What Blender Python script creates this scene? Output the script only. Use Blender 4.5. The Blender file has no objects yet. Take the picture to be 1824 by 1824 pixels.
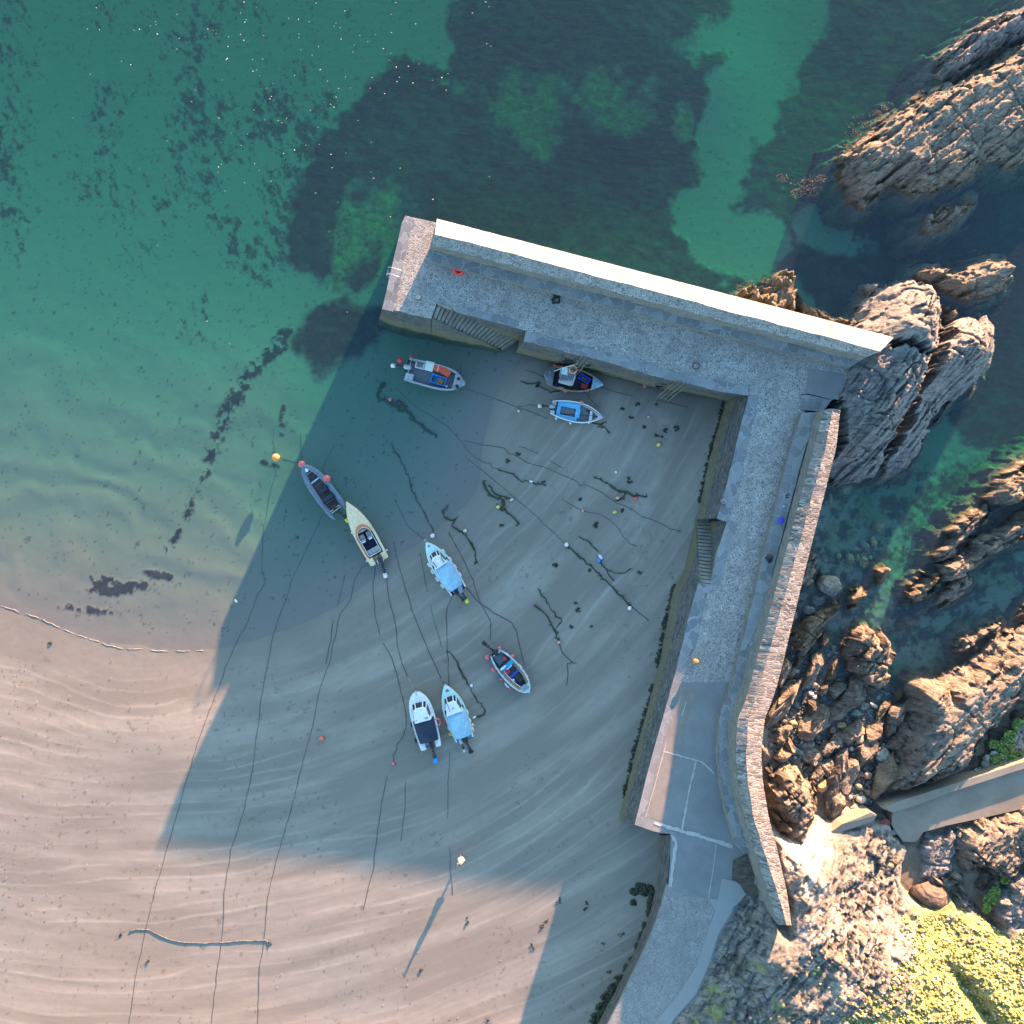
import bpy, math, random
import numpy as np
from mathutils import Vector, Matrix
from mathutils.geometry import tessellate_polygon

random.seed(7)
rng = np.random.default_rng(7)
SC = bpy.context.scene
COL = SC.collection

# ---------------------------------------------------------------- camera, sky, sun, exposure
CAMZ = 80.0
cam_d = bpy.data.cameras.new("camera"); cam = bpy.data.objects.new("camera", cam_d); COL.objects.link(cam)
cam.location = (0, 0, CAMZ); cam.rotation_euler = (0, 0, 0)
cam_d.sensor_width = 36; cam_d.sensor_height = 36
cam_d.angle = 2 * math.atan(45.6 / CAMZ)
cam_d.clip_start = 1; cam_d.clip_end = 4000
SC.camera = cam

SUN_EL = math.atan(0.135)
SUN_DIR = Vector((0.438 * math.cos(SUN_EL), 0.899 * math.cos(SUN_EL), math.sin(SUN_EL))).normalized()
w = bpy.data.worlds.new("World"); SC.world = w; w.use_nodes = True
nt = w.node_tree; bg = nt.nodes["Background"]
sky = nt.nodes.new("ShaderNodeTexSky"); sky.sky_type = 'NISHITA'; sky.sun_disc = False
sky.sun_elevation = SUN_EL; sky.sun_rotation = math.atan2(SUN_DIR.x, SUN_DIR.y)
sky.altitude = 0; sky.air_density = 1.0; sky.dust_density = 0.6; sky.ozone_density = 1.0
tint = nt.nodes.new("ShaderNodeMix"); tint.data_type = 'RGBA'; tint.blend_type = 'MULTIPLY'; tint.inputs[0].default_value = 1; tint.inputs[7].default_value = (.81, 1.01, 1.18, 1)
nt.links.new(sky.outputs[0], tint.inputs[6]); nt.links.new(tint.outputs[2], bg.inputs[0]); bg.inputs[1].default_value = 0.108
sl = bpy.data.lights.new("sun", 'SUN'); sl.energy = 5.0; sl.angle = math.radians(0.5); sl.color = (1.0, 0.53, 0.31)
so = bpy.data.objects.new("sun", sl); COL.objects.link(so); so.rotation_euler = SUN_DIR.to_track_quat('Z', 'Y').to_euler()
so.location = (20, 40, 60)
SC.view_settings.view_transform = 'Standard'; SC.view_settings.look = 'None'
SC.view_settings.exposure = 2.72; SC.view_settings.gamma = 1.0
SC.cycles.use_denoising = True
SC.cycles.max_bounces = 5; SC.cycles.diffuse_bounces = 3; SC.cycles.glossy_bounces = 2
SC.cycles.transparent_max_bounces = 12; SC.cycles.transmission_bounces = 2
SC.cycles.caustics_reflective = False; SC.cycles.caustics_refractive = False

# ---------------------------------------------------------------- helpers
S = 20.0
def W(px, py, z=0.0):
    """place of a photographed point that stands z metres above the sea"""
    k = (CAMZ - z) / CAMZ / S
    return np.array([(px - 912.0) * k, (912.0 - py) * k, z])
def WV(px, py, z=0.0): return Vector(W(px, py, z))
def PX(x, y, z=0.0):
    k = (CAMZ - z) / CAMZ / S
    return x / k + 912.0, 912.0 - y / k

def _h(ix, iy, s):
    n = (ix.astype(np.int64) * 374761393 + iy.astype(np.int64) * 668265263 + s * 974634777) & 0xFFFFFFFF
    n = ((n ^ (n >> 13)) * 1274126177) & 0xFFFFFFFF
    n = (n ^ (n >> 16)) * 2246822519 & 0xFFFFFFFF
    return ((n ^ (n >> 15)) & 0xFFFFFF) / float(0xFFFFFF)
def vnoise(x, y, s=0):
    x = np.asarray(x, float); y = np.asarray(y, float)
    ix = np.floor(x); iy = np.floor(y); fx = x - ix; fy = y - iy
    fx = fx * fx * fx * (fx * (fx * 6 - 15) + 10); fy = fy * fy * fy * (fy * (fy * 6 - 15) + 10)
    a = _h(ix, iy, s); b = _h(ix + 1, iy, s); c = _h(ix, iy + 1, s); d = _h(ix + 1, iy + 1, s)
    return ((a * (1 - fx) + b * fx) * (1 - fy) + (c * (1 - fx) + d * fx) * fy) * 2 - 1
def fbm(x, y, o=4, s=0, g=0.5):
    r = 0; a = 1; t = 0
    for i in range(o):
        r = r + a * vnoise(x + i * 17.3, y - i * 9.1, s + i * 31); t += a; a *= g; x = x * 2.03; y = y * 2.03
    return r / t
def ridged(x, y, o=4, s=0):
    r = 0; a = 1; t = 0
    for i in range(o):
        r = r + a * (1 - np.abs(vnoise(x + i * 7.7, y + i * 3.1, s + i * 13)) * 2); t += a; a *= 0.5; x = x * 2.1; y = y * 2.1
    return r / t
def sstep(a, b, x):
    t = np.clip((x - a) / (b - a), 0, 1); return t * t * (3 - 2 * t)
def sdist(X, Y, poly):
    """signed distance to a polygon, positive inside"""
    P = np.asarray(poly, float)[:, :2]; n = len(P)
    d = np.full(X.shape, 1e9); ins = np.zeros(X.shape, bool)
    for i in range(n):
        ax, ay = P[i]; bx, by = P[(i + 1) % n]
        ex, ey = bx - ax, by - ay
        t = np.clip(((X - ax) * ex + (Y - ay) * ey) / (ex * ex + ey * ey + 1e-12), 0, 1)
        d = np.minimum(d, (X - ax - t * ex) ** 2 + (Y - ay - t * ey) ** 2)
        c = ((ay > Y) != (by > Y)) & (X < ex * (Y - ay) / (ey if abs(ey) > 1e-12 else 1e-12) + ax)
        ins ^= c
    d = np.sqrt(d); return np.where(ins, d, -d)
def blocks(U, V, s, tilt=.5):
    """broken blocks: every cell of an irregular mesh sits at its own height and leans its own way; also the gap between cells"""
    iu = np.floor(U); iv = np.floor(V); b1 = np.full(U.shape, 9.); b2 = np.full(U.shape, 9.); H = np.zeros(U.shape)
    for du in (-1, 0, 1):
        for dv in (-1, 0, 1):
            cu, cv = iu + du, iv + dv; pu = cu + .15 + .7 * _h(cu, cv, s); pv = cv + .15 + .7 * _h(cu, cv, s + 1); d = (U - pu) ** 2 + (V - pv) ** 2
            h = _h(cu, cv, s + 2) - .5 + tilt * ((_h(cu, cv, s + 3) - .5) * (U - pu) + (_h(cu, cv, s + 4) - .35) * 1.6 * (V - pv)); n = d < b1
            b2 = np.where(n, b1, np.minimum(b2, d)); H = np.where(n, h, H); b1 = np.where(n, d, b1)
    return H, np.sqrt(b2) - np.sqrt(b1)
class RBF:
    def __init__(s, pts, c=3.0, world=True):
        P = np.array([[*W(p[0], p[1], 0)[:2], p[2]] for p in pts]) if world else np.array(pts, float)
        s.P = P[:, :2]; s.c = c; n = len(P)
        A = np.sqrt(((s.P[:, None] - s.P[None]) ** 2).sum(-1) + c * c)
        M = np.zeros((n + 1, n + 1)); M[:n, :n] = A - 0 * np.eye(n); M[:n, n] = 1; M[n, :n] = 1
        s.w = np.linalg.solve(M, np.append(P[:, 2], 0))
    def __call__(s, X, Y):
        X = np.asarray(X, float); Y = np.asarray(Y, float); r = np.full(X.shape, s.w[-1])
        for (a, b), w_ in zip(s.P, s.w[:-1]): r = r + w_ * np.sqrt((X - a) ** 2 + (Y - b) ** 2 + s.c ** 2)
        return r

def tag(o, label=None, cat=None, group=None, kind=None):
    if label: o["label"] = label
    if cat: o["category"] = cat
    if group: o["group"] = group
    if kind: o["kind"] = kind
    return o
def empty(name, loc=(0, 0, 0), rz=0.0, label=None, cat=None, group=None):
    o = bpy.data.objects.new(name, None); COL.objects.link(o); o.location = loc; o.rotation_euler = (0, 0, rz)
    o.empty_display_size = 0.2
    return tag(o, label, cat, group)
def link(name, me, mat=None, parent=None):
    o = bpy.data.objects.new(name, me); COL.objects.link(o)
    if mat is not None:
        for m in (mat if isinstance(mat, (list, tuple)) else [mat]): me.materials.append(m)
    if parent is not None: o.parent = parent
    return o
def smooth(me, v=True):
    me.polygons.foreach_set("use_smooth", np.full(len(me.polygons), v)); me.update()

def mesh_np(name, V, F4):
    me = bpy.data.meshes.new(name); V = np.asarray(V, np.float32); F = np.asarray(F4, np.int32)
    me.vertices.add(len(V)); me.vertices.foreach_set("co", V.ravel())
    me.loops.add(F.size); me.loops.foreach_set("vertex_index", F.ravel())
    me.polygons.add(len(F)); me.polygons.foreach_set("loop_start", np.arange(0, F.size, F.shape[1], dtype=np.int32))
    try: me.polygons.foreach_set("loop_total", np.full(len(F), F.shape[1], np.int32))
    except Exception: pass
    me.update(calc_edges=True); me.validate(); return me
def grid_mesh(name, X, Y, Z, mask=None, attrs=None, sm=True):
    ny, nx = X.shape; idx = np.arange(nx * ny).reshape(ny, nx)
    F = np.stack([idx[:-1, :-1], idx[:-1, 1:], idx[1:, 1:], idx[1:, :-1]], -1).reshape(-1, 4)
    if mask is not None:
        fm = (mask[:-1, :-1] | mask[:-1, 1:] | mask[1:, 1:] | mask[1:, :-1]).ravel(); F = F[fm]
    V = np.stack([X, Y, Z], -1).reshape(-1, 3)
    used = np.unique(F); remap = np.full(len(V), -1, np.int64); remap[used] = np.arange(len(used))
    me = mesh_np(name, V[used], remap[F])
    for k, a in (attrs or {}).items():
        at = me.attributes.new(k, 'FLOAT', 'POINT'); at.data.foreach_set("value", np.asarray(a, np.float32).ravel()[used])
    if sm: smooth(me)
    return me

class MB:
    """collects simple shapes into one mesh"""
    def __init__(s): s.v = []; s.f = []; s.uv = None
    def add(s, vs, fs):
        b = len(s.v); s.v += [tuple(map(float, v)) for v in vs]; s.f += [tuple(b + i for i in f) for f in fs]; return s
    def box(s, c, d, rz=0, rx=0, ry=0, taper=1.0):
        R = Matrix.Rotation(rz, 3, 'Z') @ Matrix.Rotation(ry, 3, 'Y') @ Matrix.Rotation(rx, 3, 'X')
        vs = []
        for z in (-.5, .5):
            k = taper if z > 0 else 1
            for x, y in ((-.5, -.5), (.5, -.5), (.5, .5), (-.5, .5)):
                vs.append(Vector(c) + R @ Vector((x * d[0] * k, y * d[1] * k, z * d[2])))
        return s.add(vs, [(3, 2, 1, 0), (4, 5, 6, 7), (0, 1, 5, 4), (1, 2, 6, 5), (2, 3, 7, 6), (3, 0, 4, 7)])
    def prism(s, poly, z0, z1, inset=0.0):
        """poly xy (counter-clockwise or not), z0 bottom, z1 top (numbers or lists)"""
        n = len(poly); a = sum(poly[i][0] * poly[(i + 1) % n][1] - poly[(i + 1) % n][0] * poly[i][1] for i in range(n))
        if a < 0: poly = poly[::-1]; z0 = z0[::-1] if isinstance(z0, list) else z0; z1 = z1[::-1] if isinstance(z1, list) else z1
        Z0 = z0 if isinstance(z0, list) else [z0] * n; Z1 = z1 if isinstance(z1, list) else [z1] * n
        vs = [(p[0], p[1], Z0[i]) for i, p in enumerate(poly)] + [(p[0], p[1], Z1[i]) for i, p in enumerate(poly)]
        if n == 4 or n == 3: T = [tuple(range(n))]
        else:
            T = tessellate_polygon([[Vector((p[0], p[1], 0)) for p in poly]])
            T = [t if (poly[t[1]][0]-poly[t[0]][0])*(poly[t[2]][1]-poly[t[0]][1])-(poly[t[1]][1]-poly[t[0]][1])*(poly[t[2]][0]-poly[t[0]][0]) > 0 else t[::-1] for t in T]
        fs = [tuple(reversed(t)) for t in T] + [tuple(i + n for i in t) for t in T]
        fs += [(i, (i + 1) % n, n + (i + 1) % n, n + i) for i in range(n)]
        return s.add(vs, fs)
    def tube(s, pts, r, n=6, cap=True, flat=1.0):
        pts = [Vector(p) for p in pts]; m = len(pts); R = r if isinstance(r, (list, tuple)) else [r] * m
        vs = []; fs = []
        for i, p in enumerate(pts):
            t = (pts[min(i + 1, m - 1)] - pts[max(i - 1, 0)])
            if t.length < 1e-9: t = Vector((0, 0, 1))
            t.normalize(); u = t.cross(Vector((0, 0, 1)))
            if u.length < 1e-3: u = t.cross(Vector((1, 0, 0)))
            u.normalize(); v_ = u.cross(t)
            for k in range(n):
                a = 2 * math.pi * k / n; vs.append(p + (u * math.cos(a) + v_ * math.sin(a) * flat) * R[i])
        for i in range(m - 1):
            for k in range(n):
                fs.append((i * n + k, i * n + (k + 1) % n, (i + 1) * n + (k + 1) % n, (i + 1) * n + k))
        if cap: fs += [tuple(range(n))[::-1], tuple((m - 1) * n + k for k in range(n))]
        return s.add(vs, fs)
    def ell(s, c, d, n=12, m=8, rz=0, rx=0, ry=0, pw=1.0):
        R = Matrix.Rotation(rz, 3, 'Z') @ Matrix.Rotation(ry, 3, 'Y') @ Matrix.Rotation(rx, 3, 'X')
        sg = lambda v: math.copysign(abs(v) ** pw, v)
        vs = [Vector(c) + R @ Vector((0, 0, -d[2]))]; fs = []
        for j in range(1, m):
            b = -math.pi / 2 + math.pi * j / m
            for k in range(n):
                a = 2 * math.pi * k / n
                vs.append(Vector(c) + R @ Vector((d[0] * sg(math.cos(b)) * sg(math.cos(a)), d[1] * sg(math.cos(b)) * sg(math.sin(a)), d[2] * sg(math.sin(b)))))
        vs.append(Vector(c) + R @ Vector((0, 0, d[2]))); L = len(vs) - 1
        for k in range(n): fs.append((0, 1 + (k + 1) % n, 1 + k))
        for j in range(m - 2):
            for k in range(n): a = 1 + j * n; fs.append((a + k, a + (k + 1) % n, a + n + (k + 1) % n, a + n + k))
        a = 1 + (m - 2) * n
        for k in range(n): fs.append((a + k, a + (k + 1) % n, L))
        return s.add(vs, fs)
    def torus(s, c, R_, r, n=20, m=8, rx=0, ry=0, rz=0):
        M_ = Matrix.Rotation(rz, 3, 'Z') @ Matrix.Rotation(ry, 3, 'Y') @ Matrix.Rotation(rx, 3, 'X'); vs = []; fs = []
        for i in range(n):
            a = 2 * math.pi * i / n
            for j in range(m):
                b = 2 * math.pi * j / m
                vs.append(Vector(c) + M_ @ Vector(((R_ + r * math.cos(b)) * math.cos(a), (R_ + r * math.cos(b)) * math.sin(a), r * math.sin(b))))
        for i in range(n):
            for j in range(m): fs.append((i * m + j, ((i + 1) % n) * m + j, ((i + 1) % n) * m + (j + 1) % m, i * m + (j + 1) % m))
        return s.add(vs, fs)
    def loft(s, rails, closed=False):
        n = len(rails[0]); b = [p for r in rails for p in r]
        fs = []
        for i in range(len(rails) - 1):
            for k in range(n - 1 + (1 if closed else 0)):
                fs.append((i * n + k, i * n + (k + 1) % n, (i + 1) * n + (k + 1) % n, (i + 1) * n + k))
        return s.add(b, fs)
    def build(s, name, mat=None, parent=None, sm=False, bevel=0.0):
        me = bpy.data.meshes.new(name); me.from_pydata(s.v, [], s.f); me.update()
        if sm: smooth(me)
        o = link(name, me, mat, parent)
        if bevel:
            b = o.modifiers.new("bevel", 'BEVEL'); b.width = bevel; b.segments = 2; b.limit_method = 'ANGLE'
        return o

# ---------------------------------------------------------------- materials
def _nodes(name):
    m = bpy.data.materials.new(name); m.use_nodes = True; n = m.node_tree
    return m, n, n.nodes["Principled BSDF"]
def N(n, t, **k):
    x = n.nodes.new(t)
    for a, b in k.items():
        if a.startswith("i_"): x.inputs[a[2:].replace("_", " ")].default_value = b
        else: setattr(x, a, b)
    return x
def L(n, a, b): n.links.new(a, b)
def mixc(n, fac, a, b, mode='MIX'):
    x = N(n, "ShaderNodeMix", data_type='RGBA', blend_type=mode)
    for s_, v in ((x.inputs[0], fac), (x.inputs[6], a), (x.inputs[7], b)):
        if isinstance(v, (int, float)): s_.default_value = v
        elif isinstance(v, (tuple, list)): s_.default_value = (*v[:3], 1)
        else: L(n, v, s_)
    return x.outputs[2]
def maprange(n, v, a, b, c=0.0, d=1.0, smooth_=True):
    x = N(n, "ShaderNodeMapRange"); x.interpolation_type = 'SMOOTHSTEP' if smooth_ else 'LINEAR'
    L(n, v, x.inputs[0])
    for i, q in enumerate((a, b, c, d)): x.inputs[i + 1].default_value = q
    return x.outputs[0]
def math_(n, op, a, b=None):
    x = N(n, "ShaderNodeMath", operation=op)
    for s_, v in ((x.inputs[0], a), (x.inputs[1], b)):
        if v is None: continue
        if isinstance(v, (int, float)): s_.default_value = v
        else: L(n, v, s_)
    return x.outputs[0]
def coords(n, kind='pos', scale=(1, 1, 1), rot=(0, 0, 0)):
    if kind == 'pos': c = N(n, "ShaderNodeNewGeometry").outputs["Position"]
    elif kind == 'uv': c = N(n, "ShaderNodeUVMap").outputs[0]
    else: c = N(n, "ShaderNodeTexCoord").outputs["Object"]
    mp = N(n, "ShaderNodeMapping"); mp.inputs["Scale"].default_value = scale; mp.inputs["Rotation"].default_value = rot
    L(n, c, mp.inputs[0]); return mp.outputs[0]
def noise(n, vec, scale, detail=4, rough=0.55, dist=0.0, out="Fac"):
    x = N(n, "ShaderNodeTexNoise"); L(n, vec, x.inputs["Vector"]); x.inputs["Scale"].default_value = scale
    x.inputs["Detail"].default_value = detail; x.inputs["Roughness"].default_value = rough; x.inputs["Distortion"].default_value = dist
    return x.outputs[out]
def voro(n, vec, scale, feature='F1', rnd=1.0, out="Distance"):
    x = N(n, "ShaderNodeTexVoronoi", feature=feature); L(n, vec, x.inputs["Vector"]); x.inputs["Scale"].default_value = scale
    x.inputs["Randomness"].default_value = rnd; return x.outputs[out]
def bump(n, bs, h, strength=0.4, dist=0.05):
    x = N(n, "ShaderNodeBump"); x.inputs["Strength"].default_value = strength; x.inputs["Distance"].default_value = dist
    L(n, h, x.inputs["Height"]); L(n, x.outputs[0], bs.inputs["Normal"])
def attr(n, name):
    x = N(n, "ShaderNodeAttribute"); x.attribute_name = name; return x.outputs["Fac"]
def setb(n, bs, col, rough=0.8, metal=0.0, spec=None):
    if isinstance(col, (tuple, list)): bs.inputs["Base Color"].default_value = (*col, 1)
    else: L(n, col, bs.inputs["Base Color"])
    if isinstance(rough, (int, float)): bs.inputs["Roughness"].default_value = rough
    else: L(n, rough, bs.inputs["Roughness"])
    bs.inputs["Metallic"].default_value = metal
    if spec is not None: bs.inputs["Specular IOR Level"].default_value = spec
_pc = {}
def paint(name, c, rough=0.45, metal=0.0, var=0.12, scale=6.0, dirt=0.0):
    """painted, moulded or woven surface with slight unevenness and grime"""
    if name in _pc: return _pc[name]
    m, n, bs = _nodes(name); v = coords(n, 'obj')
    f = noise(n, v, scale, 5, 0.6)
    c2 = tuple(x * (1 - var * 1.6) for x in c); c3 = tuple(min(1, x * (1 + var)) for x in c)
    col = mixc(n, maprange(n, f, 0.3, 0.7), c2, c3)
    if dirt:
        g = noise(n, v, scale * 2.7, 6, 0.7)
        col = mixc(n, maprange(n, g, 0.52, 0.75, 0, dirt), col, (0.09, 0.075, 0.055))
    setb(n, bs, col, maprange(n, f, 0.2, 0.8, rough * 0.8, min(1, rough * 1.25)), metal)
    bump(n, bs, f, 0.15, 0.01)
    _pc[name] = m; return m

# ---------------------------------------------------------------- materials of the place
def m_sand():
    m, n, bs = _nodes("wet_sand"); v = coords(n)
    band, kelp, wet, dark, grn = attr(n, "band"), attr(n, "kelp"), attr(n, "wet"), attr(n, "mott"), attr(n, "grn")
    c = mixc(n, band, (0.207, 0.188, 0.155), (0.338, 0.311, 0.262))
    f = noise(n, v, 1.3, 8, 0.62); c = mixc(n, maprange(n, f, 0.3, 0.75, 0, .35), c, (0.203, 0.188, 0.156))
    g = noise(n, v, 9.0, 5, 0.7); c = mixc(n, maprange(n, g, 0.60, 0.78, 0, .35), c, (0.15, 0.12, 0.10))
    c = mixc(n, math_(n, 'MULTIPLY', wet, .80), c, (0.150, 0.146, 0.124))
    c = mixc(n, dark, c, (0.10, 0.085, 0.05))
    kc = mixc(n, maprange(n, noise(n, v, 2.2, 8, .7), .35, .7), (0.006, 0.005, 0.007), (0.026, 0.018, 0.018))
    gc = mixc(n, maprange(n, noise(n, v, 1.7, 8, .7), .35, .7), (0.05, 0.07, 0.03), (0.15, 0.19, 0.09))
    c = mixc(n, grn, c, gc)
    c = mixc(n, kelp, c, kc)
    setb(n, bs, c, 0.62, spec=.35)
    h = math_(n, 'ADD', math_(n, 'MULTIPLY', noise(n, v, 14, 3, .6), .5), noise(n, v, 3.0, 4, .6))
    bump(n, bs, h, 0.35, 0.015); return m
def m_cobble(name, dark, light, mortar, sc=5.5, edge=.10, bs_=.55, uv=False, scale=(1, 1, 1), amt=1.0, dist=.05):
    m, n, bs = _nodes(name); v = coords(n, 'uv' if uv else 'pos', scale)
    wv = N(n, "ShaderNodeVectorMath", operation='ADD'); L(n, v, wv.inputs[0])
    nz = N(n, "ShaderNodeVectorMath", operation='SCALE'); L(n, noise(n, v, 2.5, 3, .5, out="Color"), nz.inputs[0]); nz.inputs[3].default_value = .25
    L(n, nz.outputs[0], wv.inputs[1]); vv = wv.outputs[0]
    e = voro(n, vv, sc, 'DISTANCE_TO_EDGE'); cc = voro(n, vv, sc, 'F1', out="Color")
    sep = N(n, "ShaderNodeSeparateColor"); L(n, cc, sep.inputs[0])
    st = mixc(n, sep.outputs[0], dark, light)
    big = noise(n, coords(n), .45, 6, .65); fine = noise(n, coords(n), 18, 4, .7)
    ed = maprange(n, e, edge * .35, edge, 1, 0)
    ed = math_(n, 'MULTIPLY', ed, maprange(n, noise(n, coords(n), 1.1, 5, .7), .3, .62, .25, amt))
    c = mixc(n, ed, st, mortar)
    c = mixc(n, maprange(n, big, .35, .7, 0, .5), c, tuple(x * .62 for x in light))
    c = mixc(n, maprange(n, fine, .55, .8, 0, .4), c, (.07, .065, .06))
    setb(n, bs, c, .85)
    h = math_(n, 'ADD', maprange(n, e, 0, edge * 1.6, 0, 1), math_(n, 'MULTIPLY', fine, .4)); bump(n, bs, h, bs_, dist); return m
def m_concrete(name, a, b, grime=(.10, .09, .075), sc=.8, streak=None):
    m, n, bs = _nodes(name); v = coords(n)
    c = mixc(n, maprange(n, noise(n, v, sc, 8, .65), .3, .7), a, b)
    c = mixc(n, maprange(n, noise(n, v, 7, 6, .75), .55, .78, 0, .5), c, grime)
    c = mixc(n, maprange(n, noise(n, v, 1.9, 7, .8), .62, .74, 0, .55), c, tuple(min(1, x * 1.5) for x in b))
    if streak:
        c = mixc(n, maprange(n, noise(n, coords(n, 'pos', streak[0], streak[1]), 6, 3, .6), .45, .6, 0, .35), c, tuple(x * .6 for x in a))
    setb(n, bs, c, .85); bump(n, bs, noise(n, v, 20, 4, .7), .4, .012); return m
def m_wall(name, warm=0.0):
    """coursed slate face: thin courses, olive weed below the high-tide line"""
    m, n, bs = _nodes(name); v = coords(n, 'pos', (1.0, 1.0, 5.5))
    e = voro(n, v, 1.9, 'DISTANCE_TO_EDGE'); cc = voro(n, v, 1.9, 'F1', out="Color")
    sep = N(n, "ShaderNodeSeparateColor"); L(n, cc, sep.inputs[0])
    c = mixc(n, sep.outputs[0], (.05, .057, .068), (.175 + warm, .18 + warm * .6, .185))
    c = mixc(n, maprange(n, sep.outputs[1], .72, .9, 0, .8), c, (.20, .15, .12))
    c = mixc(n, maprange(n, e, .015, .07, .75, 0), c, (.05, .048, .045))
    c = mixc(n, maprange(n, noise(n, coords(n, 'pos', (1, 1, 3)), 2.6, 7, .75), .58, .68, 0, .75), c, (.46, .45, .41))
    g = N(n, "ShaderNodeNewGeometry"); sx = N(n, "ShaderNodeSeparateXYZ"); L(n, g.outputs["Position"], sx.inputs[0])
    zz = math_(n, 'ADD', sx.outputs[2], math_(n, 'MULTIPLY', math_(n, 'SUBTRACT', noise(n, coords(n), .8, 6, .7), .5), 2.2))
    c = mixc(n, maprange(n, zz, 2.8, 1.9, 0, .85), c, mixc(n, noise(n, coords(n), 3, 6, .7), (.10, .095, .045), (.27, .24, .16)))
    c = mixc(n, maprange(n, zz, .7, .25, 0, .9), c, (.045, .06, .02))
    setb(n, bs, c, .8); h = math_(n, 'ADD', maprange(n, e, 0, .1, 0, 1), math_(n, 'MULTIPLY', sep.outputs[2], .9)); bump(n, bs, h, .8, .09); return m
def m_rock(name, a, b, c_, lich=(.36, .27, .10), weed=.75, grey=.35, lichen=.35, sheen=.8, rot=.9):
    m, n, bs = _nodes(name); v = coords(n)
    vs = coords(n, 'pos', (1, 4.5, 1), (0, 0, -rot))
    f = noise(n, vs, .55, 8, .66); g = noise(n, v, 1.4, 8, .68); h = noise(n, vs, 2.6, 7, .7)
    c = mixc(n, maprange(n, f, .32, .68), a, b)
    c = mixc(n, maprange(n, g, .45, .68, 0, .8), c, c_)
    c = mixc(n, maprange(n, h, .50, .62, 0, .55), c, tuple(x * .6 for x in a))
    cr = voro(n, vs, .42, 'DISTANCE_TO_EDGE')
    c = mixc(n, maprange(n, cr, .002, .018, .6, 0), c, (.022, .020, .018))
    pos = N(n, "ShaderNodeNewGeometry"); sx = N(n, "ShaderNodeSeparateXYZ"); L(n, pos.outputs["Position"], sx.inputs[0])
    c = mixc(n, math_(n, 'MULTIPLY', maprange(n, noise(n, v, 2.1, 7, .75), .56, .66, 0, lichen), maprange(n, sx.outputs[2], .6, 1.6)), c, lich)
    if grey: c = mixc(n, math_(n, 'MULTIPLY', maprange(n, sx.outputs[2], 2.6, 5.0, 0, grey), maprange(n, g, .3, .55)), c, (.30, .31, .31))
    zz = math_(n, 'ADD', sx.outputs[2], math_(n, 'MULTIPLY', math_(n, 'SUBTRACT', noise(n, v, 1.2, 7, .75), .5), 1.5))
    c = mixc(n, maprange(n, zz, .5, .05, 0, weed), c, mixc(n, noise(n, v, 5, 5, .7), (.05, .045, .018), (.16, .125, .05)))
    pits = voro(n, v, 3.2); c = mixc(n, math_(n, 'MULTIPLY', maprange(n, pits, .12, .2, .85, 0), maprange(n, zz, 1.8, .8)), c, (.03, .028, .02))
    setb(n, bs, c, sheen)
    hh = math_(n, 'ADD', math_(n, 'MULTIPLY', h, 1.4), math_(n, 'ADD', g, math_(n, 'MULTIPLY', noise(n, vs, 9, 5, .7), .5)))
    hh = math_(n, 'SUBTRACT', hh, maprange(n, cr, 0, .02, .5, 0)); bump(n, bs, hh, 1.0, .26); return m

M_SAND = m_sand()
M_COB = m_cobble("cobbled_paving", (.12, .12, .115), (.34, .34, .315), (.54, .54, .51), 6.4, .11)
M_COB2 = m_cobble("ridge_cobbles", (.085, .09, .085), (.29, .285, .265), (.50, .50, .47), 7.0, .10)
M_RIDGE_E = m_cobble("upright_ridge_stones", (.06, .06, .06), (.37, .345, .31), (.50, .49, .47), 2.1, .10, 1.0, True, (2.7, .62, 1), 1.0, .12)
M_FLAG = m_cobble("slate_flags", (.14, .155, .165), (.265, .285, .29), (.40, .42, .41), 1.25, .03, .25, False, (1, 1, 1), .8, .02)
M_PALE = m_cobble("pale_parapet_stones", (.27, .26, .235), (.50, .485, .45), (.58, .57, .54), 1.5, .06, .35, False, (1, 1, 1), 1.0, .02)
M_SLAB = m_concrete("smooth_concrete", (.165, .18, .18), (.215, .23, .228), (.14, .13, .115), .5)
M_ROUGH = m_cobble("worn_road", (.14, .145, .14), (.25, .255, .245), (.38, .39, .37), 8.5, .10, .35, False, (1, 1, 1), .8, .02)
M_RIB = m_concrete("ribbed_concrete", (.19, .18, .16), (.25, .238, .215), (.15, .12, .10), .9, ((1, 18, 1), (0, 0, -.27)))
M_GUT = m_concrete("gutter_concrete", (.235, .25, .24), (.27, .285, .275), (.24, .23, .21), .35)
M_JOINT = m_concrete("pale_mortar", (.34, .35, .33), (.44, .44, .41), (.30, .30, .27), 2.0)
M_SLIP = m_concrete("slipway_concrete", (.185, .175, .14), (.255, .24, .195), (.09, .08, .06), .5)
M_STEP = m_concrete("weedy_step_stone", (.22, .21, .17), (.33, .31, .26), (.07, .07, .04), 1.2)
M_WALL = m_wall("coursed_slate_wall")
M_FACE = m_cobble("slate_riser", (.09, .09, .085), (.27, .25, .225), (.42, .41, .38), 2.6, .07, .6, False, (1, 1, 5), .8, .05)
M_ROCK1 = m_rock("brown_slate_rock", (.185, .165, .132), (.37, .33, .26), (.47, .43, .35), grey=.25)
M_ROCK2 = m_rock("grey_slate_rock", (.19, .195, .195), (.40, .40, .385), (.54, .535, .51), (.30, .27, .13), grey=.4, lichen=.5, rot=.95)
M_ROCK3 = m_rock("ochre_barnacled_rock", (.18, .145, .10), (.38, .31, .20), (.48, .42, .31), (.38, .28, .10), grey=.0, lichen=.6)
M_ROCK4 = m_rock("dark_wet_boulder", (.10, .085, .07), (.19, .16, .125), (.24, .21, .17), grey=.0, lichen=.2)

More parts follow.
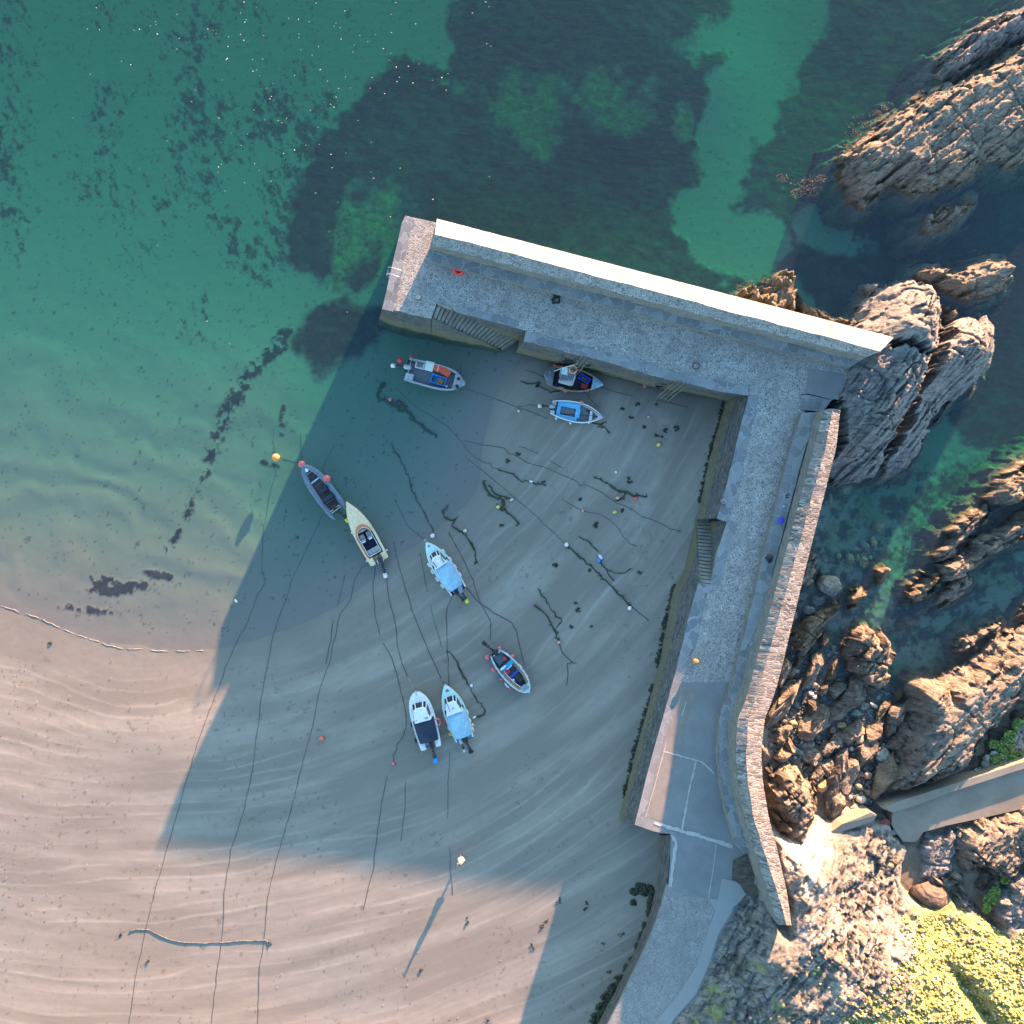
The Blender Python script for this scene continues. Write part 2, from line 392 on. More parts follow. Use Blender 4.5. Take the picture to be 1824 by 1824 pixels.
# ---------------------------------------------------------------- the ground: beach, harbour floor and sea bed
GC = [(-150,1040,0),(0,1083,0),(180,1142,0),(330,1160,0),(450,1140,0),(560,1100,0),(640,1050,0),(720,985,0),(800,925,0),(850,870,0),(860,800,0),(880,720,0),(930,650,0),
 (-150,900,-.5),(0,950,-.32),(200,950,-.4),(400,950,-.5),(550,900,-1.0),(650,850,-1.0),(700,750,-1.45),(600,700,-1.7),(700,620,-2.1),(820,640,-.9),(820,700,-.55),(760,800,-.7),(700,900,-.6),
 (0,700,-.95),(250,700,-1.1),(450,700,-1.1),(0,500,-1.7),(300,500,-2.0),(500,500,-2.2),(0,200,-2.9),(400,200,-3.2),(700,100,-3.8),(650,500,-2.3),(0,-200,-4),(600,-200,-4.4),(1200,-200,-4.6),(1800,-200,-5),
 (900,200,-4.2),(1100,300,-4),(1000,400,-3.5),(1300,100,-3.4),(1350,350,-2.8),(1500,100,-4.5),(1550,400,-3),(1450,480,-2.4),(1750,350,-3.5),(1800,600,-3.5),(1700,750,-3),(1980,300,-3),(1980,700,-3),
 (1550,900,-1.8),(1650,900,-2.1),(1500,1000,-1.0),(1450,1060,-.6),(1620,1000,-1.5),(1620,1150,-.9),(1700,1100,-1.3),(1620,1220,-1.4),(1800,1050,-1.3),(1570,1280,-.45),(1450,1200,-.3),(1450,1320,.0),(1400,1280,.2),(1500,1400,.45),(1560,1440,.9),(1400,1400,1),(1760,1340,1.2),(1824,1300,1.0),(1980,1200,.5),
 (900,520,-2.2),(1200,620,-1),(1350,750,.2),(1380,900,.2),(0,1300,.42),(285,1490,.58),(0,1824,1.25),(300,1700,1.0),(600,1400,.7),(600,1650,1.15),(600,1824,1.35),(900,1500,1.15),(990,1565,1.35),(1000,1824,1.75),(1130,1700,2.2),(900,1300,.75),(900,1100,.45),(1000,900,.35),(1150,1350,1.3),(1130,1480,1.6),(1170,1200,.9),(1200,950,.6),(1250,800,.6),(1100,720,.4),(980,690,.2),(960,650,.05),(300,1300,.4),
 (-150,1824,1.25),(-150,1300,.5),(1400,1700,2.5),(1700,1700,2.5),(1980,1700,2.5),(600,1980,2.2),(-100,1980,2),(1100,1980,3)]
g_smooth = RBF(GC, 2.5)
def ground_z(x, y):
    return float(g_smooth(np.array([x]), np.array([y]))[0])
def GP(px, py, dz=0.0):
    """the point of the ground seen at a photographed point"""
    z = 0.0
    for _ in range(4): q = W(px, py, z); z = ground_z(q[0], q[1])
    return Vector((q[0], q[1], z + dz))

K1 = [(515,480),(508,400),(518,340),(535,300),(560,250),(590,215),(620,185),(660,135),(690,110),(720,92),(760,95),(790,118),(806,100),(798,60),(800,10),(820,-160),(1310,-160),(1310,10),(1250,40),(1230,60),(1215,80),(1240,112),(1270,92),(1290,82),(1300,105),(1262,130),(1265,200),(1250,240),(1245,320),(1200,340),(1190,380),(1215,430),(1240,470),(1290,500),(1340,490),(1330,580),(800,440),(710,395),(690,470),(645,525),(600,520),(540,500)]
K2 = [(535,600),(560,556),(610,535),(690,545),(712,580),(650,640),(605,648),(575,682),(548,650),(530,620)]
K3 = [(1500,-160),(1480,30),(1450,80),(1400,150),(1395,200),(1350,260),(1330,300),(1330,350),(1305,370),(1370,385),(1400,410),(1432,425),(1380,470),(1390,500),(1500,590),(1650,700),(1700,760),(1740,800),(1824,800),(2200,800),(2200,-160)]
def seabed():
    xs = np.concatenate([[-900, -400, -200, -110, -80, -66], np.arange(-60, 60.01, .125), [66, 80, 110, 200, 400, 900]])
    X, Y = np.meshgrid(xs, xs)
    Xc = np.clip(X, -56, 56); Yc = np.clip(Y, -56, 56)
    Z0 = g_smooth(Xc, Yc); Z0 = np.where(Y > 56, Z0 - (Y - 56) * .02, Z0); Z0 = np.clip(Z0, -14, 6)
    px = X * S + 912; py = 912 - Y * S
    # ripples that run along the beach contours
    wob = fbm(X / 7, Y / 7, 3, 3); cx, cy = W(250, 300)[:2]; rad = np.hypot(X - cx, Y - cy); ang_ = np.arctan2(Y - cy, X - cx) * 60; ph = rad / 1.15 + 1.5 * fbm(X / 16, Y / 16, 2, 3) + .42 * fbm(rad / 2.2, ang_ / 7, 4, 5)
    saw = (ph % 1.0); crest = np.exp(-((saw - .5) / .085) ** 2); amp = np.clip(.42 + 1.0 * fbm(rad / 1.8, ang_ / 12, 4, 9), .0, 1)
    beach = sstep(-.05, .25, Z0)
    ph2 = rad / .42 + 1.2 * fbm(rad / 2, ang_ / 6, 3, 6); fine = np.sin(2 * np.pi * ph2) * np.clip(fbm(X / 4, Y / 4, 2, 19) + .2, 0, 1)
    Z = Z0 + beach * (crest * amp * .0085 + fine * .0014) + .012 * fbm(X / 1.1, Y / 1.1, 3, 11) * (1 - beach) + .004 * fbm(X / .5, Y / .5, 2, 12)
    Z += .055 * fbm(X / 9, Y / 9, 3, 21) * sstep(-3, -.3, Z0) * (1 - sstep(-.3, .1, Z0))
    # gentle swell-made bars seen as light and dark streaks in the shallows
    far = px < 640
    bars = np.sin(2 * np.pi * (Y * .24 + X * .09 + 1.2 * wob)); Z += .022 * bars * far * sstep(-2.2, -.9, Z0) * (1 - sstep(-.25, .0, Z0))
    # wheel and foot scuffed patch near the quay
    Z += .02 * fbm(X * 2.4, Y * 2.4, 2, 77) * np.exp(-(((px - 950) / 60) ** 2 + ((py - 1815) / 26) ** 2))
    band = np.clip(crest * amp * .75 + .26 + .85 * fbm(rad / 1.3, ang_ / 10, 5, 41, .6) + .15 * fbm(X / 5, Y / 5, 3, 45), 0, 1) * beach + (1 - beach) * np.clip(.85 + .25 * fbm(X / 4, Y / 4, 4, 42) - .42 * sstep(-.05, .5, fbm(X / 8 + Y / 16, Y / 2.6 - X / 12, 3, 43)) * (px < 620) * sstep(380, 700, py), 0, 1)  # streak term paints sky reflections on the shallows as darker sand
    dfar = np.hypot((px - 1180) / 60, (py - 860) / 200)
    band = np.clip(band + .45 * np.exp(-((px - (1180 - (py - 700) * .12 - 18 * vnoise(py / 60., py * 0, 5))) / 16) ** 2) * (py > 660) * (py < 1040) * np.clip(.5 + fbm(X * 2, Y * 2, 3, 8), 0, 1), 0, 1)
    wet = np.clip(1 - np.maximum(Z0 + .05 * fbm(X / 3, Y / 3, 4, 46), 0) / .38, 0, 1) ** 1.4
    # kelp beds
    wrp = fbm(X / 2.2, Y / 2.2, 5, 51, .62) * 2.6
    k = np.zeros_like(X)
    for P, soft in ((K1, .7), (K2, .8), (K3, .7)):
        d = sdist(X, Y, [W(a, b, -3) for a, b in P]) + wrp * .55
        k = np.maximum(k, sstep(-soft * .5, soft, d))
    def blob(cx, cy, rx, ry, a=0):
        ca, sa = math.cos(a), math.sin(a); u = (px - cx) * ca + (py - cy) * sa; v = -(px - cx) * sa + (py - cy) * ca
        return np.exp(-((u / rx) ** 2 + (v / ry) ** 2))
    hole = blob(655, 380, 70, 110, .5) + blob(600, 430, 14, 90, .1) + 1.0 * blob(930, 150, 75, 75) + blob(1100, 120, 100, 55) + .8 * blob(960, 235, 45, 25) + .6 * blob(1130, 190, 80, 30) + .9 * blob(1232, 190, 22, 50) + .7 * blob(800, 110, 40, 25, .6)
    hn = fbm(X / 1.6, Y / 1.6, 5, 61, .65) * .9 + .1
    grn = np.clip(sstep(.25, .75, hole * (.62 + hn)), 0, 1) * (px < 1320)
    kelp = k * (1 - grn) * (1 - .14 * sstep(.05, .5, fbm(X / 1.3, Y / 1.3, 5, 65, .7) + .5 * fbm(X / 6, Y / 6, 2, 66)))
    kelp *= 1 - np.clip(sstep(.28, .6, (blob(1520, 400, 75, 45, .3) + blob(1470, 385, 40, 30)) * (.75 + hn)), 0, 1)
    # scattered weed over the bay
    dens = sstep(760, 250, py + .45 * (px - 300) * (px < 300) * -1) * (px < 690) * (1 - sstep(560, 700, px) * .6)
    Us = X * .85 + Y * .5; Vs = -X * .5 + Y * .85; sw = fbm(Us / .42 + 3, Vs / .8, 5, 71, .72) * .9 + .75 * fbm(X / 4.2, Y / 6, 4, 72)
    thr = .36 - .16 * dens + .3 * (1 - sstep(0, .4, dens))
    sc = sstep(thr, thr + .34, sw) * sstep(0, .25, dens) * .85
    # a trail of torn weed lying from the kelp to the shallows
    trail = [(505,590),(490,620),(455,655),(430,690),(405,730),(385,780),(370,840),(345,900),(320,950),(300,985)]
    td = np.full(X.shape, 99.)
    for (a, b), (c, d) in zip(trail[:-1], trail[1:]):
        ax, ay = W(a, b, -1)[:2]; bx, by = W(c, d, -1)[:2]; ex, ey = bx - ax, by - ay
        t = np.clip(((X - ax) * ex + (Y - ay) * ey) / (ex * ex + ey * ey), 0, 1); td = np.minimum(td, np.hypot(X - ax - t * ex, Y - ay - t * ey))
    n1 = fbm(X * 1.7, Y * 1.7, 4, 81, .65)
    tr = sstep(.25, .55, np.exp(-(td / 1.0) ** 2) * (.45 + n1) * (1 - .55 * sstep(700, 960, py)) + np.exp(-(td / .25) ** 2) * (.3 + n1) * .8)
    pat = blob(215, 1048, 75, 15, -.08) + .9 * blob(285, 1025, 34, 8, .2) + .55 * blob(130, 1085, 34, 12, .1) + .6 * blob(170, 1030, 40, 16, .3) + .5 * blob(180, 1090, 60, 10, .1) + .7 * blob(497, 740, 10, 60) + .8 * blob(470, 825, 26, 8, .3) + .5 * blob(525, 960, 20, 45, .5) + .5 * blob(560, 945, 12, 14)
    pt = sstep(.42, .62, pat * (.8 + 1.1 * n1))
    spk = sstep(.50, .58, fbm(X * 2.6, Y * 2.6, 3, 91, .6)) * (Z0 < -.05) * .5
    # lagoon floor behind the pier: mottled weed among stones
    lag = sstep(1385, 1420, px) * sstep(800, 850, py) * (1 - sstep(1230, 1300, py))
    ln = fbm(X / 1.0, Y / 1.0, 5, 101, .68); lk = lag * sstep(-.10, .22, ln) ; lg = lag * sstep(-.1, .25, fbm(X / 1.6, Y / 1.6, 5, 103, .65))
    kelp = np.clip(np.maximum.reduce([kelp * (py < 860), sc, tr, pt * .95, spk, lk * .85]), 0, 1)
    grn = np.clip(np.maximum(grn, lg * .8), 0, 1)
    Z += .10 * np.maximum(k * (py < 860), 0) * (.5 + .5 * fbm(X / .9, Y / .9, 3, 111)) + .03 * np.maximum(tr, pt)
    mott = np.clip(sstep(.58, .66, fbm(X * 3.1, Y * 3.1, 2, 121)) * beach * sstep(-.05, .3, fbm(X / 6, Y / 6, 3, 122) + .25 * (py > 1600) + .35 * ((px < 260) & (py < 1500))), 0, 1) * .5
    sh = sstep(1385, 1420, px) * sstep(1180, 1260, py) * (.55 + .45 * fbm(X * 2, Y * 2, 3, 131)); mott = np.maximum(mott, np.clip(sh, 0, 1))
    Z += .10 * fbm(X * 1.5, Y * 1.5, 4, 132) * (px > 1400) * (py > 800)
    me = grid_mesh("ground", X, Y, Z, None, {"band": band, "kelp": kelp, "wet": wet, "mott": mott, "grn": grn})
    return tag(link("ground", me, M_SAND), "rippled beach sand running down under the shallow sea", kind="structure")
seabed()

def m_water():
    m = bpy.data.materials.new("sea_water"); m.use_nodes = True; n = m.node_tree
    for x in list(n.nodes):
        if x.type == 'BSDF_PRINCIPLED': n.nodes.remove(x)
    out = [x for x in n.nodes if x.type == 'OUTPUT_MATERIAL'][0]
    v = coords(n, 'pos', (1, 2.2, 1), (0, 0, .35)); fr = N(n, "ShaderNodeFresnel"); fr.inputs[0].default_value = 1.33
    b = N(n, "ShaderNodeBump"); b.inputs["Strength"].default_value = .55; b.inputs["Distance"].default_value = .06
    h = math_(n, 'ADD', math_(n, 'MULTIPLY', noise(n, v, .9, 3, .5), 1.2), noise(n, v, 3.4, 4, .6)); L(n, h, b.inputs["Height"])
    L(n, b.outputs[0], fr.inputs["Normal"])
    tr = N(n, "ShaderNodeBsdfTransparent"); tr.inputs[0].default_value = (.97, .96, .95, 1); gl = N(n, "ShaderNodeBsdfGlossy"); gl.inputs["Roughness"].default_value = .06; L(n, b.outputs[0], gl.inputs["Normal"])
    df = N(n, "ShaderNodeBsdfDiffuse"); df.inputs["Color"].default_value = (.14, .20, .33, 1); L(n, b.outputs[0], df.inputs["Normal"])
    m1 = N(n, "ShaderNodeMixShader"); m1.inputs[0].default_value = .075; L(n, tr.outputs[0], m1.inputs[1]); L(n, df.outputs[0], m1.inputs[2])
    m2 = N(n, "ShaderNodeMixShader"); m2.inputs[0].default_value = .035; L(n, m1.outputs[0], m2.inputs[1]); L(n, gl.outputs[0], m2.inputs[2])
    L(n, m2.outputs[0], out.inputs["Surface"])
    ab = N(n, "ShaderNodeVolumeAbsorption"); ab.inputs["Color"].default_value = (.0, .82, .65, 1); ab.inputs["Density"].default_value = .25
    L(n, ab.outputs[0], out.inputs["Volume"]); return m
M_WATER = m_water()
wb = MB(); wb.box((0, 0, -10), (1700, 1700, 20)); wo = wb.build("sea_water", M_WATER); tag(wo, "clear green-blue sea water over sand and weed", kind="structure")

# ---------------------------------------------------------------- the harbour pier
def ip(tab, y): return float(np.interp(y, [t[0] for t in tab], [t[1] for t in tab]))
def strip(name, rails, mat, parent, jit=0.0, sub=1, sm=False, jz=0.0, seed=1):
    """faces between successive rails, with metres along and across as UV"""
    r = random.Random(seed); R = [[Vector(p) for p in rail] for rail in rails]
    if sub > 1:
        R2 = []
        for rail in R:
            q = []
            for a, b in zip(rail[:-1], rail[1:]):
                for i in range(sub): q.append(a.lerp(b, i / sub))
            q.append(rail[-1]); R2.append(q)
        R = R2
    if jit or jz:
        R = [[p + Vector((r.uniform(-jit, jit), r.uniform(-jit, jit), r.uniform(-jz, jz))) for p in rail] for rail in R]
    mb = MB().loft(R); me = bpy.data.meshes.new(name); me.from_pydata(mb.v, [], mb.f); me.update()
    n = len(R[0]); us = [[0.0] for _ in R]
    for i, rail in enumerate(R):
        for a, b in zip(rail[:-1], rail[1:]): us[i].append(us[i][-1] + (b - a).length)
    vs = [0.0]
    for a, b in zip(R[:-1], R[1:]): vs.append(vs[-1] + (a[n // 2] - b[n // 2]).length)
    uv = me.uv_layers.new(name="UVMap")
    for p in me.polygons:
        for li in p.loop_indices:
            vi = me.loops[li].vertex_index; uv.data[li].uv = (us[vi // n][vi % n], vs[vi // n])
    if sm: smooth(me)
    return link(name, me, mat, parent)

pier = empty("harbour_pier", (0, 0, 0), 0, "long stone harbour pier bending round the moored boats, with cobbled deck", "pier")
NA = 40
def nrail(w_, e_, z): return [WV(w_[0] + (e_[0] - w_[0]) * t, w_[1] + (e_[1] - w_[1]) * t, z) for t in np.linspace(0, 1, NA)]
rN = nrail((778.4, 389.7), (1592, 601), 7.88); rR = nrail((774.5, 416), (1568, 625), 8.38); rS = nrail((768, 437), (1545, 637), 7.93)
rB = nrail((764.5, 446), (1530, 644), 6.1); rF = nrail((759.5, 464), (1513, 655), 6.05); rD = nrail((759.5, 468), (1511, 659), 5.08)
rNb = [p + Vector((-.12, .5, -12)) for p in rN]
def wob(rail, a, s): return [p + Vector((0, a * vnoise(i * .7, 0 * i, s), a * .4 * vnoise(i * .5, 3 + 0 * i, s))) for i, p in enumerate(rail)]
rR = wob(rR, .06, 1); rS = wob(rS, .07, 2); rB = wob(rB, .06, 3); rF = wob(rF, .08, 4)
strip("outer_wall", [rNb, rN], M_WALL, pier, .03)
strip("pale_top", [rN, rR], M_PALE, pier, .0, 2, jz=.008)  # pale stone; its white comes from the slope facing the sun
strip("cobbled_ridge_side", [rR, rS], M_COB2, pier, .0, 2, jz=.008)
strip("parapet_face", [rS, rB], M_FACE, pier, .03, 2)
strip("slate_ledge", [rB, rF], M_FLAG, pier, 0, 2)
strip("ledge_riser", [rF, rD], M_FACE, pier, .03, 2)
# end of the parapet and its ledge
mb = MB()
mb.add([rNb[0], rN[0], rR[0], rS[0], rB[0], rF[0], rD[0], rD[0] + Vector((0, 0, -9))], [(0, 1, 2, 3, 4, 7), (4, 5, 6, 7)])
mb.build("parapet_end", M_FACE, pier); mb = MB()
mb.add([rNb[-1], rN[-1], rR[-1], rS[-1], rB[-1], rF[-1], rD[-1], rD[-1] + Vector((0, 0, -9))], [(0, 1, 2, 3, 4, 7), (4, 5, 6, 7)])
mb.build("parapet_end", M_FACE, pier)
# deck
def zdeck(py): return float(np.interp(py, [380, 704, 1000, 1200, 1300, 1480, 1620, 1824, 1900], [5.1, 5.1, 4.8, 4.3, 4.4, 4.85, 4.9, 5.1, 5.2]))
def D(px, py, dz=0.0): return WV(px, py, zdeck(py) + dz)
def flat(name, pts, mat, dz=0.0, th=.25, parent=pier):
    P = [D(a, b, dz) for a, b in pts]; m_ = MB(); m_.prism([(p.x, p.y) for p in P], [p.z - th for p in P], [p.z for p in P]); return m_.build(name, mat, parent)
NW_EDGE = [(721.7,384),(716,397),(706,440),(694,492),(688,520),(680.6,550)]
S1 = [(680.6,550),(706,553),(728,559),(749,564),(768.5,567)]
ST_IN = [(778,539),(805,551),(816,556),(870,570),(923,584),(938,589)]
S2 = [(933,608),(975,617),(1003,625),(1031,632),(1070,642),(1108,652),(1140,662),(1174,672),(1224,683),(1262,692),(1300,700),(1334,704)]
WE = [(1334,704),(1322,748),(1311,792),(1303,830),(1293.5,866),(1285,895),(1296,926)]
WE1 = [(1334,704),(1322,748),(1311,792),(1303,830),(1293.5,866),(1284,900),(1277,924)]
WE2 = [(1296,926),(1280,975),(1270.5,1013),(1266,1041)]
WE3 = [(1244,1038),(1230,1087),(1218,1138),(1204,1194),(1183,1270.6),(1164.4,1336),(1152,1382),(1133.7,1457),(1130.4,1469)]
SE = [(1130.4,1469),(1164.4,1481),(1195,1486)]
BF = [(702,1436),(735,1428),(800,1407),(1000,1357),(1200,1308),(1281,1281),(1336,1278),(1391,1283),(1457,1297),(1505,1312),(1520,1330)]
def bf(y): return ip(BF, y)
deckN = NW_EDGE + S1[1:] + ST_IN + S2 + [(1400,708),(1440,700),(1494,712),(1512,668),(1524,640),(766,452),(776,396)]
flat("cobbled_deck", deckN, M_COB, 0, .3)
yE = [715, 760, 800, 900, 1000, 1100, 1215]
deckE = [(1334,704)] + WE1[1:] + WE2 + WE3[:4] + [(1199,1215)] + [(bf(y) + 4, y) for y in (1215, 1100, 1000, 900, 800, 735)] + [(1440,704)]
flat("cobbled_deck", deckE, M_COB, -.004, .3)
slabs = [(1199,1215),(1183,1270.6),(1164.4,1336),(1152,1382),(1133.7,1457),(1130.4,1469),(1164.4,1481),(1195,1486)]
flat("concrete_deck", slabs + [(1193,1540),(1190,1580),(1230,1597),(1280,1604),(1300,1575),(1318,1545),(1338,1540),(1334,1520)] + [(bf(y) + 4, y) for y in (1505, 1457, 1391, 1336, 1281, 1215)], M_SLAB, 0, .3)
# ribbed strip and paler slabs along the harbour edge of the concrete
flat("ribbed_strip", [(1212,1218),(1196,1270),(1179,1334),(1167,1382),(1149,1455),(1180,1463),(1199,1382),(1211,1334),(1228,1270),(1243,1222)], M_RIB, .004, .05)
flat("junction_slab", [(1441,656),(1497,664),(1506,668),(1494,700),(1484,712),(1434,700)], M_SLAB, .006, .05)
flat("junction_slab", [(1432,702),(1482,712),(1466,733),(1424,730)], M_FLAG, .03, .1)
# flagstones along the quay edges
def inner(edge, wid, sgn, seed):
    r = random.Random(seed); out = []
    for i, (x, y) in enumerate(edge):
        a = edge[max(0, i - 1)]; b = edge[min(len(edge) - 1, i + 1)]; tx, ty = b[0] - a[0], b[1] - a[1]; l = math.hypot(tx, ty)
        out.append((x - ty / l * wid * sgn * r.uniform(.88, 1.14), y + tx / l * wid * sgn * r.uniform(.88, 1.14)))
    return out
def dens(e, n=5):
    o = []
    for a, b in zip(e[:-1], e[1:]):
        for i in range(n): t = i / n; o.append((a[0] + (b[0] - a[0]) * t, a[1] + (b[1] - a[1]) * t))
    return o + [e[-1]]
def flags(edge, wid, sgn, seed, dz=.02):
    e = dens(edge); i = inner(e, wid, sgn, seed); strip("edge_flagstones", [[D(a, b, dz) for a, b in e], [D(a, b, dz) for a, b in i], [D(a, b, -.03) for a, b in i]], M_FLAG, pier)
flags(S2, 17, -1, 3); flags(WE1, 20, -1, 4); flags(WE2, 18, -1, 5); flags(WE3[:4], 22, -1, 6); flags([(818,557),(870,571),(920,584)], 13, -1, 7); flags(NW_EDGE, 20, -1, 8)
flags(WE3[3:], 13, -1, 9, .03)
# mortar joints in the concrete
def joint(pts, wd, seed):
    r = random.Random(seed); e = dens(pts, 6); a = []; b = []
    for i, (x, y) in enumerate(e):
        p = e[max(0, i - 1)]; q = e[min(len(e) - 1, i + 1)]; tx, ty = q[0] - p[0], q[1] - p[1]; l = math.hypot(tx, ty); w1 = wd * r.uniform(.4, 1.3); w2 = wd * r.uniform(.4, 1.3)
        a.append(D(x - ty / l * w1, y + tx / l * w1, .012)); b.append(D(x + ty / l * w2, y - tx / l * w2, .012))
    strip("mortar_joint", [a, b], M_JOINT, pier)
joint([(1181,1338),(1200,1343),(1228,1351),(1250,1357),(1262,1368),(1272,1378)], 1.6, 1)
joint([(1240,1354),(1236,1375),(1228,1405),(1222,1440),(1216,1470),(1214,1480)], 1.5, 2)
joint([(1165,1466),(1195,1474),(1220,1482),(1250,1490),(1280,1500),(1305,1508)], 3.4, 3)
joint([(1196,1487),(1204,1500),(1199,1540),(1194,1580)], 3.0, 4)
joint([(1215,1275),(1222,1250)], .8, 5); joint([(1276,1500),(1270,1550),(1262,1600)], .7, 6)
joint([(1196,1275),(1184,1334),(1170,1386),(1150,1456)], .8, 7)
# walls down to the sand
def wallface(top, base, name="quay_wall", zb=None, mat=None):
    """top: deck points (px,py[,z]); base: where the foot is seen on sand or sea"""
    T = [D(p[0], p[1]) if len(p) == 2 else WV(*p) for p in top]; B_ = []
    for p in base:
        g = GP(*p[:2]); g.z = max(g.z, 0.0); q = WV(p[0], p[1], g.z); B_.append(q)
    M1 = [t.lerp(b, .55) + (b - t).cross(Vector((0, 0, 1))).normalized() * 0 + Vector((0, 0, .0)) for t, b in zip(T, B_)]
    M1 = [Vector((m.x * .88 + b.x * .12, m.y * .88 + b.y * .12, m.z)) for m, b in zip(M1, B_)]
    F_ = [b + (b - t).normalized() * 3.5 for t, b in zip(T, B_)]
    strip(name, [T, M1, B_, F_], mat or M_WALL, pier, .045, 3, seed=len(T))
wallface(NW_EDGE, [(725,386),(719,398),(710,441),(698,492),(690,530),(676,569)])
wallface(S1, [(675.6,570),(702,582),(722,588),(745,593),(768,598)])
wallface(S2, [(917.5,629),(960,641),(990,649),(1018,654),(1053,661),(1090,672),(1125,681),(1160,690),(1210,698),(1240,704),(1265,710),(1291,714)])
wallface(WE1, [(1291,714),(1280,757),(1271,790),(1262,823),(1253,863),(1246,900),(1240,924)])
wallface(WE3 + [(1148,1474)], [(1206,1040),(1199,1048),(1186,1118),(1176,1170),(1150,1275),(1130,1347),(1117,1400),(1102,1455),(1108,1462),(1140,1474)])
wallface([(1148,1474),(1164.4,1481),(1195,1486)], [(1140,1474),(1158,1480),(1174,1484)])
RW = [(1195,1487),(1192,1530),(1188,1575),(1178,1610),(1168,1643),(1150,1688),(1129,1731),(1106,1778),(1083,1824),(1040,1900)]
wallface(RW, [(1174,1487),(1171,1530),(1168,1580),(1160,1612),(1151,1645),(1133,1690),(1112,1731),(1091,1774),(1066,1820),(1022,1900)])
# road below the pier and its smooth gutter
GL = [(1262,1600),(1274,1622),(1258.6,1665),(1241,1720),(1206,1773),(1164,1824),(1100,1900)]
GR = [(1310,1605),(1303,1625),(1280.6,1661),(1263,1716),(1240,1770),(1200,1815),(1150,1900)]
road = flat("road", RW[2:] + [(1100,1900)] + GL[::-1][1:] + [(1262,1590),(1230,1590)], M_ROUGH, -.006, .3, None); tag(road, "worn rough road climbing from the foot of the pier", kind="structure")
gut = strip("gutter", [[D(a, b, .02) for a, b in GL], [D(a, b, .05) for a, b in GR], [D(a + 6, b + 2, -.4) for a, b in GR]], M_GUT, None, 0, 4); tag(gut, "smooth pale gutter along the uphill side of the road", kind="structure")
flat("drain_slab", [(1286,1565),(1322,1572),(1332,1590),(1312,1612),(1300,1620),(1276,1610)], M_GUT, .03, .2)
flat("rock_outcrop", [(1304,1566),(1306,1534),(1330,1522),(1342,1540),(1364,1592),(1350,1600),(1328,1592),(1318,1576)], M_ROCK4, .10, .8)
# flight of steps into the harbour, north arm
def stairs(o0, o1, i0, i1, n, name="stairs"):
    """outer and inner edges run from the top point to the foot; (px,py,z)"""
    O0, O1, I0, I1 = [WV(*p) for p in (o0, o1, i0, i1)]; m_ = MB(); g_ = MB()
    sh = (I0 - O0).normalized() * .12
    for k in range(n):
        a, b = k / n, (k + 1) / n; z = O0.z + (O1.z - O0.z) * (k + .6) / n
        q = [O0.lerp(O1, a) + sh, O0.lerp(O1, b) + sh, I0.lerp(I1, b) + sh * 2, I0.lerp(I1, a) + sh * 2]
        m_.prism([(v.x, v.y) for v in q], z - 3.0, z)
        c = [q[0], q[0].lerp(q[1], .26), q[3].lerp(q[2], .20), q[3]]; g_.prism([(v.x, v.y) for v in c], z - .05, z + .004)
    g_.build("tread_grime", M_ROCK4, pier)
    return m_.build(name, M_STEP, pier)
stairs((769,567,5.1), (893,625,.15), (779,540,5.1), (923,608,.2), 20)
A = [WV(769,567,5.12), WV(810,586,3.5), WV(852,605.5,1.9), WV(893,625,.2)]
Bw = [WV(768,598,0), WV(800,607,0), WV(845,616,0), WV(893.6,625.5,0)]
Cw = [b + Vector((0, -.3, -3)) for b in Bw]
A2 = [a + Vector((.06, .26, .02)) for a in A]; A3 = [a + Vector((0, 0, -1.5)) for a in A2]
strip("stair_wall", [A3, A2, A, Bw, Cw], M_WALL, pier, .02, 4)
T_ = [D(a, b) for a, b in ST_IN]; I_ = []
for k, t in enumerate((0, .19, .27, .62, .97, 1.08)): p = WV(779,540,5.1).lerp(WV(923,608,.2), t); I_.append(Vector((p.x, p.y, p.z - .8)))
I_[0].z = 4.5
strip("stair_back_wall", [T_, I_], M_WALL, pier, .02, 4)
strip("stair_back_wall", [[D(938,589), D(933,608)], [WV(923,606,-.6), WV(917.5,629,-.6)]], M_WALL, pier, .02, 3)
flat("stair_kerb", [(778,538.5),(806,548),(804,552),(779,541.5)], M_STEP, .12, .3)
# flight of steps in the east arm
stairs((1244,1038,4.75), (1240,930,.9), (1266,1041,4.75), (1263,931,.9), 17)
m_ = MB(); q = [WV(1239,936,.9), WV(1263,936,.9), WV(1262,921,.9), WV(1240,920,.9)]; m_.prism([(v.x, v.y) for v in q], -.5, .85); m_.build("landing", M_STEP, pier)
O_ = [WV(1244,1039,4.78), WV(1243,1010,3.75), WV(1241,970,2.3), WV(1239,936,1.05), WV(1239,921,.95)]
Bo = [WV(1206,1040,.75), WV(1219,1015,.7), WV(1229,975,.65), WV(1237,935,.62), WV(1238.5,922,.62)]
strip("stair_wall", [[o + Vector((.22, 0, -1)) for o in O_], [o + Vector((.22, 0, 0)) for o in O_], O_, Bo, [b + Vector((-.2, 0, -2)) for b in Bo]], M_WALL, pier, .02, 4)
T_ = [D(a, b) for a, b in WE2]; I_ = [WV(1263.5,930,.6), WV(1264.5,975,2.0), WV(1265.5,1013,3.3), WV(1266,1040,4.0)]
strip("stair_back_wall", [T_, I_], M_WALL, pier, .03, 4)
strip("stair_back_wall", [[D(1276,923.5), D(1296,926)], [WV(1239,921.5,.3), WV(1263,923,.3)]], M_WALL, pier, .02, 3)

